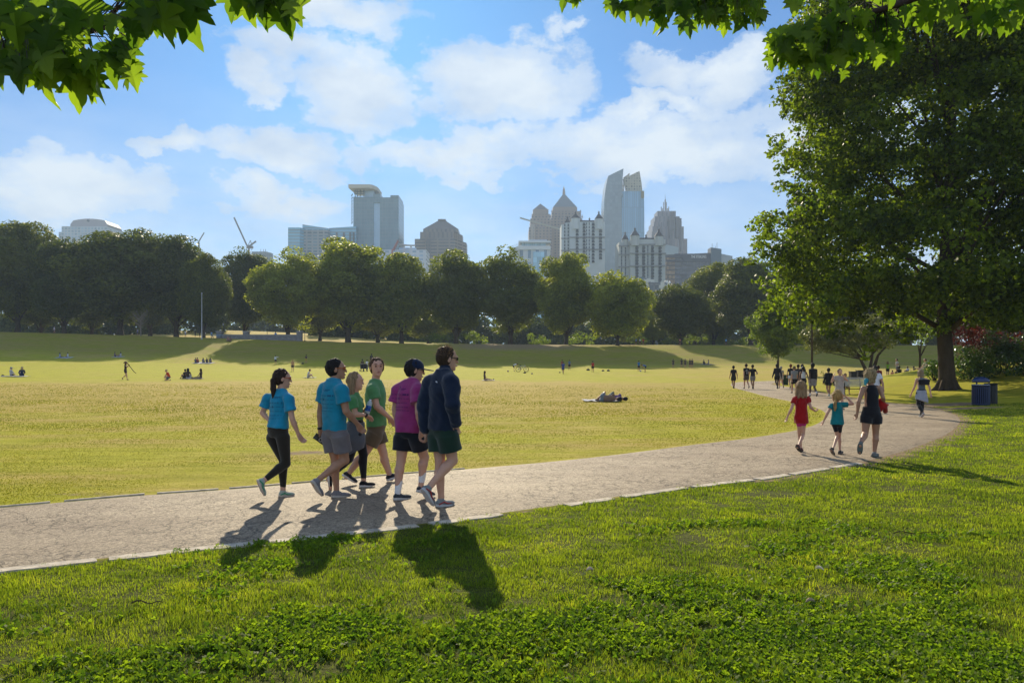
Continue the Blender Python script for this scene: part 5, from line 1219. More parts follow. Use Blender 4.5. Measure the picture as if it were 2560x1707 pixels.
def build_person(J, spec, name='person'):
    """J: world joints; spec: looks.  Every garment is a mesh of its own; the body is one surface."""
    H = spec['H']; h = spec.get('voxel', .0075); sex = spec.get('sex', 'm'); fat = spec.get('fat', 1.0); k = H / 1.75; out = {}
    hs = spec.get('head', 1.0) * 1.14
    pel, nek = J['pelvis'], J['neck']; up = nrm(nek - pel); sh = J['shR'] - J['shL']; hp = J['hipR'] - J['hipL']
    sh = nrm(sh - up * (sh @ up)); hp = nrm(hp - up * (hp @ up)); base = pel - up * .10 * k; topn = nek
    fwd = nrm(np.cross(up, sh))
    for q in ('shR', 'shL'): J[q] = J[q] - up * .020 * k + (J['neck'] - J[q]) * .07
    ts = [0, .14, .30, .50, .74, .90, 1.0]
    if sex == 'm': A = np.array([.115, .162, .158, .150, .166, .120, .060]); B = np.array([.085, .115, .112, .108, .122, .092, .06])
    else: A = np.array([.115, .165, .148, .124, .136, .100, .050]); B = np.array([.09, .118, .10, .085, .112, .085, .052])
    if sex == 'c': A = A * .95; B = B * 1.0
    A = A * k * fat; B = B * k * fat * (1.0 if sex != 'c' else 1.05)
    root = J['root']
    e = empty(name, tuple(root), 0, spec['label'], 'person', spec.get('group'))
    allp = [J[q] for q in J if q[:3] not in ('roo', 'hfa', 'hup', 'fup', 'pnR', 'pnL', 'wra') and isinstance(J[q], np.ndarray) and J[q].shape == (3,)]
    coarse = h > .016
    if coarse: A = A * np.array([1, .98, .92, .88, .88, .84, 1.1]); hs *= 1.07
    # ---- body
    Fd = fit_field(allp, .17 * k, h); K_ = .02 * k
    Fd.loft(base, topn, ts, A * .93, B * .93, hp, sh, k=K_, cap=.03)
    hd = J['head']; hr = k * hs; hf = nrm(J['hface']); hu = nrm(J.get('hup', V3(0, 0, 1)) - hf * (J.get('hup', V3(0, 0, 1)) @ hf)); hsd = np.cross(hf, hu); RH = np.array([hsd, hf, hu])
    Fd.cone(nek - up * .03 * k, hd - hu * .05 * hr, .056 * k, .050 * k, .02 * k)
    Fd.ell(hd + hu * .018 * hr - hf * .006 * hr, np.array([.074, .094, .088]) * hr, RH, .01)
    Fd.ell(hd + hf * .022 * hr - hu * .045 * hr, np.array([.056, .066, .068]) * hr, RH, .02 * hr)
    if not coarse:
        Fd.ell(hd + hf * .070 * hr - hu * .088 * hr, np.array([.022, .022, .020]) * hr, RH, .016 * hr)      # chin
        Fd.cone(hd + hf * .092 * hr + hu * .012 * hr, hd + hf * .104 * hr - hu * .024 * hr, .007 * hr, .011 * hr, .010 * hr)  # nose
        Fd.ell(hd + hf * .094 * hr - hu * .055 * hr, np.array([.024, .012, .008]) * hr, RH, .006 * hr)        # mouth
        Fd.ell(hd + hf * .086 * hr + hu * .030 * hr, np.array([.048, .014, .010]) * hr, RH, .012 * hr)        # brow
        for sg in (-1, 1): Fd.ell(hd + hsd * sg * .077 * hr - hf * .004 * hr - hu * .008 * hr, np.array([.010, .020, .030]) * hr, RH, .004)
    arm = spec.get('arm', 1.0) * (1 if sex == 'm' else .86 if sex == 'f' else .82)
    for sd in 'RL':
        s_, el, wr, ha = J['sh' + sd], J['el' + sd], J['wr' + sd], J['ha' + sd]
        Fd.cone(nek - up * .035 * k, s_, .045 * k * arm, .050 * k * arm, .03 * k)
        Fd.cone(s_, el, .056 * k * arm, .041 * k * arm, .018 * k); m = el + (wr - el) * .28; Fd.cone(el, m, .040 * k * arm, .043 * k * arm, .012 * k); Fd.cone(m, wr, .043 * k * arm, .026 * k * arm, .012 * k)
        hdv = nrm(ha - wr); inn = J.get('pn' + sd); 
        if inn is None: inn = nrm(np.cross(hdv, fwd)) * (1 if sd == 'R' else -1)
        inn = nrm(inn - hdv * (inn @ hdv)); acr = np.cross(hdv, inn); pc = wr + hdv * .045 * k
        if coarse: Fd.cone(wr, wr + hdv * .12 * k, .027 * k, .030 * k, .01)
        else:
            for q in (-1, 0, 1): Fd.cone(wr + acr * q * .012 * k, wr + hdv * .088 * k + acr * q * .024 * k, .018 * k, .015 * k, .010 * k)
            curl = J.get('curl' + sd, .55)
            for i, (q, L) in enumerate(((-.030, .066), (-.010, .076), (.010, .072), (.030, .056))):
                p0 = wr + hdv * .088 * k + acr * q * k; a1 = curl * .8; d1 = hdv * math.cos(a1) + inn * math.sin(a1); a2 = curl * 1.9; d2 = hdv * math.cos(a2) + inn * math.sin(a2)
                p1 = p0 + d1 * L * .5 * k; p2 = p1 + d2 * L * .5 * k; Fd.cone(p0, p1, .0098 * k, .0092 * k, .004); Fd.cone(p1, p2, .0092 * k, .0080 * k, .003)
            tside = J.get('th' + sd, 1.0); p0 = wr + hdv * .03 * k + acr * .024 * tside * k; p1 = p0 + (hdv * .7 + acr * tside * .6 + inn * .4) * .036 * k; Fd.cone(p0, p1, .013 * k, .0105 * k, .006); Fd.cone(p1, p1 + (hdv * .9 + inn * .4) * .030 * k, .0105 * k, .0085 * k, .003)
        hh, kn, an = J['hip' + sd], J['kn' + sd], J['an' + sd]; lg = spec.get('leg', 1.0) * (1 if sex == 'm' else 1.02 if sex == 'f' else .74)
        Fd.cone(hh, kn, .088 * k * lg, .054 * k * lg, .03 * k); kb = nrm(kn - (hh + an) / 2 + fwd * .02) if True else 0
        cf = kn + (an - kn) * .30 - J.get('kneef', fwd) * .012 * k; Fd.cone(kn, cf, .052 * k * lg, .056 * k * lg, .016 * k); Fd.cone(cf, an, .056 * k * lg, .033 * k * lg, .014 * k)
        tv = nrm(J['toe' + sd] - J['heel' + sd]); Fd.cone(an, J['heel' + sd] + tv * .05 * k + (an - J['heel' + sd]) * .25, .034 * k * lg ** .5, .034 * k, .012); Fd.cone(J['heel' + sd] + tv * .04 * k + nrm(J['fup' + sd]) * .035 * k, J['heel' + sd] + tv * .19 * k * spec.get('foot', 1) + nrm(J['fup' + sd]) * .028 * k, .030 * k, .026 * k, .012)
    V, f = Fd.mesh(); out['body'] = mk('body', V, f, skin_m(spec.get('skin', 'fair')), e, True, world_space=True)
    # ---- shirt
    L = np.linalg.norm(topn - base)
    if spec.get('shirt'):
        c = spec['shirt']; st = c.get('style', 'tee'); off = c.get('off', .012) * k; hem = c.get('hem', .16); fold = c.get('fold', .007) * k
        A2, B2 = A.copy(), B.copy(); loose = c.get('loose', 1.0); A2[:4] *= loose; B2[:4] *= loose; A2[3] = max(A2[3], A2[2] * .97 if sex == 'm' else A2[3] * 1.08); B2[3] = max(B2[3], B2[2] * .98 if sex == 'm' else B2[3] * 1.05)
        if hem < .14: A2[0], B2[0] = A2[1] * 1.0, B2[1] * 1.0
        Fs = fit_field([base, topn, J['shR'], J['shL'], J['elR'], J['elL']] + ([J['wrR'], J['wrL']] if st == 'long' else []), .19 * k, h)
        Fs.loft(base, topn, ts, A2, B2, hp, sh, k=0, off=off, t0=hem, cap=.003, fold=fold if not coarse else None)
        for sd in 'RL':
            s_, el, wr = J['sh' + sd], J['el' + sd], J['wr' + sd]
            if st == 'tank':
                Fs.cone(nek - up * .05 * k, s_ - (s_ - nek) * .35, .045 * k * arm + off * .6, .042 * k * arm, .02 * k); continue
            Fs.cone(nek - up * .032 * k, s_, .044 * k * arm + off, .052 * k * arm + off, .035 * k)
            fl = c.get('sleeve', .55)
            if st == 'long':
                Fs.cone(s_, el, .060 * k * arm + off * 1.3, .050 * k * arm + off * 1.2, .025 * k); Fs.cone(el, wr, .050 * k * arm + off * 1.2, .036 * k * arm + off, .015 * k, flat=False)
            elif coarse: Fs.cone(s_, s_ + (el - s_) * fl * .85, .050 * k * arm + off, .046 * k * arm + off, .03 * k)
            else: Fs.cone(s_, s_ + (el - s_) * .1, .058 * k * arm + off, .058 * k * arm + off, .03 * k); Fs.cone(s_, s_ + (el - s_) * fl, .058 * k * arm + off, (.056 * k * arm + off * 1.9), .03 * k, flat=True)
        if c.get('wr', .003) and not coarse: Fs.wrinkle(c.get('wr', .003) * 1.3, 22 / k, c.get('seed', 1), .6); Fs.wrinkle(c.get('wr', .003) * .8, 52 / k, c.get('seed', 1) + 20, 1.4)
        Fs.cut(nek + up * (.055 * k if c.get('collar') else .020 * k), nrm(up + fwd * .35))
        if st == 'tank': Fs.cut(J['shR'] - (J['shR'] - nek) * .30, sh); Fs.cut(J['shL'] - (J['shL'] - nek) * .30, -sh)
        if c.get('collar'):
            Fs.cone(nek - up * .02 * k, nek + (hd - nek) * .45, .066 * k, .062 * k, .012 * k, flat=True)
        r = Fs.mesh(); out['shirt'] = mk(c.get('name', 'shirt'), r[0], r[1], cloth_m(c['col'], tr=c.get('tr', .12)), e, True, world_space=True)
    # ---- trousers / shorts
    if spec.get('pants'):
        c = dict(spec['pants']); off = c.get('off', .012) * k; c.setdefault('waist', min(.34, max(.12, spec.get('shirt', {}).get('hem', .2) + (.07 if spec.get('sex') == 'f' else .03)))); ln = c.get('len', .62); tight = c.get('tight', False)
        Fs = fit_field([base, topn - (topn - base) * .55, J['knR'], J['knL'], J['hipR'], J['hipL']] + ([J['anR'], J['anL']] if ln > 1 else []), .19 * k, h)
        Fs.loft(base, topn, ts, A, B, hp, sh, k=0, off=off * .75, t0=0, t1=c.get('waist', .34), cap=.02)
        Fs.cut(base + up * L * c.get('waist', .34), up)
        for sd in 'RL':
            hh, kn, an = J['hip' + sd], J['kn' + sd], J['an' + sd]; lg = spec.get('leg', 1.0) * (1 if sex == 'm' else 1.02 if sex == 'f' else .74)
            r0 = .088 * k * lg + off; 
            if tight and ln <= 1:
                en = hh + (kn - hh) * ln; r1 = (.088 + (.054 - .088) * ln) * k * lg + off; Fs.cone(hh, hh + (kn - hh) * .08, r0, r0, .03 * k); Fs.cone(hh, en, r0, r1, .02 * k, flat=True)
            elif ln > 1:
                Fs.cone(hh, kn, r0, .054 * k * lg + off, .03 * k); 
                if ln > 1: cf = kn + (an - kn) * .30 - fwd * .012 * k; en = kn + (an - kn) * (ln - 1); Fs.cone(kn, cf, .052 * k * lg + off, .056 * k * lg + off, .015 * k); Fs.cone(cf, en, .056 * k * lg + off, .033 * k * lg + off * 1.2, .012 * k, flat=False)
            else:
                en = hh + (kn - hh) * ln; Fs.cone(hh, hh + (kn - hh) * .1, r0 * 1.03, r0 * 1.03, .03 * k); Fs.cone(hh, en, r0 * 1.04, .083 * k * lg + off * c.get('flare', 1.9), .03 * k, flat=True)
        if not coarse: Fs.wrinkle(.0025 if not tight else .0008, 24 / k, 5, .4)
        r = Fs.mesh(); out['pants'] = mk(c.get('name', 'shorts' if ln <= 1 else 'leggings'), r[0], r[1], cloth_m(c['col'], tr=.04), e, True, world_space=True)
    # ---- skirt / tied sweater round the hips
    if spec.get('wrap'):
        c = spec['wrap']; Fs = fit_field([base, pel, pel + up * .08, J['knR'], J['knL']], .24 * k, h)
        a = pel + up * .07 * k; b_ = pel - V3(0, 0, 1) * c.get('len', .42) * k + J.get('wrapoff', V3(0, 0, 0))
        Fs.loft(b_, a, [0, .5, 1], [A[1] * c.get('w0', 1.3), A[1] * 1.18, A[2] * 1.06], [B[1] * c.get('w0', 1.3), B[1] * 1.22, B[2] * 1.1], hp, hp, k=0, off=.012 * k, cap=.003, fold=.016 * k)
        Fs.cut(b_ + V3(0, 0, 1) * .12 * k, nrm(V3(*c.get('tilt', (.0, 0, -1))))); Fs.wrinkle(.004, 22 / k, 9, .3)
        r = Fs.mesh()
        if r: mk(c.get('name', 'tied_sweater'), r[0], r[1], cloth_m(c['col'], tr=.15), e, True, world_space=True)
    # ---- hair
    hc = spec.get('hair', {'col': (.03, .02, .015)}); hst = hc.get('style', 'short')
    if hst != 'none':
        pts = [hd]; tail = J.get('tail', [])
        Fs = fit_field(pts + list(tail) + ([hd - hu * .3 * hr] if hst in ('long', 'bob') else []), .17 * hr, min(h, .006) if not coarse else h)
        vol = hc.get('vol', 1.05); Fs.ell(hd + hu * .016 * hr - hf * .023 * hr, np.array([.081, .092, .100]) * hr * vol, RH, .0)
        if not coarse: Fs.wrinkle(hc.get('rough', .006), 95 / hr, 3, .5)
        # hairline: remove the face and the nape
        gx, gy, gz = Fs.grid((slice(None),) * 3); qf = (gx - hd[0]) * hf[0] + (gy - hd[1]) * hf[1] + (gz - hd[2]) * hf[2]; qu = (gx - hd[0]) * hu[0] + (gy - hd[1]) * hu[1] + (gz - hd[2]) * hu[2]
        fr_, br_ = hc.get('side', .022 if hst != 'curly' else .05) * hr, hc.get('brow', .052) * hr
        Fs.D = np.maximum(Fs.D, np.minimum(qf - fr_ - .25 * qu, br_ + .25 * (qf - .06 * hr) - qu).astype(np.float32))
        if hst in ('short', 'tail', 'curly', 'bun'): Fs.cut(hd - hu * hc.get('nape', .080) * hr, -hu * 1.0 + hf * .35)
        if hst in ('long', 'bob'):
            for j in range(7):
                a = -1.9 + 3.8 * j / 6; dd = -hf * math.cos(a * .8) + hsd * math.sin(a * .8); q0 = hd + hu * .02 * hr + dd * .062 * hr; q1 = q0 - hu * hc.get('len', .26) * hr * (1 - .15 * (j % 2)) + dd * .018 * hr + V3(0, 0, 0)
                Fs.cone(q0, q1, .036 * hr, .022 * hr, .012 * hr)
            if not coarse: Fs.wrinkle(.004, 60 / hr, 7, .15)
        for i in range(len(tail) - 1): Fs.cone(tail[i], tail[i + 1], hc.get('tr', (.028, .030, .018, .008))[min(i, 3)] * hr, hc.get('tr', (.028, .030, .018, .008))[min(i + 1, 3)] * hr, .01)
        r = Fs.mesh()
        if r: out['hair'] = mk('hair', r[0], r[1], hair_m(hc['col']), e, True, world_space=True)
        if not coarse and hc.get('strands', 90):
            rs2 = random.Random(len(spec['label'])); mb = MB()
            for i in range(hc.get('strands', 90)):
                a = rs2.uniform(0, 6.28); el = rs2.uniform(.05, 1.45); dd = nrm(hsd * math.cos(a) * math.cos(el) + hf * math.sin(a) * math.cos(el) + hu * math.sin(el))
                if dd @ hf > .75: continue
                p0 = hd + hu * .016 * hr - hf * .023 * hr + dd * .089 * hr * vol; p1 = p0 + dd * rs2.uniform(.008, .022) * hr * hc.get('fly', 1) + (hsd * rs2.uniform(-1, 1) + hf * rs2.uniform(-1, .6) - hu * .3) * .014 * hr
                tube_into(mb, [p0 - dd * .01, p0 + dd * .006, p1], [.0022, .0016, .0006], 3, caps=False)
            if mb.v: mk('loose_hair', mb.v, mb.f, hair_m(hc.get('fcol', hc['col'])), out.get('hair', e), False, world_space=False); o_ = out['hair'].children[-1] if out.get('hair') else None
            if mb.v and o_ is not None:
                vv = np.array(mb.v) - np.array(e.location); o_.data.vertices.foreach_set('co', vv.astype(np.float32).ravel())
    # ---- cap, glasses
    if spec.get('cap'):
        Fs = fit_field([hd, hd + hf * .2 * hr], .15 * hr, min(h, .006) if not coarse else h); Fs.ell(hd + hu * .030 * hr - hf * .008 * hr, np.array([.086, .102, .092]) * hr, RH, 0); Fs.cut(hd + hu * .022 * hr, -hu)
        bc = hd + hf * .10 * hr + hu * .028 * hr
        if spec['cap'].get('brim', True): Fs.ell(bc + hf * .03 * hr, np.array([.072, .082, .007 if not coarse else .02]) * hr, RH, .004)
        r = Fs.mesh(); mk('cap', r[0], r[1], cloth_m(spec['cap']['col']), e, True, world_space=True)
    if spec.get('glasses') and not coarse:
        Fs = fit_field([hd + hf * .09 * hr], .13 * hr, .0045); g = spec['glasses']
        for sg in (-1, 1):
            c0 = hd + hf * .088 * hr + hu * .010 * hr + hsd * sg * .032 * hr; Fs.ell(c0, np.array([.024, .007, .017]) * hr, RH, .001); Fs.cone(c0 + hsd * sg * .024 * hr + hu * .006 * hr, hd + hsd * sg * .082 * hr - hf * .01 * hr + hu * .012 * hr, .0055, .005, .002)
        Fs.cone(hd + hf * .096 * hr + hu * .012 * hr - hsd * .012 * hr, hd + hf * .096 * hr + hu * .012 * hr + hsd * .012 * hr, .004, .004, .002)
        r = Fs.mesh(); mk('sunglasses', r[0], r[1], mat('lens_' + g[0], g[1], .12, .9, transl=g[2] if len(g) > 2 else 0), e, True, world_space=True)
    if spec.get('eyes') and not coarse:
        for sg in (-1, 1):
            mb = MB(); c0 = Vector(hd + hf * .086 * hr + hu * .012 * hr + hsd * sg * .030 * hr) - e.location
            tube_into(mb, [c0 - Vector(hf) * .004 * hr, c0 + Vector(hf) * .0045 * hr, c0 + Vector(hf) * .006 * hr], [.009 * hr, .009 * hr, .004 * hr], 8); mb.build('eye', mat('eye_dark', (.04, .025, .02), .15, .7), e, True)
        mb = MB()
        for sg in (-1, 1):
            c0 = Vector(hd + hf * .097 * hr + hu * .034 * hr + hsd * sg * .032 * hr) - e.location; tube_into(mb, [c0 - Vector(hsd) * .018 * hr, c0 + Vector(hu) * .004 * hr, c0 + Vector(hsd) * .018 * hr], [.003 * hr, .0045 * hr, .003 * hr], 5); mb.build('eyebrow', hair_m(hc['col']), e, True); mb = MB()
        c0 = Vector(hd + hf * .1055 * hr - hu * .054 * hr) - e.location; mb = MB(); tube_into(mb, [c0 - Vector(hsd) * .020 * hr + Vector(hu) * .003, c0 + Vector(hf) * .001, c0 + Vector(hsd) * .020 * hr + Vector(hu) * .003], [.0015, .0045 * hr, .0015], 6); mb.build('mouth', mat('lip', (.20, .06, .05), .5), e, True)
    # ---- socks and shoes
    sc = spec.get('shoes', {'col': (.05, .05, .06), 'sole': (.6, .6, .6)})
    for sd in 'RL':
        an, he, to, fu = J['an' + sd], J['heel' + sd], J['toe' + sd], nrm(J['fup' + sd]); tv = nrm(to - he); fu = nrm(fu - tv * (fu @ tv)); sv = np.cross(tv, fu); L = np.linalg.norm(to - he)
        if spec.get('sock'):
            so = spec['sock']; kn = J['kn' + sd]; Fs = fit_field([an, he, an + (kn - an) * so[1]], .07 * k, h); Fs.cone(an - (kn - an) * .12, an + (kn - an) * so[1], .037 * k, .046 * k, 0, flat=True); r = Fs.mesh()
            if r: mk('sock', r[0], r[1], cloth_m(so[0]), e, True, world_space=True)
        if coarse:
            Fs = fit_field([he, to, an], .05, h * .75); Fs.cone(he + tv * .2 * L + fu * .03 * k, he + tv * .82 * L + fu * .022 * k, .042 * k, .032 * k, 0); Fs.cone(he + tv * .2 * L + fu * .04 * k, an, .036 * k, .034 * k, .01); r = Fs.mesh()
            if r: mk('shoe', r[0], r[1], mat('shoe_%02x%02x%02x' % tuple(int(x * 255) for x in sc['col']), sc['col'], .7), e, True, world_space=True)
            continue
        Fs = fit_field([he, to, an], .07, .0055); wd = np.array([sv, tv, fu])
        Fs.ell(he + tv * .26 * L + fu * .045 * k, np.array([.036 * k, .27 * L, .040 * k]), wd, 0); Fs.ell(he + tv * .66 * L + fu * .034 * k, np.array([.042 * k, .34 * L, .030 * k]), wd, .015)
        Fs.cone(he + tv * .22 * L + fu * .05 * k, he + tv * .22 * L + (an - he - tv * .22 * L) * .9, .036 * k, .037 * k, .014, flat=False); Fs.cut(he + fu * .024 * k, -fu)
        topc = he + tv * .22 * L + fu * .092 * k; Fs.cut(topc, nrm(fu - tv * .15)); r = Fs.mesh(); sh_o = mk('shoe', r[0], r[1], cloth_m(sc['col'], .5, .03), e, True, world_space=True)
        Fs = fit_field([he, to], .06, .0055); a2 = he + tv * .17 * L; b2 = he + tv * .80 * L
        def sole(x, y, z, a2=a2, b2=b2, tv=tv, fu=fu, sv=sv, he=he, L=L):
            qx = (x - he[0]) * tv[0] + (y - he[1]) * tv[1] + (z - he[2]) * tv[2]; qs = (x - he[0]) * sv[0] + (y - he[1]) * sv[1] + (z - he[2]) * sv[2]; qz = (x - he[0]) * fu[0] + (y - he[1]) * fu[1] + (z - he[2]) * fu[2]
            tc = np.clip((qx - .17 * L) / (.63 * L), 0, 1); w = (.037 + .009 * np.sin(tc * 2.6 + .3)) * k; d2 = np.sqrt((qx - (.17 + .63 * tc) * L) ** 2 + qs ** 2) - w - .004 * k
            thick = .030 * k - .010 * k * tc; return np.maximum(d2, np.maximum(qz - thick, -qz + .012 * k * np.clip((tc - .8) / .2, 0, 1) ** 2))
        Fs.add(sole, np.minimum(he, to) - .06, np.maximum(he, to) + .06, 0); r = Fs.mesh()
        o2 = mk('sole', r[0], r[1], mat('sole_%02x%02x%02x' % tuple(int(x * 255) for x in sc['sole']), sc['sole'], .7, .3), sh_o, True); vv = np.empty(len(o2.data.vertices) * 3, np.float32); o2.data.vertices.foreach_get('co', vv); o2.data.vertices.foreach_set('co', (vv.reshape(-1, 3) - np.array(e.location)).astype(np.float32).ravel())
        if sc.get('accent'):
            mb = MB(); 
            for sg in (-1, 1):
                q = lambda a, b: Vector(he + tv * a * L + sv * sg * (.042 * k) + fu * b * k) - e.location
                tube_into(mb, [q(.05, .03), q(.3, .055), q(.5, .035), q(.72, .04)], [.006, .009, .008, .003], 5)
            o3 = mb.build('stripe', mat('accent_%02x%02x' % tuple(int(x * 255) for x in sc['accent'][:2]), sc['accent'], .6), sh_o, True)
    return e, out

def band(e, name, p, d, r, w, m):
    mb = MB(); p = Vector(p) - e.location; d = Vector(nrm(d)); tube_into(mb, [p - d * w / 2, p + d * w / 2], [r, r], 14); return mb.build(name, m, e, True)
def print_on(e, shirt, m, c, side, up_, back, rows, name='print'):
    """small marks lying on the cloth: rows of (x0,x1,y,h) in metres from point c"""
    dg = None; me = shirt.data; vs = [v.co.copy() + e.location for v in me.vertices]; bvh = BVHTree.FromPolygons(vs, [tuple(p.vertices) for p in me.polygons])
    mb = MB(); side, up_, back = Vector(side), Vector(up_), Vector(back); c = Vector(c)
    def hit(x, y):
        o = c + side * x + up_ * y + back * .5; r = bvh.ray_cast(o, -back, 1.0); return (r[0] + back * .0035 - e.location) if r[0] else None
    for (x0, x1, y, hh) in rows:
        n = max(1, int((x1 - x0) / .022)); pr = None
        for i in range(n + 1):
            x = x0 + (x1 - x0) * i / n; a, b = hit(x, y - hh / 2), hit(x, y + hh / 2)
            if a is None or b is None: pr = None; continue
            if pr: mb.face([pr[0], a, b, pr[1]])
            pr = (a, b)
    if mb.v: return mb.build(name, m, e)
def shirt_rows(seed, s=1.0):
    rs = random.Random(seed); R_ = []
    R_ += [(-.018 * s, -.006 * s, .10, .045), (.012 * s, .09 * s, .092, .009), (.012 * s, .07 * s, .077, .006)]
    for j, y in enumerate((.02, -.03, -.085, -.135, -.175)):
        x = -.14 * s + rs.uniform(0, .02)
        while x < .13 * s:
            w = rs.uniform(.02, .06) * s; R_.append((x, min(x + w, .14 * s), y, .0055 + (.016 if (j == 0 and x > .03) else 0))); x += w + .010
        if j == 1: R_.append((-.006, .010, y, .028))
    return R_

# ---------------------------------------------------------------- posing from the photograph's joints
def frame_joints(crop, Y0, phi, spec, pts, foot_gnd):
    """pts name -> (x, y, s|None, f|None) in a crop frame; phi = heading measured from +X towards +Y"""
    ox, oy, sc = crop; fx, fy = math.cos(phi), math.sin(phi); W = {}
    # the body's distance follows from where the standing foot meets the ground
    def conv(Yb):
        W = {}; bx = ox + pts['pelvis'][0] / sc
        for n, q in pts.items():
            px, py = ox + q[0] / sc, oy + q[1] / sc; dx = (px - bx) / F * Yb; s = q[2]; f = q[3] if len(q) > 3 else None
            if f is None: f = (dx - s * fy) / fx
            elif s is None: s = (dx - f * fx) / fy
            dY = f * fy - s * fx; W[n] = np.array(P(px, py, Yb + dY)); 
        return W
    Yb = Y0
    for _ in range(6):
        W = conv(Yb); g = W[foot_gnd]; tzz = tz(g[0], g[1]) + .020; Yb += (g[2] - tzz) * F / ((oy + pts[foot_gnd][1] / sc) - HY) if ((oy + pts[foot_gnd][1] / sc) - HY) > 4 else 0
    for n, a in (('fupR', 'R'), ('fupL', 'L')):
        he, to, an = W['heel' + a], W['toe' + a], W['an' + a]; t = nrm(to - he); u = nrm((an - he) - t * ((an - he) @ t)); W[n] = u
    g = W[foot_gnd]; W['root'] = np.array([W['pelvis'][0], W['pelvis'][1], tz(W['pelvis'][0], W['pelvis'][1])])
    W['_Y'] = Yb
    return W
def face_dir(az, pitch=0.0): return V3(math.cos(az) * math.cos(pitch), math.sin(az) * math.cos(pitch), math.sin(pitch))
C1 = (600, 840, 3.408); CB = (1840, 900, 4.704)
def clean(W): return {k: v for k, v in W.items() if k != '_Y'}

# ---------------------------------------------------------------- the six walkers on the path
GW = 'group of walkers crossing the foreground on the path'
def scale_len(W, a, b): return W
def person_from(crop, Y0, phi, spec, pts, foot, extra=None):
    W = frame_joints(crop, Y0, phi, spec, pts, foot); Yb = W.pop('_Y')
    if extra: extra(W, Yb)
    e, o = build_person(W, spec); return e, o, W, Yb
# 1 woman, cyan shirt
pts = dict(pelvis=(322, 800, 0), neck=(352, 455, 0), head=(362, 362, 0.0), shR=(418, 520, .16), shL=(235, 525, -.16), elR=(445, 705, .20), wrR=(497, 835, .20), haR=(530, 885, .18),
           elL=(192, 655, -.20), wrL=(252, 722, -.10), haL=(300, 735, 0), hipR=(365, 865, .085), hipL=(285, 865, -.085), knR=(392, 1085, .08), anR=(212, 1222, .06), heelR=(140, 1225, .05), toeR=(196, 1370, .06),
           knL=(372, 1060, -.06), anL=(366, 1300, -.05), heelL=(330, 1368, -.05), toeL=(466, 1366, -.05))
def ex(W, Y):
    W['hface'] = face_dir(R(20), -.12); hd = W['head']; k = 1.0
    t = [P(600 + x / 3.408, 840 + y / 3.408, Y + d) for x, y, d in ((315, 335, .0), (285, 380, -.03), (283, 450, -.05), (282, 525, -.06))]; W['tail'] = [np.array(q) for q in t]
spec = dict(H=1.63, sex='f', label='woman in bright blue t-shirt and dark leggings with a swinging ponytail, leftmost walker', group=GW, skin='fair', voxel=.0075,
            shirt=dict(col=(.010, .26, .43), hem=.20, off=.016, loose=1.02, fold=.010, wr=.004, sleeve=.62), pants=dict(col=(.022, .019, .014), len=1.9, off=.005, tight=True, waist=.40), hair=dict(col=(.030, .016, .010), style='tail', tr=(.024, .036, .034, .012), fcol=(.2, .1, .05)),
            glasses=('red', (.5, .08, .03), .4), shoes=dict(col=(.36, .42, .36), sole=(.50, .42, .34), accent=(.02, .25, .12)))
e, o, W, Y = person_from(C1, 9.5, R(30), spec, pts, 'heelL', ex)
bk = nrm(W['neck'] - W['pelvis']); sd = nrm(W['shR'] - W['shL']); fw = nrm(np.cross(bk, sd)); ink = mat('print_ink', (.006, .08, .17), .8)
print_on(e, o['shirt'], ink, W['pelvis'] + (W['neck'] - W['pelvis']) * .62, sd, bk, -fw, shirt_rows(1, .95))

# 2 man, cyan shirt
pts = dict(pelvis=(808, 795, 0), neck=(800, 370, 0), head=(822, 283, 0), shR=(868, 452, .19), shL=(712, 440, -.19), elR=(905, 640, .22), wrR=(1000, 748, .20), haR=(1045, 810, .18),
           elL=(686, 640, -.22), wrL=(683, 790, -.20), haL=(690, 850, -.20), hipR=(852, 850, .09), hipL=(770, 850, -.09), knR=(893, 1055, .09), anR=(682, 1210, .07), heelR=(602, 1235, .06), toeR=(690, 1376, .07),
           knL=(812, 1050, -.06), anL=(822, 1300, -.05), heelL=(778, 1375, -.05), toeL=(945, 1372, -.05))
def ex(W, Y): W['hface'] = face_dir(R(10), .0); W['curlL'] = .9
spec = dict(H=1.78, sex='m', label='dark haired man in bright blue t-shirt and grey shorts holding a phone', group=GW, skin='tan', voxel=.0075,
            shirt=dict(col=(.008, .235, .36), hem=.13, off=.018, fold=.010, wr=.004, sleeve=.60, seed=3), pants=dict(col=(.15, .135, .14), len=.66, off=.016), hair=dict(col=(.012, .009, .008), nape=.06), glasses=('orange', (.6, .18, .02), .5),
            shoes=dict(col=(.20, .19, .20), sole=(.42, .38, .33)))
e, o, W, Y = person_from(C1, 9.4, R(38), spec, pts, 'heelL', ex)
bk = nrm(W['neck'] - W['pelvis']); sd = nrm(W['shR'] - W['shL']); fw = nrm(np.cross(bk, sd)); print_on(e, o['shirt'], ink, W['pelvis'] + (W['neck'] - W['pelvis']) * .66 - sd * .02, sd, bk, -fw, shirt_rows(2, 1.1))
band(e, 'watch', W['wrL'] - nrm(W['haL'] - W['wrL']) * .01, W['haL'] - W['wrL'], .034, .03, mat('watch_black', (.01, .01, .012), .4))
PH = (np.array(P(600 + 678 / 3.408, 840 + 876 / 3.408, Y + .10)), Y)
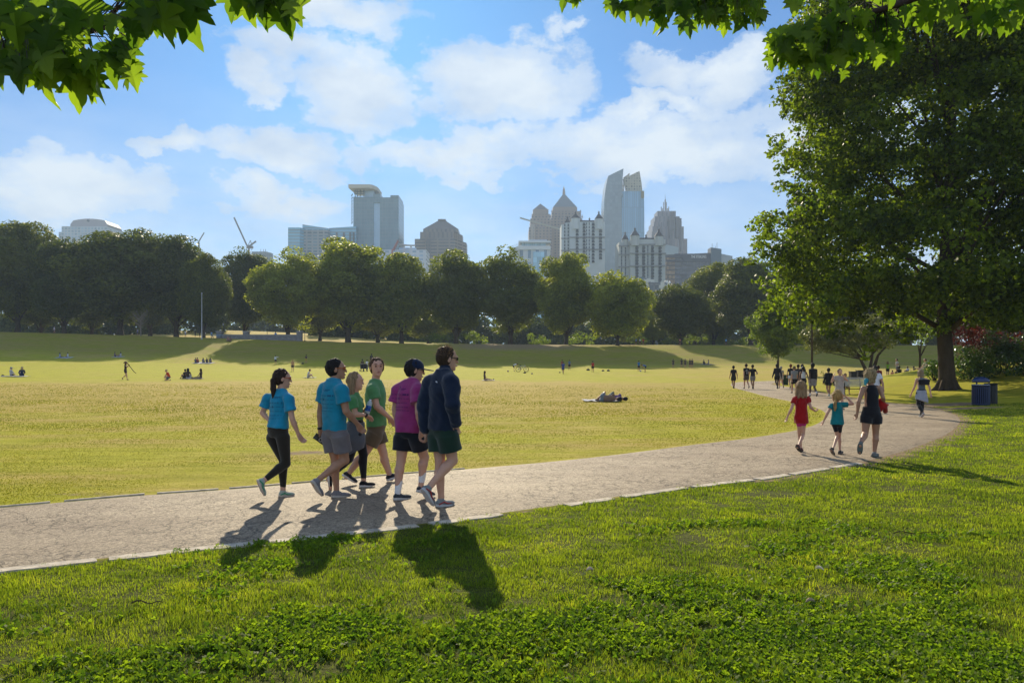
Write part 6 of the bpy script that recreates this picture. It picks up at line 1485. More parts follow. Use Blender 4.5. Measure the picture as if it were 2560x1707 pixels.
# phone in his hand
def phone(c):
    t = empty('phone', tuple(c), 0, 'dark phone with a round ring on its back in the blue shirted man\'s hand', 'phone'); t.rotation_euler = (R(78), R(38), R(12))
    bm = MB(); bm.box(-.039, .039, -.0045, .0045, -.08, .08); bm.build('case', mat('phone_case', (.025, .022, .022), .3, .6), t)
    mb = MB(); n = 20
    for i in range(n):
        a, b = 6.283 * i / n, 6.283 * (i + 1) / n; f_ = lambda q, r: (r * math.cos(q), -.0065, r * math.sin(q) - .018); mb.face([f_(a, .019), f_(b, .019), f_(b, .027), f_(a, .027)])
    mb.build('ring', mat('ring_pale', (.6, .58, .55), .4), t); mb = MB(); mb.box(-.030, .0, -.0075, -.004, .035, .068); mb.build('camera_bump', mat('cam_bump', (.10, .10, .11), .2, .7), t)
    t.rotation_euler = (R(8), R(-52), R(20)); t.scale = (1.0, 1.0, 1.0)
phone(PH[0])
# 3 blonde woman, green shirt
pts = dict(pelvis=(990, 770, 0), neck=(968, 480, 0), head=(985, 385, 0), shR=(958, 545, .15), shL=(1005, 535, -.15), elR=(985, 668, .19), wrR=(1070, 672, .16), haR=(1100, 688, .12),
           elL=(1030, 650, -.19), wrL=(1068, 632, -.12), haL=(1092, 610, -.06), hipR=(985, 835, .08), hipL=(1005, 835, -.08), knR=(930, 1045, .07), anR=(775, 1190, .05), heelR=(742, 1190, .05), toeR=(752, 1290, .05),
           knL=(1052, 1010, -.06), anL=(1053, 1215, -.05), heelL=(1015, 1285, -.05), toeL=(1155, 1280, -.05))
def ex(W, Y): W['hface'] = face_dir(R(-8), -.08); W['wrapoff'] = V3(-.05, 0, 0); W['curlL'] = 1.0
spec = dict(H=1.66, sex='f', label='blonde long haired woman in green t-shirt with a grey sweater tied round her waist', group=GW, skin='fair', voxel=.0075,
            shirt=dict(col=(.075, .25, .085), hem=.34, off=.012, sleeve=.60, seed=4), pants=dict(col=(.008, .008, .011), len=1.93, off=.005, tight=True), wrap=dict(col=(.085, .095, .12), len=.50, w0=.85, tilt=(.45, 0, -1)),
            hair=dict(col=(.26, .165, .09), style='long', len=.24, rough=.006, fcol=(.6, .42, .22), line=.22), shoes=dict(col=(.012, .012, .014), sole=(.55, .52, .48)))
e, o, W, Y = person_from(C1, 10.3, R(15), spec, pts, 'heelL', ex)
band(e, 'watch', W['wrR'], W['haR'] - W['wrR'], .031, .028, mat('watch_black', (.01, .01, .012), .4))
def bottle(c):
    t = empty('water_bottle', tuple(c), 0, 'clear bottle with a blue and white label held by the blonde woman', 'bottle'); t.rotation_euler = (R(-5), R(14), 0)
    m = MB(); tube_into(m, [(0, 0, -.085), (0, 0, -.08), (0, 0, .04), (0, 0, .075), (0, 0, .10)], [.034, .038, .038, .034, .013], 18); m.build('body', mat('bottle_clear', (.50, .60, .62), .1, .8, transl=.3), t, True)
    m = MB(); tube_into(m, [(0, 0, .10), (0, 0, .118)], [.015, .015], 12); m.build('cap', mat('cap_white', (.8, .8, .8), .5), t); m = MB(); tube_into(m, [(0, 0, -.045), (0, 0, .03)], [.0392, .0392], 18, caps=False); m.build('label', mat('label_blue', (.02, .09, .33), .5, var=.8, vscale=30), t)
bottle(np.array(P(600 + 1094 / 3.408, 840 + 610 / 3.408, Y + .02)))
# 4 man, green shirt, looking back
pts = dict(pelvis=(1160, 775, 0), neck=(1152, 370, 0), head=(1166, 268, 0), shR=(1125, 455, .18), shL=(1185, 440, -.18), elR=(1165, 600, .24), wrR=(1268, 690, .22), haR=(1318, 745, .20),
           elL=(1190, 610, -.24), wrL=(1150, 730, -.26), haL=(1140, 790, -.26), hipR=(1150, 840, .09), hipL=(1170, 840, -.09), knR=(1050, 1015, .08), anR=(925, 1170, .06), heelR=(868, 1188, .06), toeR=(990, 1262, .06),
           knL=(1222, 1000, -.06), anL=(1278, 1185, -.05), heelL=(1252, 1236, -.05), toeL=(1400, 1180, -.05))
def ex(W, Y): W['hface'] = face_dir(R(-68), .03)
spec = dict(H=1.84, sex='m', label='man in green t-shirt and khaki shorts turning his smiling face back', group=GW, skin='fair', voxel=.0075,
            shirt=dict(col=(.090, .26, .10), hem=.16, off=.018, sleeve=.58, seed=5), pants=dict(col=(.12, .085, .05), len=.50, off=.016), hair=dict(col=(.055, .028, .014), line=.62, vol=1.09, fly=1.6, strands=120, fcol=(.35, .2, .1)), eyes=True,
            shoes=dict(col=(.020, .022, .032), sole=(.55, .53, .5)))
e, o, W, Y = person_from(C1, 10.6, R(18), spec, pts, 'toeR', ex)
# 5 man, magenta shirt, navy cap
pts = dict(pelvis=(1440, 800, 0), neck=(1466, 372, 0), head=(1490, 290, 0), shR=(1528, 455, .19), shL=(1345, 450, -.19), elR=(1522, 650, .24), wrR=(1548, 800, .20), haR=(1543, 880, .18),
           elL=(1322, 625, -.22), wrL=(1345, 760, -.20), haL=(1365, 820, -.18), hipR=(1512, 860, .09), hipL=(1392, 860, -.09), knR=(1572, 1035, .10), anR=(1548, 1225, .09), heelR=(1500, 1325, .08), toeR=(1655, 1372, .10),
           knL=(1372, 1065, -.10), anL=(1345, 1320, -.09), heelL=(1308, 1398, -.09), toeL=(1456, 1388, -.08))
def ex(W, Y): W['hface'] = face_dir(R(16), -.18)
spec = dict(H=1.80, sex='m', label='man in magenta t-shirt, black shorts and navy baseball cap', group=GW, skin='fair', voxel=.0075, leg=1.02,
            shirt=dict(col=(.31, .035, .17), hem=.10, off=.024, fold=.011, wr=.004, sleeve=.60, seed=6), pants=dict(col=(.008, .010, .016), len=.56, off=.02, flare=1.6), cap=dict(col=(.008, .018, .05)), hair=dict(col=(.012, .009, .008), nape=.07, strands=0),
            glasses=('black', (.01, .01, .01)), sock=((.75, .75, .76), .36), shoes=dict(col=(.035, .045, .06), sole=(.5, .48, .45)))
e, o, W, Y = person_from(C1, 9.5, R(48), spec, pts, 'heelL', ex)
bk = nrm(W['neck'] - W['pelvis']); sd = nrm(W['shR'] - W['shL']); fw = nrm(np.cross(bk, sd)); print_on(e, o['shirt'], mat('print_ink2', (.08, .012, .10), .8), W['pelvis'] + (W['neck'] - W['pelvis']) * .66 - sd * .05, sd, bk, -fw, shirt_rows(4, 1.1))
# 6 man, navy jacket
pts = dict(pelvis=(1728, 790, 0), neck=(1742, 292, 0), head=(1768, 195, 0), shR=(1808, 385, .20), shL=(1612, 390, -.20), elR=(1812, 580, .27), wrR=(1838, 735, .22), haR=(1840, 790, .17),
           elL=(1566, 610, -.22), wrL=(1578, 790, -.20), haL=(1600, 870, -.18), hipR=(1770, 845, .09), hipL=(1690, 845, -.09), knR=(1812, 1060, .10), anR=(1632, 1262, .08), heelR=(1545, 1300, .07), toeR=(1642, 1462, .08),
           knL=(1705, 1075, -.05), anL=(1714, 1365, -.04), heelL=(1668, 1455, -.04), toeL=(1825, 1442, -.04))
def ex(W, Y): W['hface'] = face_dir(R(22), -.12)
spec = dict(H=1.90, sex='m', label='tall man in navy zip jacket and dark green shorts, rightmost of the walkers', group=GW, skin='fair', voxel=.0078,
            shirt=dict(col=(.006, .014, .036), hem=.12, off=.026, fold=.010, wr=.005, style='long', collar=True, seed=7, name='jacket', tr=.02), pants=dict(col=(.010, .032, .020), len=.60, off=.022), hair=dict(col=(.045, .024, .012), fly=2.2, strands=220, fcol=(.45, .25, .12), rough=.005),
            glasses=('black', (.01, .01, .01)), shoes=dict(col=(.22, .24, .24), sole=(.45, .44, .44), accent=(.35, .03, .03)))
e, o, W, Y = person_from(C1, 9.1, R(42), spec, pts, 'heelL', ex)
bk = nrm(W['neck'] - W['pelvis']); sd = nrm(W['shR'] - W['shL']); fw = nrm(np.cross(bk, sd)); c0 = W['neck'] - bk * .14 + sd * .03
print_on(e, o['shirt'], mat('logo_white', (.8, .8, .82), .5), c0, sd, bk, -fw, [(-.016, .004, .006, .006), (-.004, .014, .0, .006), (.004, .016, -.007, .005), (-.012, -.002, .001, .004)], 'logo')

# ---------------------------------------------------------------- woman and two girls walking away
GF = 'woman and two girls walking away up the path'
pts = dict(pelvis=(768, 690, None, 0), neck=(768, 415, None, .02), head=(765, 322, None, .05), shL=(688, 448, None, 0), shR=(848, 445, None, 0), elL=(648, 580, None, -.03), wrL=(605, 665, None, .02), haL=(592, 718, None, .04),
           elR=(882, 560, None, -.05), wrR=(928, 598, None, .02), haR=(955, 592, None, .08), hipL=(742, 715, None, 0), hipR=(795, 715, None, 0), knR=(790, 875, None, .02), anR=(733, 1010, None, -.22), heelR=(705, 1010, None, -.28), toeR=(768, 1096, None, -.16),
           knL=(745, 880, None, .10), anL=(765, 1035, None, .08), heelL=(758, 1078, None, .02), toeL=(778, 1062, None, .20))
def ex(W, Y): W['hface'] = nrm(V3(.45, 1, -.15))
spec = dict(H=1.33, sex='c', head=1.28, label='young girl in red t-shirt and pink shorts with long loose blonde hair', group=GF, skin='fair', voxel=.0085, foot=.9,
            shirt=dict(col=(.33, .004, .006), hem=-.02, off=.014, loose=1.04, sleeve=.45, seed=8, fold=.006), pants=dict(col=(.45, .02, .18), len=.34, off=.008, tight=True), hair=dict(col=(.30, .19, .095), style='long', len=.20, fcol=(.6, .42, .2)), shoes=dict(col=(.10, .012, .012), sole=(.03, .03, .03)))
person_from(CB, 14.4, R(90), spec, pts, 'toeR', ex)
pts = dict(pelvis=(1190, 735, None, 0), neck=(1193, 500, None, .0), head=(1182, 425, None, .03), shL=(1120, 530, None, 0), shR=(1270, 515, None, 0), elL=(1078, 620, None, -.02), wrL=(1032, 715, None, .03), haL=(1013, 762, None, .04),
           elR=(1372, 515, None, .02), wrR=(1295, 432, None, .08), haR=(1255, 405, None, .12), hipL=(1160, 755, None, 0), hipR=(1222, 755, None, 0), knL=(1190, 890, None, .03), anL=(1140, 1040, None, -.22), heelL=(1108, 1042, None, -.26), toeL=(1150, 1130, None, -.18),
           knR=(1215, 900, None, .08), anR=(1222, 1060, None, .06), heelR=(1208, 1106, None, .0), toeR=(1258, 1090, None, .16))
def ex(W, Y):
    W['hface'] = nrm(V3(-.15, 1, .05)); W['tail'] = [np.array(P(1840 + x / 4.704, 900 + y / 4.704, Y + d)) for x, y, d in ((1175, 465, -.05), (1165, 510, -.07), (1165, 560, -.08), (1163, 592, -.08))]
spec = dict(H=1.22, sex='c', head=1.30, label='small girl in turquoise t-shirt and black shorts, one hand raised to her head', group=GF, skin='fair', voxel=.0085, foot=.9,
            shirt=dict(col=(.004, .20, .22), hem=.08, off=.014, loose=1.05, sleeve=.40, seed=9, fold=.006), pants=dict(col=(.010, .010, .014), len=.62, off=.006, tight=True), hair=dict(col=(.40, .25, .09), style='tail', tr=(.020, .028, .026, .014), fcol=(.7, .5, .2)), shoes=dict(col=(.02, .02, .02), sole=(.15, .12, .1)))
person_from(CB, 13.9, R(90), spec, pts, 'heelR', ex)
pts = dict(pelvis=(1590, 620, None, 0), neck=(1590, 290, None, .0), head=(1565, 190, None, .03), shL=(1490, 325, None, 0), shR=(1700, 320, None, 0), elL=(1442, 490, None, -.05), wrL=(1428, 620, None, .0), haL=(1413, 685, None, .03),
           elR=(1728, 440, None, -.05), wrR=(1742, 505, None, .10), haR=(1735, 540, None, .16), hipL=(1535, 670, None, 0), hipR=(1645, 670, None, 0), knL=(1518, 862, None, -.02), anL=(1472, 965, None, -.30), heelL=(1462, 980, None, -.36), toeL=(1452, 1112, None, -.30),
           knR=(1642, 870, None, .04), anR=(1628, 1075, None, .02), heelR=(1600, 1136, None, -.05), toeR=(1668, 1126, None, .18))
def ex(W, Y): W['hface'] = nrm(V3(-.25, 1, 0))
spec = dict(H=1.68, sex='f', label='woman in black racerback top and black shorts carrying a red jacket, right of the girls', group=GF, skin='tan', voxel=.0085,
            shirt=dict(col=(.009, .009, .014), hem=.30, off=.006, style='tank', wr=.001, fold=.002), pants=dict(col=(.009, .009, .013), len=.36, off=.016, waist=.36, flare=1.6),
            hair=dict(col=(.36, .26, .13), style='bob', len=.12, rough=.012, vol=1.16, fly=2.5, strands=240, fcol=(.6, .5, .3)), shoes=dict(col=(.16, .16, .15), sole=(.10, .13, .12)))
e, o, W, Y = person_from(CB, 14.2, R(90), spec, pts, 'heelR', ex)
# dyed hair end
def blob_part(name, m, parent, prims, h=.008, wr=0.0, world=True):
    pts_ = [p for q in prims for p in (q[0], q[1])]; Fs = fit_field(pts_, max(max(q[2], q[3]) for q in prims) + .02, h)
    for (a, b, ra, rb) in prims: Fs.cone(a, b, ra, rb, .015)
    if wr: Fs.wrinkle(wr, 45, 2)
    V, f = Fs.mesh(); return mk(name, V, f, m, parent, True, world_space=True)
q = lambda x, y, d: np.array(P(1840 + x / 4.704, 900 + y / 4.704, Y + d))
blob_part('dyed_hair_end', hair_m((.04, .30, .38)), e, [(q(1530, 240, -.05), q(1520, 285, -.06), .045, .022)], .007, .004)
rj = empty('jacket', tuple(q(1725, 560, .1)), 0, 'crumpled red jacket hanging from the hand of the woman in black', 'jacket')
blob_part('cloth', cloth_m((.42, .010, .010), tr=.25), rj, [(q(1700, 480, .05), q(1715, 530, .08), .045, .075), (q(1715, 530, .08), q(1700, 590, .08), .075, .03), (q(1730, 530, .08), q(1790, 528, .1), .05, .012), (q(1735, 540, .08), q(1765, 560, .1), .06, .035)], .009, .007)
blob_part('pouch', cloth_m((.30, .03, .015), tr=.15), rj, [(q(1752, 560, .08), q(1755, 600, .08), .045, .045)], .009, .001)

# ---------------------------------------------------------------- everybody else in the park
def pose_joints(root, H, yaw, pose, arms='down', seed=0, lean=0.0):
    """yaw: heading from +X towards +Y"""
    f = V3(math.cos(yaw), math.sin(yaw), 0); r = V3(math.sin(yaw), -math.cos(yaw), 0); z = V3(0, 0, 1); o = np.asarray(root, float)
    def q(s, fw, h): return o + (r * s + f * fw + z * h) * H
    J = {}; rs = random.Random(seed)
    if pose in ('stand', 'walk', 'walk2'):
        J['pelvis'] = q(0, 0, .53); J['neck'] = q(0, .02 + lean, .825); J['head'] = q(0, .035 + lean * 1.3, .925)
        J['shR'], J['shL'] = q(.098, lean, .80), q(-.098, lean, .80); J['hipR'], J['hipL'] = q(.05, 0, .49), q(-.05, 0, .49)
        sw = {'stand': 0, 'walk': 1, 'walk2': -1}[pose]
        for sd, g in (('R', 1), ('L', -1)):
            a = sw * g                      # a>0: this leg forward
            if a > 0: J['kn' + sd], J['an' + sd], J['heel' + sd], J['toe' + sd] = q(g * .05, .08, .275), q(g * .05, .10, .055), q(g * .05, .06, .012), q(g * .055, .21, .012)
            elif a < 0: J['kn' + sd], J['an' + sd], J['heel' + sd], J['toe' + sd] = q(g * .05, .02, .27), q(g * .05, -.15, .115), q(g * .05, -.20, .10), q(g * .05, -.12, .012)
            else: J['kn' + sd], J['an' + sd], J['heel' + sd], J['toe' + sd] = q(g * .06, .015, .275), q(g * .065, -.0, .05), q(g * .065, -.035, .012), q(g * .08, .11, .012)
            b = -a
            if arms == 'down': J['el' + sd], J['wr' + sd], J['ha' + sd] = q(g * .128, .05 * b - .02, .625), q(g * .138, .12 * b + .02, .49), q(g * .135, .14 * b + .03, .44)
            if arms == 'jog': J['el' + sd], J['wr' + sd], J['ha' + sd] = q(g * .16, -.05 + .05 * b, .64), q(g * .11, .09 + .06 * b, .62), q(g * .09, .14 + .06 * b, .64)
            if arms == 'front': J['el' + sd], J['wr' + sd], J['ha' + sd] = q(g * .14, .0, .64), q(g * .05, .12, .62), q(g * .02, .16, .62)
            if arms == 'up': J['el' + sd], J['wr' + sd], J['ha' + sd] = q(g * .20, .05, .80), q(g * .14, .08, .93), q(g * .10, .09, .97)
            if arms == 'reach': J['el' + sd], J['wr' + sd], J['ha' + sd] = (q(.22, .05, .78), q(.34, .10, .84), q(.40, .12, .86)) if g > 0 else (q(-.14, 0, .63), q(-.12, .08, .52), q(-.1, .1, .48))
            if arms == 'face': J['el' + sd], J['wr' + sd], J['ha' + sd] = (q(.20, .06, .68), q(.175, .12, .84), q(.15, .12, .89)) if g > 0 else (q(-.15, .10, .72), q(-.03, .13, .86), q(.02, .12, .91))
            if arms == 'stick': J['el' + sd], J['wr' + sd], J['ha' + sd] = (q(.12, .10, .72), q(.06, .17, .80), q(.03, .20, .84)) if g > 0 else (q(-.12, .08, .70), q(-.04, .17, .77), q(0, .20, .80))
    elif pose == 'bend':
        J['pelvis'] = q(0, -.06, .52); J['neck'] = q(0, .20, .64); J['head'] = q(0, .30, .62); J['shR'], J['shL'] = q(.10, .17, .62), q(-.10, .17, .62); J['hipR'], J['hipL'] = q(.05, -.05, .48), q(-.05, -.05, .48)
        for sd, g in (('R', 1), ('L', -1)):
            J['kn' + sd], J['an' + sd], J['heel' + sd], J['toe' + sd] = q(g * .07, .02, .27), q(g * .075, -.0, .05), q(g * .075, -.035, .012), q(g * .09, .11, .012)
            J['el' + sd], J['wr' + sd], J['ha' + sd] = q(g * .12, .20, .44), q(g * .07, .22, .30), q(g * .06, .23, .25)
    elif pose in ('sit', 'knees', 'cross'):
        J['pelvis'] = q(0, 0, .09); J['neck'] = q(0, -.02 + lean, .385); J['head'] = q(0, .01 + lean * 1.5, .485); J['shR'], J['shL'] = q(.105, -.02 + lean, .36), q(-.105, -.02 + lean, .36); J['hipR'], J['hipL'] = q(.055, .02, .065), q(-.055, .02, .065)
        for sd, g in (('R', 1), ('L', -1)):
            if pose == 'sit': J['kn' + sd], J['an' + sd], J['heel' + sd], J['toe' + sd] = q(g * .06, .25, .085), q(g * .05, .47, .045), q(g * .05, .50, .02), q(g * .06, .53, .13)
            elif pose == 'knees': J['kn' + sd], J['an' + sd], J['heel' + sd], J['toe' + sd] = q(g * .07, .20, .235), q(g * .06, .30, .045), q(g * .06, .27, .012), q(g * .07, .41, .012)
            else: J['kn' + sd], J['an' + sd], J['heel' + sd], J['toe' + sd] = q(g * .19, .14, .07), q(-g * .02, .19, .04), q(-g * .05, .17, .03), q(-g * .12, .20, .03)
            J['el' + sd], J['wr' + sd], J['ha' + sd] = q(g * .145, .03, .22), q(g * .09, .14, .16), q(g * .06, .18, .15)
            if arms == 'back': J['el' + sd], J['wr' + sd], J['ha' + sd] = q(g * .14, -.10, .22), q(g * .14, -.16, .06), q(g * .14, -.17, .02)
    elif pose == 'kneel':
        J['pelvis'] = q(0, -.05, .20); J['neck'] = q(0, .06, .47); J['head'] = q(0, .12, .55); J['shR'], J['shL'] = q(.10, .05, .44), q(-.10, .05, .44); J['hipR'], J['hipL'] = q(.055, -.03, .18), q(-.055, -.03, .18)
        for sd, g in (('R', 1), ('L', -1)):
            J['kn' + sd], J['an' + sd], J['heel' + sd], J['toe' + sd] = (q(g * .07, .17, .24), q(g * .07, .14, .05), q(g * .07, .10, .012), q(g * .07, .25, .012)) if g > 0 else (q(g * .06, .14, .04), q(g * .06, -.10, .04), q(g * .06, -.15, .05), q(g * .06, -.12, .01))
            J['el' + sd], J['wr' + sd], J['ha' + sd] = q(g * .13, .12, .30), q(g * .08, .20, .18), q(g * .06, .22, .12)
    elif pose == 'chair':
        J['pelvis'] = q(0, 0, .30); J['neck'] = q(0, -.02, .60); J['head'] = q(0, .01, .70); J['shR'], J['shL'] = q(.105, -.02, .575), q(-.105, -.02, .575); J['hipR'], J['hipL'] = q(.055, .02, .285), q(-.055, .02, .285)
        for sd, g in (('R', 1), ('L', -1)):
            J['kn' + sd], J['an' + sd], J['heel' + sd], J['toe' + sd] = q(g * .08, .25, .285), q(g * .08, .25, .05), q(g * .08, .22, .012), q(g * .09, .36, .012)
            J['el' + sd], J['wr' + sd], J['ha' + sd] = q(g * .15, .04, .43), q(g * .09, .17, .36), q(g * .06, .22, .36)
    elif pose == 'lie':   # on one side, knees drawn up, head towards +r side
        J['pelvis'] = q(-.10, 0, .10); J['neck'] = q(.20, -.03, .09); J['head'] = q(.31, -.02, .08); J['shR'], J['shL'] = q(.17, -.02, .19), q(.17, -.02, .04); J['hipR'], J['hipL'] = q(-.13, 0, .145), q(-.13, 0, .055)
        for sd, h1 in (('R', .24), ('L', .05)):
            J['kn' + sd], J['an' + sd], J['heel' + sd], J['toe' + sd] = q(-.02 if sd == 'R' else -.16, .22, h1), q(-.26, .16, .05), q(-.29, .14, .05), q(-.25, .26, .03)
            J['el' + sd], J['wr' + sd], J['ha' + sd] = q(.10, .12, .10 if sd == 'R' else .03), q(.22, .16, .05), q(.26, .14, .04)
    J['root'] = o
    for a in 'RL':
        t = nrm(J['toe' + a] - J['heel' + a]); up_ = J['an' + a] - J['heel' + a]; u = up_ - t * (up_ @ t); J['fup' + a] = nrm(u) if np.linalg.norm(u) > 1e-3 else z
    J['hface'] = nrm(f * 1.0 + z * (-.1)) if pose != 'lie' else nrm(f + z * .3)
    if pose == 'lie': J['hup'] = r
    if pose == 'bend': J['hface'] = nrm(f * .5 - z); J['hup'] = f
    return J
FRAC = {'stand': 1.0, 'walk': .985, 'walk2': .985, 'bend': .66, 'sit': .555, 'knees': .555, 'cross': .555, 'kneel': .62, 'chair': .77, 'lie': .3}
BK, WH, NV, GY = (.012, .012, .014), (.62, .64, .68), (.015, .025, .06), (.17, .17, .18)
def folk(px, foot, head, pose, yaw, label, shirt, pants, group=None, skin='fair', hair=(.03, .018, .012), hst='short', arms='down', ln=.62, sex='m', Y=None, H=None, style='tee', cap=None, fat=1.0, look=None, sock=None, lean=0.0, tail=False, wrap=None, hem=.14, shoes=(.05, .05, .055), sole=(.4, .4, .4)):
    p = gnd(px, foot) if Y is None else Vector(((px - CX) / F * Y, Y, tz((px - CX) / F * Y, Y)))
    H = H or max(1.5, min(1.95, (foot - head) / F * p.y / FRAC[pose]))
    J = pose_joints((p.x, p.y, p.z + (.02 if p.y < 60 and pose.startswith(('st', 'wa')) else 0)), H, R(yaw), pose, arms, int(px), lean)
    if look is not None: J['hface'] = face_dir(R(look), -.05)
    h = min(.034, max(.0095, p.y / 760 * .42))
    if tail:
        hd = J['head']; b = -J['hface']; J['tail'] = [hd + b * .09 + V3(0, 0, .05), hd + b * .13 - V3(0, 0, .04), hd + b * .11 - V3(0, 0, .20), hd + b * .10 - V3(0, 0, .30)]
    sp = dict(H=H, sex=sex, voxel=h, label=label, group=group, skin=skin, fat=fat, head=1.12 if H < 1.45 else 1.0, hair=dict(col=hair, style=hst, strands=0, len=.22 if hst == 'long' else .14), shirt=dict(col=shirt, style=style, hem=hem, off=.011, wr=.003), pants=dict(col=pants, len=ln, off=.014, flare=1.6, tight=ln > 1), shoes=dict(col=shoes, sole=sole))
    if cap: sp['cap'] = dict(col=cap)
    if sock: sp['sock'] = sock
    if wrap: sp['wrap'] = wrap
    if shirt == 'skin': sp['shirt'] = None
    if pants == 'skin': sp['pants'] = None
    return build_person(J, sp)
GP = 'walkers strung out along the far bend of the path'
folk(1834, 972.5, 915.5, 'walk', 88, 'walker in dark tee and dark shorts furthest left on the path bend', (.022, .022, .026), (.03, .03, .032), GP, 'tan', BK)
_e, _o = folk(1866, 972.5, 911, 'walk2', 92, 'walker in black tee with white back print and brown shorts', BK, (.10, .085, .08), GP, 'fair', (.04, .02, .012))
_c = np.array(_e.location) + V3(0, 0, 1.2)
print_on(_e, _o['shirt'], mat('print_white', (.6, .6, .62), .8), _c, V3(1, 0, 0), V3(0, 0, 1), V3(0, -1, 0), [(-.06, .06, .16, .03), (-.09, .02, .09, .025), (.02, .09, .05, .02), (-.05, .05, -.02, .03), (-.04, .05, -.10, .03)])
folk(1882, 973.5, 913, 'walk', 88, 'jogger with bent arms in black tee and light grey shorts', (.022, .022, .026), (.24, .23, .23), GP, 'tan', (.03, .02, .015), arms='jog')
folk(1943, 973, 911, 'walk', 90, 'walker in dark long sleeved top with a waist bag, beside the green bin', (.030, .030, .036), BK, GP, 'dark', BK, style='long', ln=.55)
folk(1953, 971.5, 917.5, 'walk2', 92, 'woman in pale top half hidden behind the walker with the waist bag', (.45, .42, .42), (.5, .48, .47), GP, 'fair', (.4, .38, .35), sex='f', ln=.35)
folk(1977, 972.5, 912, 'walk', 80, 'red haired woman in black top and white shorts', (.02, .02, .024), WH, GP, 'fair', (.18, .045, .015), 'curly', sex='f', ln=.32)
folk(1986, 984, 917, 'walk2', 92, 'man in grey tee and black shorts with short fair hair', (.30, .31, .33), BK, GP, 'fair', (.20, .13, .08))
folk(1996, 976, 912.5, 'walk', 92, 'man in black tee mostly hidden behind the grey tee walker', (.02, .02, .024), (.05, .05, .05), GP, 'tan', (.04, .03, .02))
folk(2006, 978, 912, 'walk2', 92, 'man in dark tee just left of the white cap', (.025, .02, .03), (.04, .04, .05), GP, 'tan', BK)
folk(2009, 988, 918, 'walk', 92, 'woman in white tank top, black leggings and pale cap with long black hair', WH, BK, GP, 'brown', BK, 'short', sex='f', ln=1.9, style='tank', cap=(.5, .55, .65), tail=True, hem=.30)
folk(2032.5, 993, 909.5, 'walk2', 92, 'big man in black tee and grey shorts with white socks', (.012, .012, .014), (.24, .23, .225), GP, 'dark', BK, fat=1.28, ln=.72, sock=((.7, .7, .7), .30))
folk(2072, 993, 922, 'walk', 86, 'walker in black hoodie and black shorts with bare legs', BK, BK, GP, 'tan', BK, style='long', fat=1.15, ln=.38, shoes=(.35, .42, .40))
folk(2098.5, 1026, 923, 'stand', -95, 'curly haired man in beige top facing the camera with both hands at his face', (.42, .36, .32), (.46, .38, .30), GP, 'fair', (.06, .032, .02), 'curly', arms='face', ln=.7, look=-95)
folk(2188, 1028, 917, 'walk', 86, 'man in white printed tee hidden behind the woman in black', (.60, .62, .66), (.1, .1, .12), GP, 'tan', BK)
folk(2196, 985, 919, 'walk2', 88, 'person in dark red top behind the white printed tee', (.20, .02, .04), (.03, .03, .04), GP, 'tan', (.05, .02, .015), sex='f')
# woman with grey wrap
_e, _o = folk(2303.5, 1046, 926, 'walk', 88, 'woman in grey sleeveless top, black leggings and a grey sweater tied round her hips, on the bend', (.10, .13, .15), BK, GP, 'fair', (.30, .22, .13), 'bob', sex='f', ln=1.9, style='tank', wrap=dict(col=(.34, .36, .42), len=.44, w0=1.35, tilt=(-.35, 0, -1)), hem=.3)
_e['label'] = 'woman in grey sleeveless top with a grey sweater tied round her hips'
_q = np.array(_e.location) + V3(.0, -.155, 1.13)
blob_part('waist_bag', cloth_m((.008, .008, .010), tr=0), _e, [(_q + V3(-.13, 0, .03), _q + V3(.13, 0, .03), .055, .055), (_q + V3(-.12, 0, -.05), _q + V3(.12, 0, -.05), .05, .05)], .014)
# person sitting on the bench
GB2 = 'white slatted benches beside the path'
def bench(px, foot, yaw, label, Y=None):
    p = gnd(px, foot); t = empty('park_bench', (p.x, p.y, p.z), R(yaw), label, 'bench', GB2); wd = mat('bench_slat', (.50, .49, .45), .55, .4, var=.2); ir = mat('bench_iron', (.012, .013, .013), .5, .5)
    m = MB()
    for i in range(6): y = -.22 + .085 * i; m.box(-.72, .72, y, y + .06, .43 + .01 * math.cos(i), .455 + .01 * math.cos(i))
    m.build('seat', wd, t); m = MB()
    for i in range(6): z = .50 + .075 * i; y = .27 + .03 * i; m.box(-.72, .72, y, y + .022, z, z + .055)
    m.build('backrest', wd, t)
    for x in (-.62, .62):
        m = MB(); tube_into(m, [(x, -.26, 0), (x, -.10, .22), (x, .10, .40), (x, .30, .46), (x, .38, .70), (x, .47, .95)], [.028] * 6, 6); tube_into(m, [(x, .36, 0), (x, .22, .20), (x, .0, .30), (x, -.22, .42), (x, -.26, .62), (x, -.05, .68), (x, .33, .66)], [.026] * 7, 6)
        tube_into(m, [(x, -.08, .20), (x, .02, .12), (x, .14, .18), (x, .08, .26), (x, -.06, .22)], [.018] * 5, 5); m.build('leg', ir, t, True)
    m = MB(); tube_into(m, [(-.62, .05, .30), (.62, .05, .30)], [.018] * 2, 6); m.build('stretcher', ir, t)
    return t
bench(2141, 986, -18, 'right hand bench of the pair, empty, behind the woman in black'); bench(2120, 985, -22, 'left hand bench of the pair, with a man sitting on it')
folk(2113, 985, 935, 'chair', -100, 'man in pale tee sitting on the left hand bench', (.40, .42, .46), (.06, .07, .10), None, 'tan', BK)
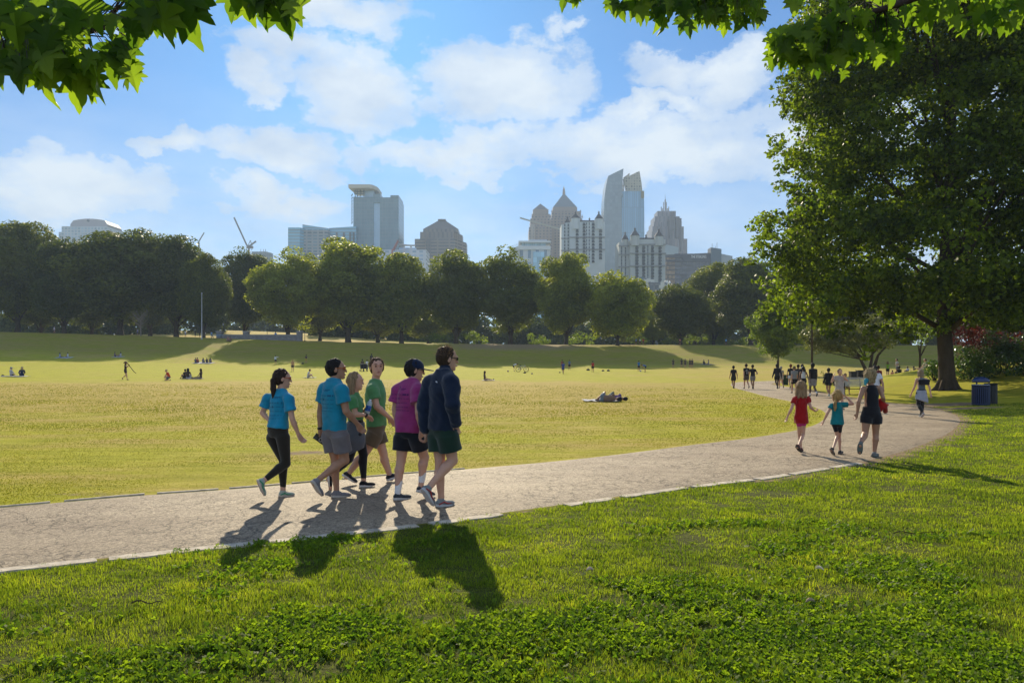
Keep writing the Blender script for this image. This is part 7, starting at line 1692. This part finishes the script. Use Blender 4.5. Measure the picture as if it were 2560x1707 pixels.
# bins
def wire_bin(name, label, px, foot, top, wpx, col, n=26, group=None, slats=True, rim=True):
    p = gnd(px, foot); h = (foot - top) / F * p.y; r = wpx / F * p.y / 2; t = empty(name, (p.x, p.y, p.z), 0, label, 'bin', group); m0 = mat('bin_%s' % name[:4] + str(int(col[2] * 999)), col, .45, .5); m = MB()
    tube_into(m, [(0, 0, .03), (0, 0, h * .96)], [r * .86] * 2, 20); m.build('liner', mat('liner_dark', (.012, .012, .014), .7), t); m = MB()
    for i in range(n): a = 6.283 * i / n; m.bar((r * math.cos(a), r * math.sin(a), .02), (r * math.cos(a), r * math.sin(a), h * .9), .035); tube_into(m, [(r * math.cos(a), r * math.sin(a), h * .9), (r * 1.07 * math.cos(a), r * 1.07 * math.sin(a), h)], [.02, .02], 4)
    m.build('slats', m0, t); m = MB()
    for z in (.05, h * .88): tube_into(m, [(0, 0, z - .02), (0, 0, z + .02)], [r * 1.03] * 2, 24)
    m.build('band', m0, t); return t, r, h, m0
t, r, h, m0 = wire_bin('litter_bin', 'blue slatted bin with a domed blue lid at the edge of the path', 2452, 1013, 962, 37, (.006, .018, .075))
m = MB(); ring = [(0, 0, h + .02)]; tube_into(m, [(0, 0, h + .10), (0, 0, h + .19), (0, 0, h + .27), (0, 0, h + .31), (0, 0, h + .33)], [r * 1.08, r * 1.06, r * .82, r * .45, .02], 24); m.build('lid', mat('lid_blue', (.008, .024, .10), .25, .6), t, True)
m = MB(); [tube_into(m, [(r * .95 * math.cos(a), r * .95 * math.sin(a), h - .02), (r * .95 * math.cos(a), r * .95 * math.sin(a), h + .12)], [.02, .02], 5) for a in (-.5, 1.5, 3.6)]; m.build('lid_post', m0, t)
m = MB(); tube_into(m, [(0, 0, h - .005), (0, 0, h + .02)], [r * 1.06, r * 1.04], 24); m.build('rim', mat('rim_pale', (.35, .36, .40), .4, .5), t)
wire_bin('litter_bin', 'black slatted open bin right beside the blue lidded bin', 2477, 1009.5, 958, 26, (.012, .013, .016))
wire_bin('litter_bin', 'dark green slatted bin on the far side of the path bend', 1963.5, 963, 936, 12, (.012, .05, .025), 18)
for (px, ft, tp, w, lb) in ((2132, 948, 930, 14, 'left one of the two dark square planters behind the benches'), (2150, 946, 927, 14.5, 'right one of the two dark square planters behind the benches')):
    p = gnd(px, ft); hh = (ft - tp) / F * p.y; w2 = w / F * p.y / 2; t = empty('planter', (p.x, p.y, p.z), 0, lb, 'planter', 'dark planters behind the benches'); m = MB(); m.prism([(-w2, -w2), (w2, -w2), (w2, w2), (-w2, w2)], 0, hh, bottom=True); m.build('body', mat('planter_dark', (.022, .022, .024), .7), t)
    m = MB(); m.box(-w2 - .04, w2 + .04, -w2 - .04, w2 + .04, hh + .002, hh + .07); m.build('rim', mat('planter_rim', (.05, .05, .052), .7), t)

# people beyond the knoll
GK = 'people resting beyond the grassy knoll'
folk(2219.5, 938, 916.5, 'stand', 100, 'long haired girl in bright yellow green top beyond the knoll', (.28, .48, .04), BK, GK, 'fair', (.20, .12, .06), 'long', sex='f', Y=66, H=1.35)
folk(2231, 932, 922, 'sit', 60, 'small child in pink top sitting beyond the knoll', (.55, .22, .18), (.5, .2, .2), GK, 'fair', (.1, .05, .03), Y=72, H=1.1)
folk(2243, 930, 908, 'stand', 180, 'man in white tee with raised elbow beyond the knoll', (.42, .42, .42), (.08, .08, .1), GK, 'tan', BK, arms='front', Y=80, H=1.75)
folk(2248, 930, 918, 'knees', 100, 'person in black sitting in front of the white tee man beyond the knoll', (.015, .015, .015), BK, GK, 'dark', BK, Y=70, H=1.7)
folk(2269, 912, 905, 'knees', 200, 'person in white sitting high on the far slope right of the knoll', (.45, .46, .52), BK, GK, 'dark', BK, Y=100, H=1.7)
folk(2284, 912, 905, 'knees', 160, 'person in black sitting on the far slope right of the knoll', (.012, .012, .012), BK, GK, 'dark', BK, Y=100, H=1.7)
folk(2313, 912, 905, 'sit', 180, 'brown haired person peeping over the crest of the knoll', (.45, .42, .36), (.2, .2, .2), GK, 'fair', (.10, .05, .02), Y=61, H=1.7)

# meadow: sitters, players
def blanket(px0, px1, py, label, col, dep=1.2, Y=None):
    c = gnd((px0 + px1) / 2, py) if Y is None else Vector((((px0 + px1) / 2 - CX) / F * Y, Y, 0)); w = (px1 - px0) / F * c.y * .43; t = empty('blanket', (c.x, c.y, tz(c.x, c.y)), 0, label, 'blanket'); n = 10; m = MB(); rs = random.Random(int(px0))
    G = [[(-w + 2 * w * i / n + rs.uniform(-.04, .04), -dep / 2 + dep * j / 5 + rs.uniform(-.04, .04)) for i in range(n + 1)] for j in range(6)]; 
    H_ = [[tz(c.x + x, c.y + y) - t.location.z + .035 + rs.uniform(0, .05) for (x, y) in row] for row in G]
    for j in range(5):
        for i in range(n):
            q = [(j, i), (j, i + 1), (j + 1, i + 1), (j + 1, i)]; m.face([(*G[a][b], H_[a][b]) for a, b in q])
    o = m.build('cloth', cloth_m(col, tr=.1), t, True); return t
def bag(px, py, w, label, col, name='bag', cat='bag', hgt=None):
    c = gnd(px, py); s = w / F * c.y; t = empty(name, tuple(c), 0, label, cat); hh = hgt or s * .6; x = np.array(c)
    blob_part('body', cloth_m(col, tr=0), t, [(x + V3(-s * .3, 0, hh * .35), x + V3(s * .3, 0, hh * .35), hh * .38, hh * .34), (x + V3(-s * .1, 0, hh * .5), x + V3(s * .1, 0, hh * .6), hh * .3, hh * .25)], max(.02, s / 14)); 
    m = MB(); tube_into(m, [(-s * .2, 0, hh * .7), (-s * .1, 0, hh * 1.05), (s * .12, 0, hh * 1.05), (s * .2, 0, hh * .7)], [.018] * 4, 5); m.build('handle', cloth_m((.02, .02, .02), tr=0), t); return t
def ball(px, py, label, col):
    c = gnd(px, py); t = empty('ball', tuple(c), 0, label, 'ball'); x = np.array(c) + V3(0, 0, .13); blob_part('body', mat('ball_%d' % int(px), col, .6, .3, var=.3, vscale=8), t, [(x, x + V3(0, 0, .001), .12, .12)], .03); return t
GM = 'people sitting on the meadow at the left'
blanket(5, 74, 942, 'pale picnic blanket at the far left of the meadow', (.42, .42, .44))
folk(28, 941, 917.5, 'cross', 60, 'person in light grey hoodie and cap sitting at the far left of the meadow', (.42, .42, .46), BK, GM, 'fair', (.3, .3, .3), style='long', cap=(.4, .45, .5))
folk(55, 941.5, 916.5, 'knees', 130, 'blonde person in navy top sitting beside the grey hoodie', NV, BK, GM, 'fair', (.45, .34, .18), 'bob', style='long', sex='f')
bag(7, 941, 8, 'small dark bag on the blanket at the far left', (.03, .025, .03)); 
folk(313.5, 950, 904, 'walk', 12, 'girl in dark dress striding with a long curved stick over her head', (.040, .026, .026), (.045, .03, .03), None, 'fair', (.12, .05, .025), 'long', arms='stick', sex='f', ln=.55, hem=.05)
def long_stick():
    a = gnd(313, 950); Y = a.y; t = empty('stick', (a.x, a.y, a.z), 0, 'long dark curved stick carried by the girl in the dark dress', 'stick'); m = MB()
    pts = [P(x, y, Y - .05) - Vector(t.location) for x, y in ((309, 908), (312, 904.5), (316, 905), (321, 911), (328, 920), (334, 928), (340.5, 933))]; tube_into(m, pts, [.035, .04, .04, .035, .03, .03, .02], 6); m.build('shaft', mat('stick_wood', (.03, .018, .012), .8), t, True)
long_stick()
folk(421, 951.5, 923.5, 'kneel', 190, 'blond boy in orange shirt crouching on the meadow', (.55, .055, .012), (.10, .12, .13), GM, 'fair', (.42, .30, .14))
folk(463, 946.5, 922.5, 'knees', 150, 'person in black at the left of the sitting trio', BK, BK, GM, 'tan', BK, Y=None)
folk(470, 947.5, 920.5, 'knees', 95, 'woman in dark top and pale trousers in the middle of the sitting trio', (.045, .03, .03), (.45, .45, .52), GM, 'brown', BK, 'long', sex='f', ln=1.9)
folk(502, 947, 921.5, 'sit', 175, 'long haired woman in brown top at the right of the sitting trio', (.07, .05, .045), (.10, .07, .06), GM, 'brown', (.03, .015, .01), 'long', sex='f', ln=1.9)
blanket(455, 512, 948, 'dark blanket under the sitting trio', (.05, .045, .05))
GF5 = 'row of people sitting at the foot of the sunlit bank'
blanket(482, 536, 908, 'pale blanket under the five people at the foot of the bank', (.38, .36, .38), 2.5)
for (px, hd_, c, lb, hs_) in ((489, 895.5, (.07, .08, .12), 'person in blue grey, leftmost of the five at the foot of the bank', 'short'), (493.5, 893.5, (.30, .06, .05), 'person in red, second of the five at the foot of the bank', 'short'),
                             (508, 895, (.14, .15, .19), 'person in grey, middle of the five at the foot of the bank', 'long'), (517, 896, BK, 'person in black, fourth of the five at the foot of the bank', 'short'), (525.5, 896.5, (.14, .13, .16), 'long haired person at the right end of the five', 'long')):
    folk(px, 907.5, hd_, 'knees', 90, lb, c, BK, GF5, 'tan', (.05, .025, .015), hs_)
GS2 = 'couples sitting in the shade on the left bank'
folk(150, 894, 881.5, 'sit', 20, 'dark haired person in pale blue sitting in the left shade', (.35, .42, .58), (.08, .12, .2), GS2, 'brown', BK, 'long'); folk(169, 893.5, 882, 'cross', 190, 'person in white tee sitting in the left shade', (.62, .64, .70), BK, GS2, 'tan', BK)
blanket(141, 181, 894.5, 'pale blue blanket of the first shaded couple', (.36, .42, .5), 2); folk(287.5, 892, 880.5, 'knees', 20, 'person in purple sitting in the shade further right', (.10, .07, .25), BK, GS2, 'tan', BK); folk(301.5, 892, 881, 'knees', 180, 'person in white facing the purple top in the shade', (.50, .50, .52), (.3, .3, .32), GS2, 'tan', BK, 'long')
blanket(284, 308, 892.5, 'small pale blanket of the second shaded couple', (.3, .3, .32), 2)
GU = 'people up on the top of the bank under the trees'
folk(135.5, 826, 810.5, 'walk', 20, 'runner in white tee under the trees at far left', (.50, .54, .64), (.25, .25, .28), GU, 'tan', BK, Y=172, H=1.7); folk(344, 831, 817, 'walk', 180, 'person in pale top walking beside the bare tree', (.28, .30, .42), (.06, .08, .2), GU, 'tan', BK, Y=170, H=1.7)
folk(463.5, 843, 828, 'stand', 90, 'person in white top left of the light pole', (.50, .52, .55), (.2, .22, .26), GU, 'tan', BK); folk(513, 842, 829, 'stand', 90, 'person in white by the blue picnic table', (.5, .52, .58), (.05, .05, .06), GU, 'tan', BK, arms='front')
folk(529, 842, 830, 'stand', 270, 'person in blue behind the blue picnic table', (.10, .30, .55), BK, GU, 'tan', BK, arms='front', Y=166); folk(488, 843, 829, 'stand', 90, 'person in black under the trees right of the white top', BK, BK, GU, 'dark', BK); folk(499, 843, 829, 'stand', 60, 'second person in black close to the light pole', BK, BK, GU, 'dark', BK)
folk(689, 850, 829, 'stand', 120, 'man in bright blue shirt at the foot of the stone wall', (.06, .26, .62), (.03, .06, .25), GU, 'tan', BK); folk(570, 853, 841, 'sit', -90, 'person in pink sitting on the bank below the stone wall', (.30, .14, .13), (.1, .06, .06), GU, 'tan', BK); folk(576, 854, 842, 'sit', -80, 'person in dark shorts lying back on the bank below the stone wall', (.20, .10, .08), BK, GU, 'brown', BK, arms='back')
GPY = 'players and standers in the middle of the meadow'
folk(689, 911, 888, 'stand', 90, 'person in white top stretching one arm out in the shade', (.55, .60, .68), NV, GPY, 'tan', BK, arms='reach', style='long'); folk(731.5, 929, 896.5, 'stand', 92, 'bare chested boy standing in front of the shade line', (.42, .24, .12), (.06, .05, .06), GPY, 'fair', (.4, .26, .12), H=1.5)
folk(765.5, 909, 887, 'stand', 90, 'person in dark top and yellow shorts in the shade', (.06, .045, .045), (.42, .30, .02), GPY, 'tan', BK, arms='front'); bag(757, 910, 7, 'dark bag on the grass beside the yellow shorts', (.02, .02, .02)); 
folk(770, 944.5, 928, 'knees', 10, 'person in white tee hunched over a blanket in the sun', (.50, .55, .56), (.3, .25, .18), GPY, 'fair', (.06, .03, .02), lean=.08); blanket(758, 790, 945, 'small pale blanket of the hunched person', (.42, .42, .38))
folk(906, 927.5, 897.5, 'stand', 90, 'man in dark clothes standing behind a stroller', (.06, .04, .035), (.05, .035, .03), GPY, 'brown', BK, arms='front'); folk(917.5, 926.5, 899, 'stand', 88, 'person in white tee and jeans beside the strollers', (.60, .62, .70), (.06, .09, .15), GPY, 'tan', BK, arms='front', ln=1.9)
folk(928.5, 912, 884, 'stand', 90, 'dark figure in the shade above the man looking back', (.04, .035, .03), (.05, .04, .035), GPY, 'dark', BK)
def stroller(px, py, label):
    c = gnd(px, py); t = empty('stroller', tuple(c), R(20), label, 'stroller', 'strollers on the meadow'); fm = mat('stroller_frame', (.03, .03, .035), .5)
    m = MB(); m.bar((-.2, -.3, .3), (-.2, .45, 1.0), .03); m.bar((.2, -.3, .3), (.2, .45, 1.0), .03); m.bar((-.2, .45, 1.0), (.2, .45, 1.0), .03); m.bar((-.2, .35, .12), (-.2, -.2, .6), .03); m.bar((.2, .35, .12), (.2, -.2, .6), .03); m.build('frame', fm, t)
    m = MB(); m.prism([(-.19, -.25), (.19, -.25), (.19, .2), (-.19, .2)], .35, .48, bottom=True); m.prism([(-.19, .1), (.19, .1), (.19, .2), (-.19, .2)], .48, .85); m.build('seat', cloth_m((.02, .02, .03), tr=0), t)
    m = MB(); tube_into(m, [(-.2, .12, .86), (.2, .12, .86)], [.16, .16], 10); m.build('hood', cloth_m((.03, .03, .04), tr=0), t)
    for x, y in ((-.24, -.3), (.24, -.3), (-.24, .36), (.24, .36)): m = MB(); tube_into(m, [(x - .02, y, .12), (x + .02, y, .12)], [.12, .12], 12); m.build('wheel', fm, t)
stroller(905, 928.5, 'left stroller in front of the two standing parents'); stroller(913.5, 928.5, 'right stroller in front of the two standing parents')
folk(1212, 951.5, 931.5, 'sit', 5, 'long haired person sitting with legs stretched out to the right', (.09, .065, .05), (.34, .18, .13), GPY, 'tan', (.03, .02, .015), 'long', sex='f', ln=.6); blanket(1203, 1240, 952, 'thin pale mat under the person with outstretched legs', (.3, .28, .24), .9)
folk(1285, 928, 910, 'bend', 0, 'person in white tee and black shorts bending down beside the bicycle', (.60, .63, .70), BK, GPY, 'fair', BK)
def bicycle(px, py, label):
    c = gnd(px, py); t = empty('bicycle', tuple(c), R(6), label, 'bicycle'); fr = mat('bike_frame', (.30, .32, .36), .35, .5); tr_ = mat('tyre_black', (.012, .012, .013), .8)
    for x in (-.52, .52):
        m = MB(); n = 20; pts = [(x + .33 * math.cos(6.283 * i / n), 0, .34 + .33 * math.sin(6.283 * i / n)) for i in range(n + 1)]; tube_into(m, pts, [.03] * (n + 1), 6, caps=False); w = m.build('wheel', tr_, t, True)
        m = MB(); [m.bar((x, 0, .34), (x + .32 * math.cos(a), 0, .34 + .32 * math.sin(a)), .008) for a in np.linspace(0, 6.1, 14)]; m.build('spokes', fr, w)
    m = MB(); [m.bar(a, b, .04) for a, b in (((-.52, 0, .34), (-.12, 0, .36)), ((-.12, 0, .36), (-.25, 0, .82)), ((-.52, 0, .34), (-.22, 0, .74)), ((-.12, 0, .36), (.38, 0, .78)), ((-.22, 0, .74), (.36, 0, .84)), ((.52, 0, .34), (.36, 0, .92)))]; m.build('frame', fr, t)
    m = MB(); tube_into(m, [(.34, -.26, .98), (.36, -.08, .94), (.36, .08, .94), (.34, .26, .98)], [.018] * 4, 6); m.build('handlebar', tr_, t); m = MB(); tube_into(m, [(-.38, 0, .86), (-.24, 0, .88), (-.12, 0, .87)], [.06, .05, .02], 8); m.build('saddle', tr_, t)
bicycle(1305.5, 929.5, 'bicycle standing on the meadow beside the bending person')
ball(1270, 930, 'small pinkish ball left of the bending person', (.40, .28, .24)); bag(1312, 933, 7, 'dark bag in front of the bicycle', (.02, .022, .03)); bag(1330, 935, 5, 'small grey bundle right of the bicycle', (.20, .19, .19))
folk(1408, 935, 907, 'walk', 95, 'boy in blue strip running beside the yellow ball', (.025, .06, .32), (.03, .06, .28), GPY, 'tan', BK); folk(1405.5, 925, 901, 'stand', 90, 'person in reddish top behind the boy in blue', (.25, .07, .06), BK, GPY, 'tan', BK); folk(1423.5, 925, 901, 'stand', 92, 'man in blue grey tee and black shorts right of the boy in blue', (.07, .15, .25), BK, GPY, 'tan', BK)
ball(1399.5, 933, 'yellow ball at the feet of the boy in blue', (.55, .45, .12)); bag(1470.5, 926, 9, 'flat dark bag left of the person in red', (.012, .014, .02)); folk(1482, 931, 906.5, 'stand', 90, 'person in red tee and black shorts standing alone on the meadow', (.38, .025, .025), BK, GPY, 'tan', BK)
bag(1507.5, 928, 7, 'left grey backpack on the meadow', (.05, .055, .07)); bag(1521, 928, 8, 'right grey backpack on the meadow', (.08, .08, .09)); folk(1597, 928.5, 904, 'stand', 90, 'person in bright blue top with a ball at the feet', (.03, .17, .42), BK, GPY, 'tan', BK); ball(1601.5, 929.5, 'white and dark ball beside the bright blue top', (.5, .5, .52))
folk(1613, 930, 913.5, 'bend', 180, 'person in blue crouching toward the ball', (.05, .14, .40), NV, GPY, 'tan', BK)
G5 = 'five friends in dark clothes standing at the edge of the shade'
for (px, hd_, lb) in ((1683, 897.5, 'person standing apart at the left of the five in dark clothes'), (1704, 896.5, 'second from left of the five standing in dark clothes'), (1713, 897, 'middle one of the five standing in dark clothes'), (1725, 898.5, 'fourth from left of the five standing in dark clothes'), (1730.5, 900.5, 'rightmost of the five standing in dark clothes')):
    folk(px, 920, hd_, 'stand', 90, lb, (.04, .035, .03), (.05, .045, .04), G5, 'tan', BK)
folk(1759.5, 911, 903, 'knees', 40, 'person in dark top sitting at the end of the shade line', (.08, .08, .07), BK, GPY, 'tan', BK); folk(1771, 911, 902.5, 'cross', 160, 'person in pale top sitting at the end of the shade line', (.25, .26, .27), BK, GPY, 'tan', BK); blanket(1752, 1786, 911.8, 'dark blanket of the sitting pair at the end of the shade line', (.12, .11, .1), 2)
# couple lying on a blanket
folk(1518, 1001, 985, 'lie', 95, 'bare legged person in grey shorts lying on one side with knees drawn up', (.22, .14, .10), (.14, .17, .19), None, 'tan', BK, Y=35, H=1.75, ln=.5); folk(1536, 1002, 985, 'lie', 88, 'person in purple top lying behind the drawn up knees', (.16, .09, .22), (.05, .09, .07), None, 'tan', BK, Y=35.8, H=1.6, ln=1.9)
blanket(1450, 1553, 1003, 'pale crumpled blanket under the couple lying on the meadow', (.50, .50, .54), 1.6)
for i, (px, c) in enumerate(((1590, (.1, .25, .5)), (1600, (.5, .55, .65)), (1608, (.4, .04, .03)), (1700, (.5, .2, .12)), (1815, (.1, .35, .6)))):
    folk(px, 863, 850, 'stand', 90, ['person in blue on the bank edge under the dark trees', 'person in white on the bank edge under the dark trees', 'person in red on the bank edge under the dark trees', 'person in orange on the bank edge further right', 'person in light blue between the dark trunks near the big crown'][i], c, BK, GU, 'tan', BK, Y=169)

# ---------------------------------------------------------------- pole, lamps, wall, table on the bank
def light_pole(px, base, top, label, Y=None, globe=False):
    p = gnd(px, base) if Y is None else Vector(((px - CX) / F * Y, Y, tz((px - CX) / F * Y, Y))); t = empty('street_lamp' if globe else 'flagpole', tuple(p), 0, label, 'lamp' if globe else 'pole'); h = CH + (HY - top) / F * p.y - p.z
    m = MB(); r = .10 if not globe else .07; tube_into(m, [(0, 0, 0), (0, 0, .3), (0, 0, .32), (0, 0, h)], [r * 2, r * 2, r, r * .6], 10); m.build('post', mat('pole_grey', (.42, .42, .40), .5, .5) if not globe else mat('lamp_black', (.02, .02, .022), .6), t, True)
    m = MB(); tube_into(m, [(0, 0, h), (0, 0, h + .1), (0, 0, h + .3), (0, 0, h + .42)], [.05, .16, .2, .05] if globe else [.05, .12, .12, .04], 10); m.build('globe' if globe else 'finial', mat('lamp_globe', (.5, .5, .48), .3) if globe else mat('pole_grey', (.42, .42, .40), .5, .5), t, True)
light_pole(504.5, 849, 736, 'tall thin pale pole on the bank in front of the trees')
for (px, tp, lb) in ((558, 812, 'black lamp post behind the left part of the stone wall'), (668, 808, 'black lamp post behind the middle of the stone wall'), (762, 812, 'black lamp post right of the stone wall')): light_pole(px, 850, tp, lb, Y=182, globe=True)
def stone_wall():
    Y = 167.0; x0, x1 = (543 - CX) / F * Y, (752 - CX) / F * Y; zb = tz((x0 + x1) / 2, Y) - .8; t = empty('stone_wall', ((x0 + x1) / 2, Y, zb), 0, 'long low grey stone retaining wall with square pillars on the bank', 'wall')
    sm = bpy.data.materials.new('stone_blocks'); sm.use_nodes = True; nt = sm.node_tree; b = nt.nodes['Principled BSDF']; b.inputs['Roughness'].default_value = .9
    uv = nt.nodes.new('ShaderNodeUVMap'); bk_ = nt.nodes.new('ShaderNodeTexBrick'); nt.links.new(uv.outputs[0], bk_.inputs[0]); bk_.inputs['Scale'].default_value = 1.2; bk_.inputs['Color1'].default_value = (.24, .23, .24, 1); bk_.inputs['Color2'].default_value = (.15, .15, .16, 1); bk_.inputs['Mortar'].default_value = (.09, .085, .085, 1); nt.links.new(bk_.outputs[0], b.inputs['Base Color'])
    w = (x1 - x0) / 2; ztop = CH + (HY - 838) / F * Y - zb; m = MB(); m.box(-w, w, 0, .6, 0, ztop); m.build('wall', sm, t); m = MB(); m.box(-w - .1, w + .1, -.08, .68, ztop + .003, ztop + .16); m.build('coping', mat('coping', (.27, .26, .26), .9), t)
    for px in (548, 615, 748): x = (px - CX) / F * Y - (x0 + x1) / 2; m = MB(); m.box(x - .55, x + .55, -.25, .85, 0, ztop + .7); pl = m.build('pillar', sm, t); m = MB(); m.box(x - .68, x + .68, -.38, .98, ztop + .703, ztop + .9); m.build('cap', mat('coping', (.27, .26, .26), .9), pl)
stone_wall()
def picnic_table():
    p = gnd(527, 847, 100); t = empty('picnic_table', (p.x, 165, tz(p.x, 165)), 0, 'blue topped picnic table beside the light pole on the bank', 'table'); bl = mat('table_blue', (.10, .30, .55), .5); m = MB(); m.box(-1.2, 1.2, -.4, .4, .72, .78); m.build('table_top', bl, t)
    for y in (-.75, .75): m = MB(); m.box(-1.2, 1.2, y - .14, y + .14, .42, .46); m.build('bench_board', bl, t)
    for x in (-.9, .9): m = MB(); m.bar((x, -.75, 0), (x, .25, .72), .07); m.bar((x, .75, 0), (x, -.25, .72), .07); m.build('leg', mat('table_leg', (.05, .06, .08), .6), t)
picnic_table()
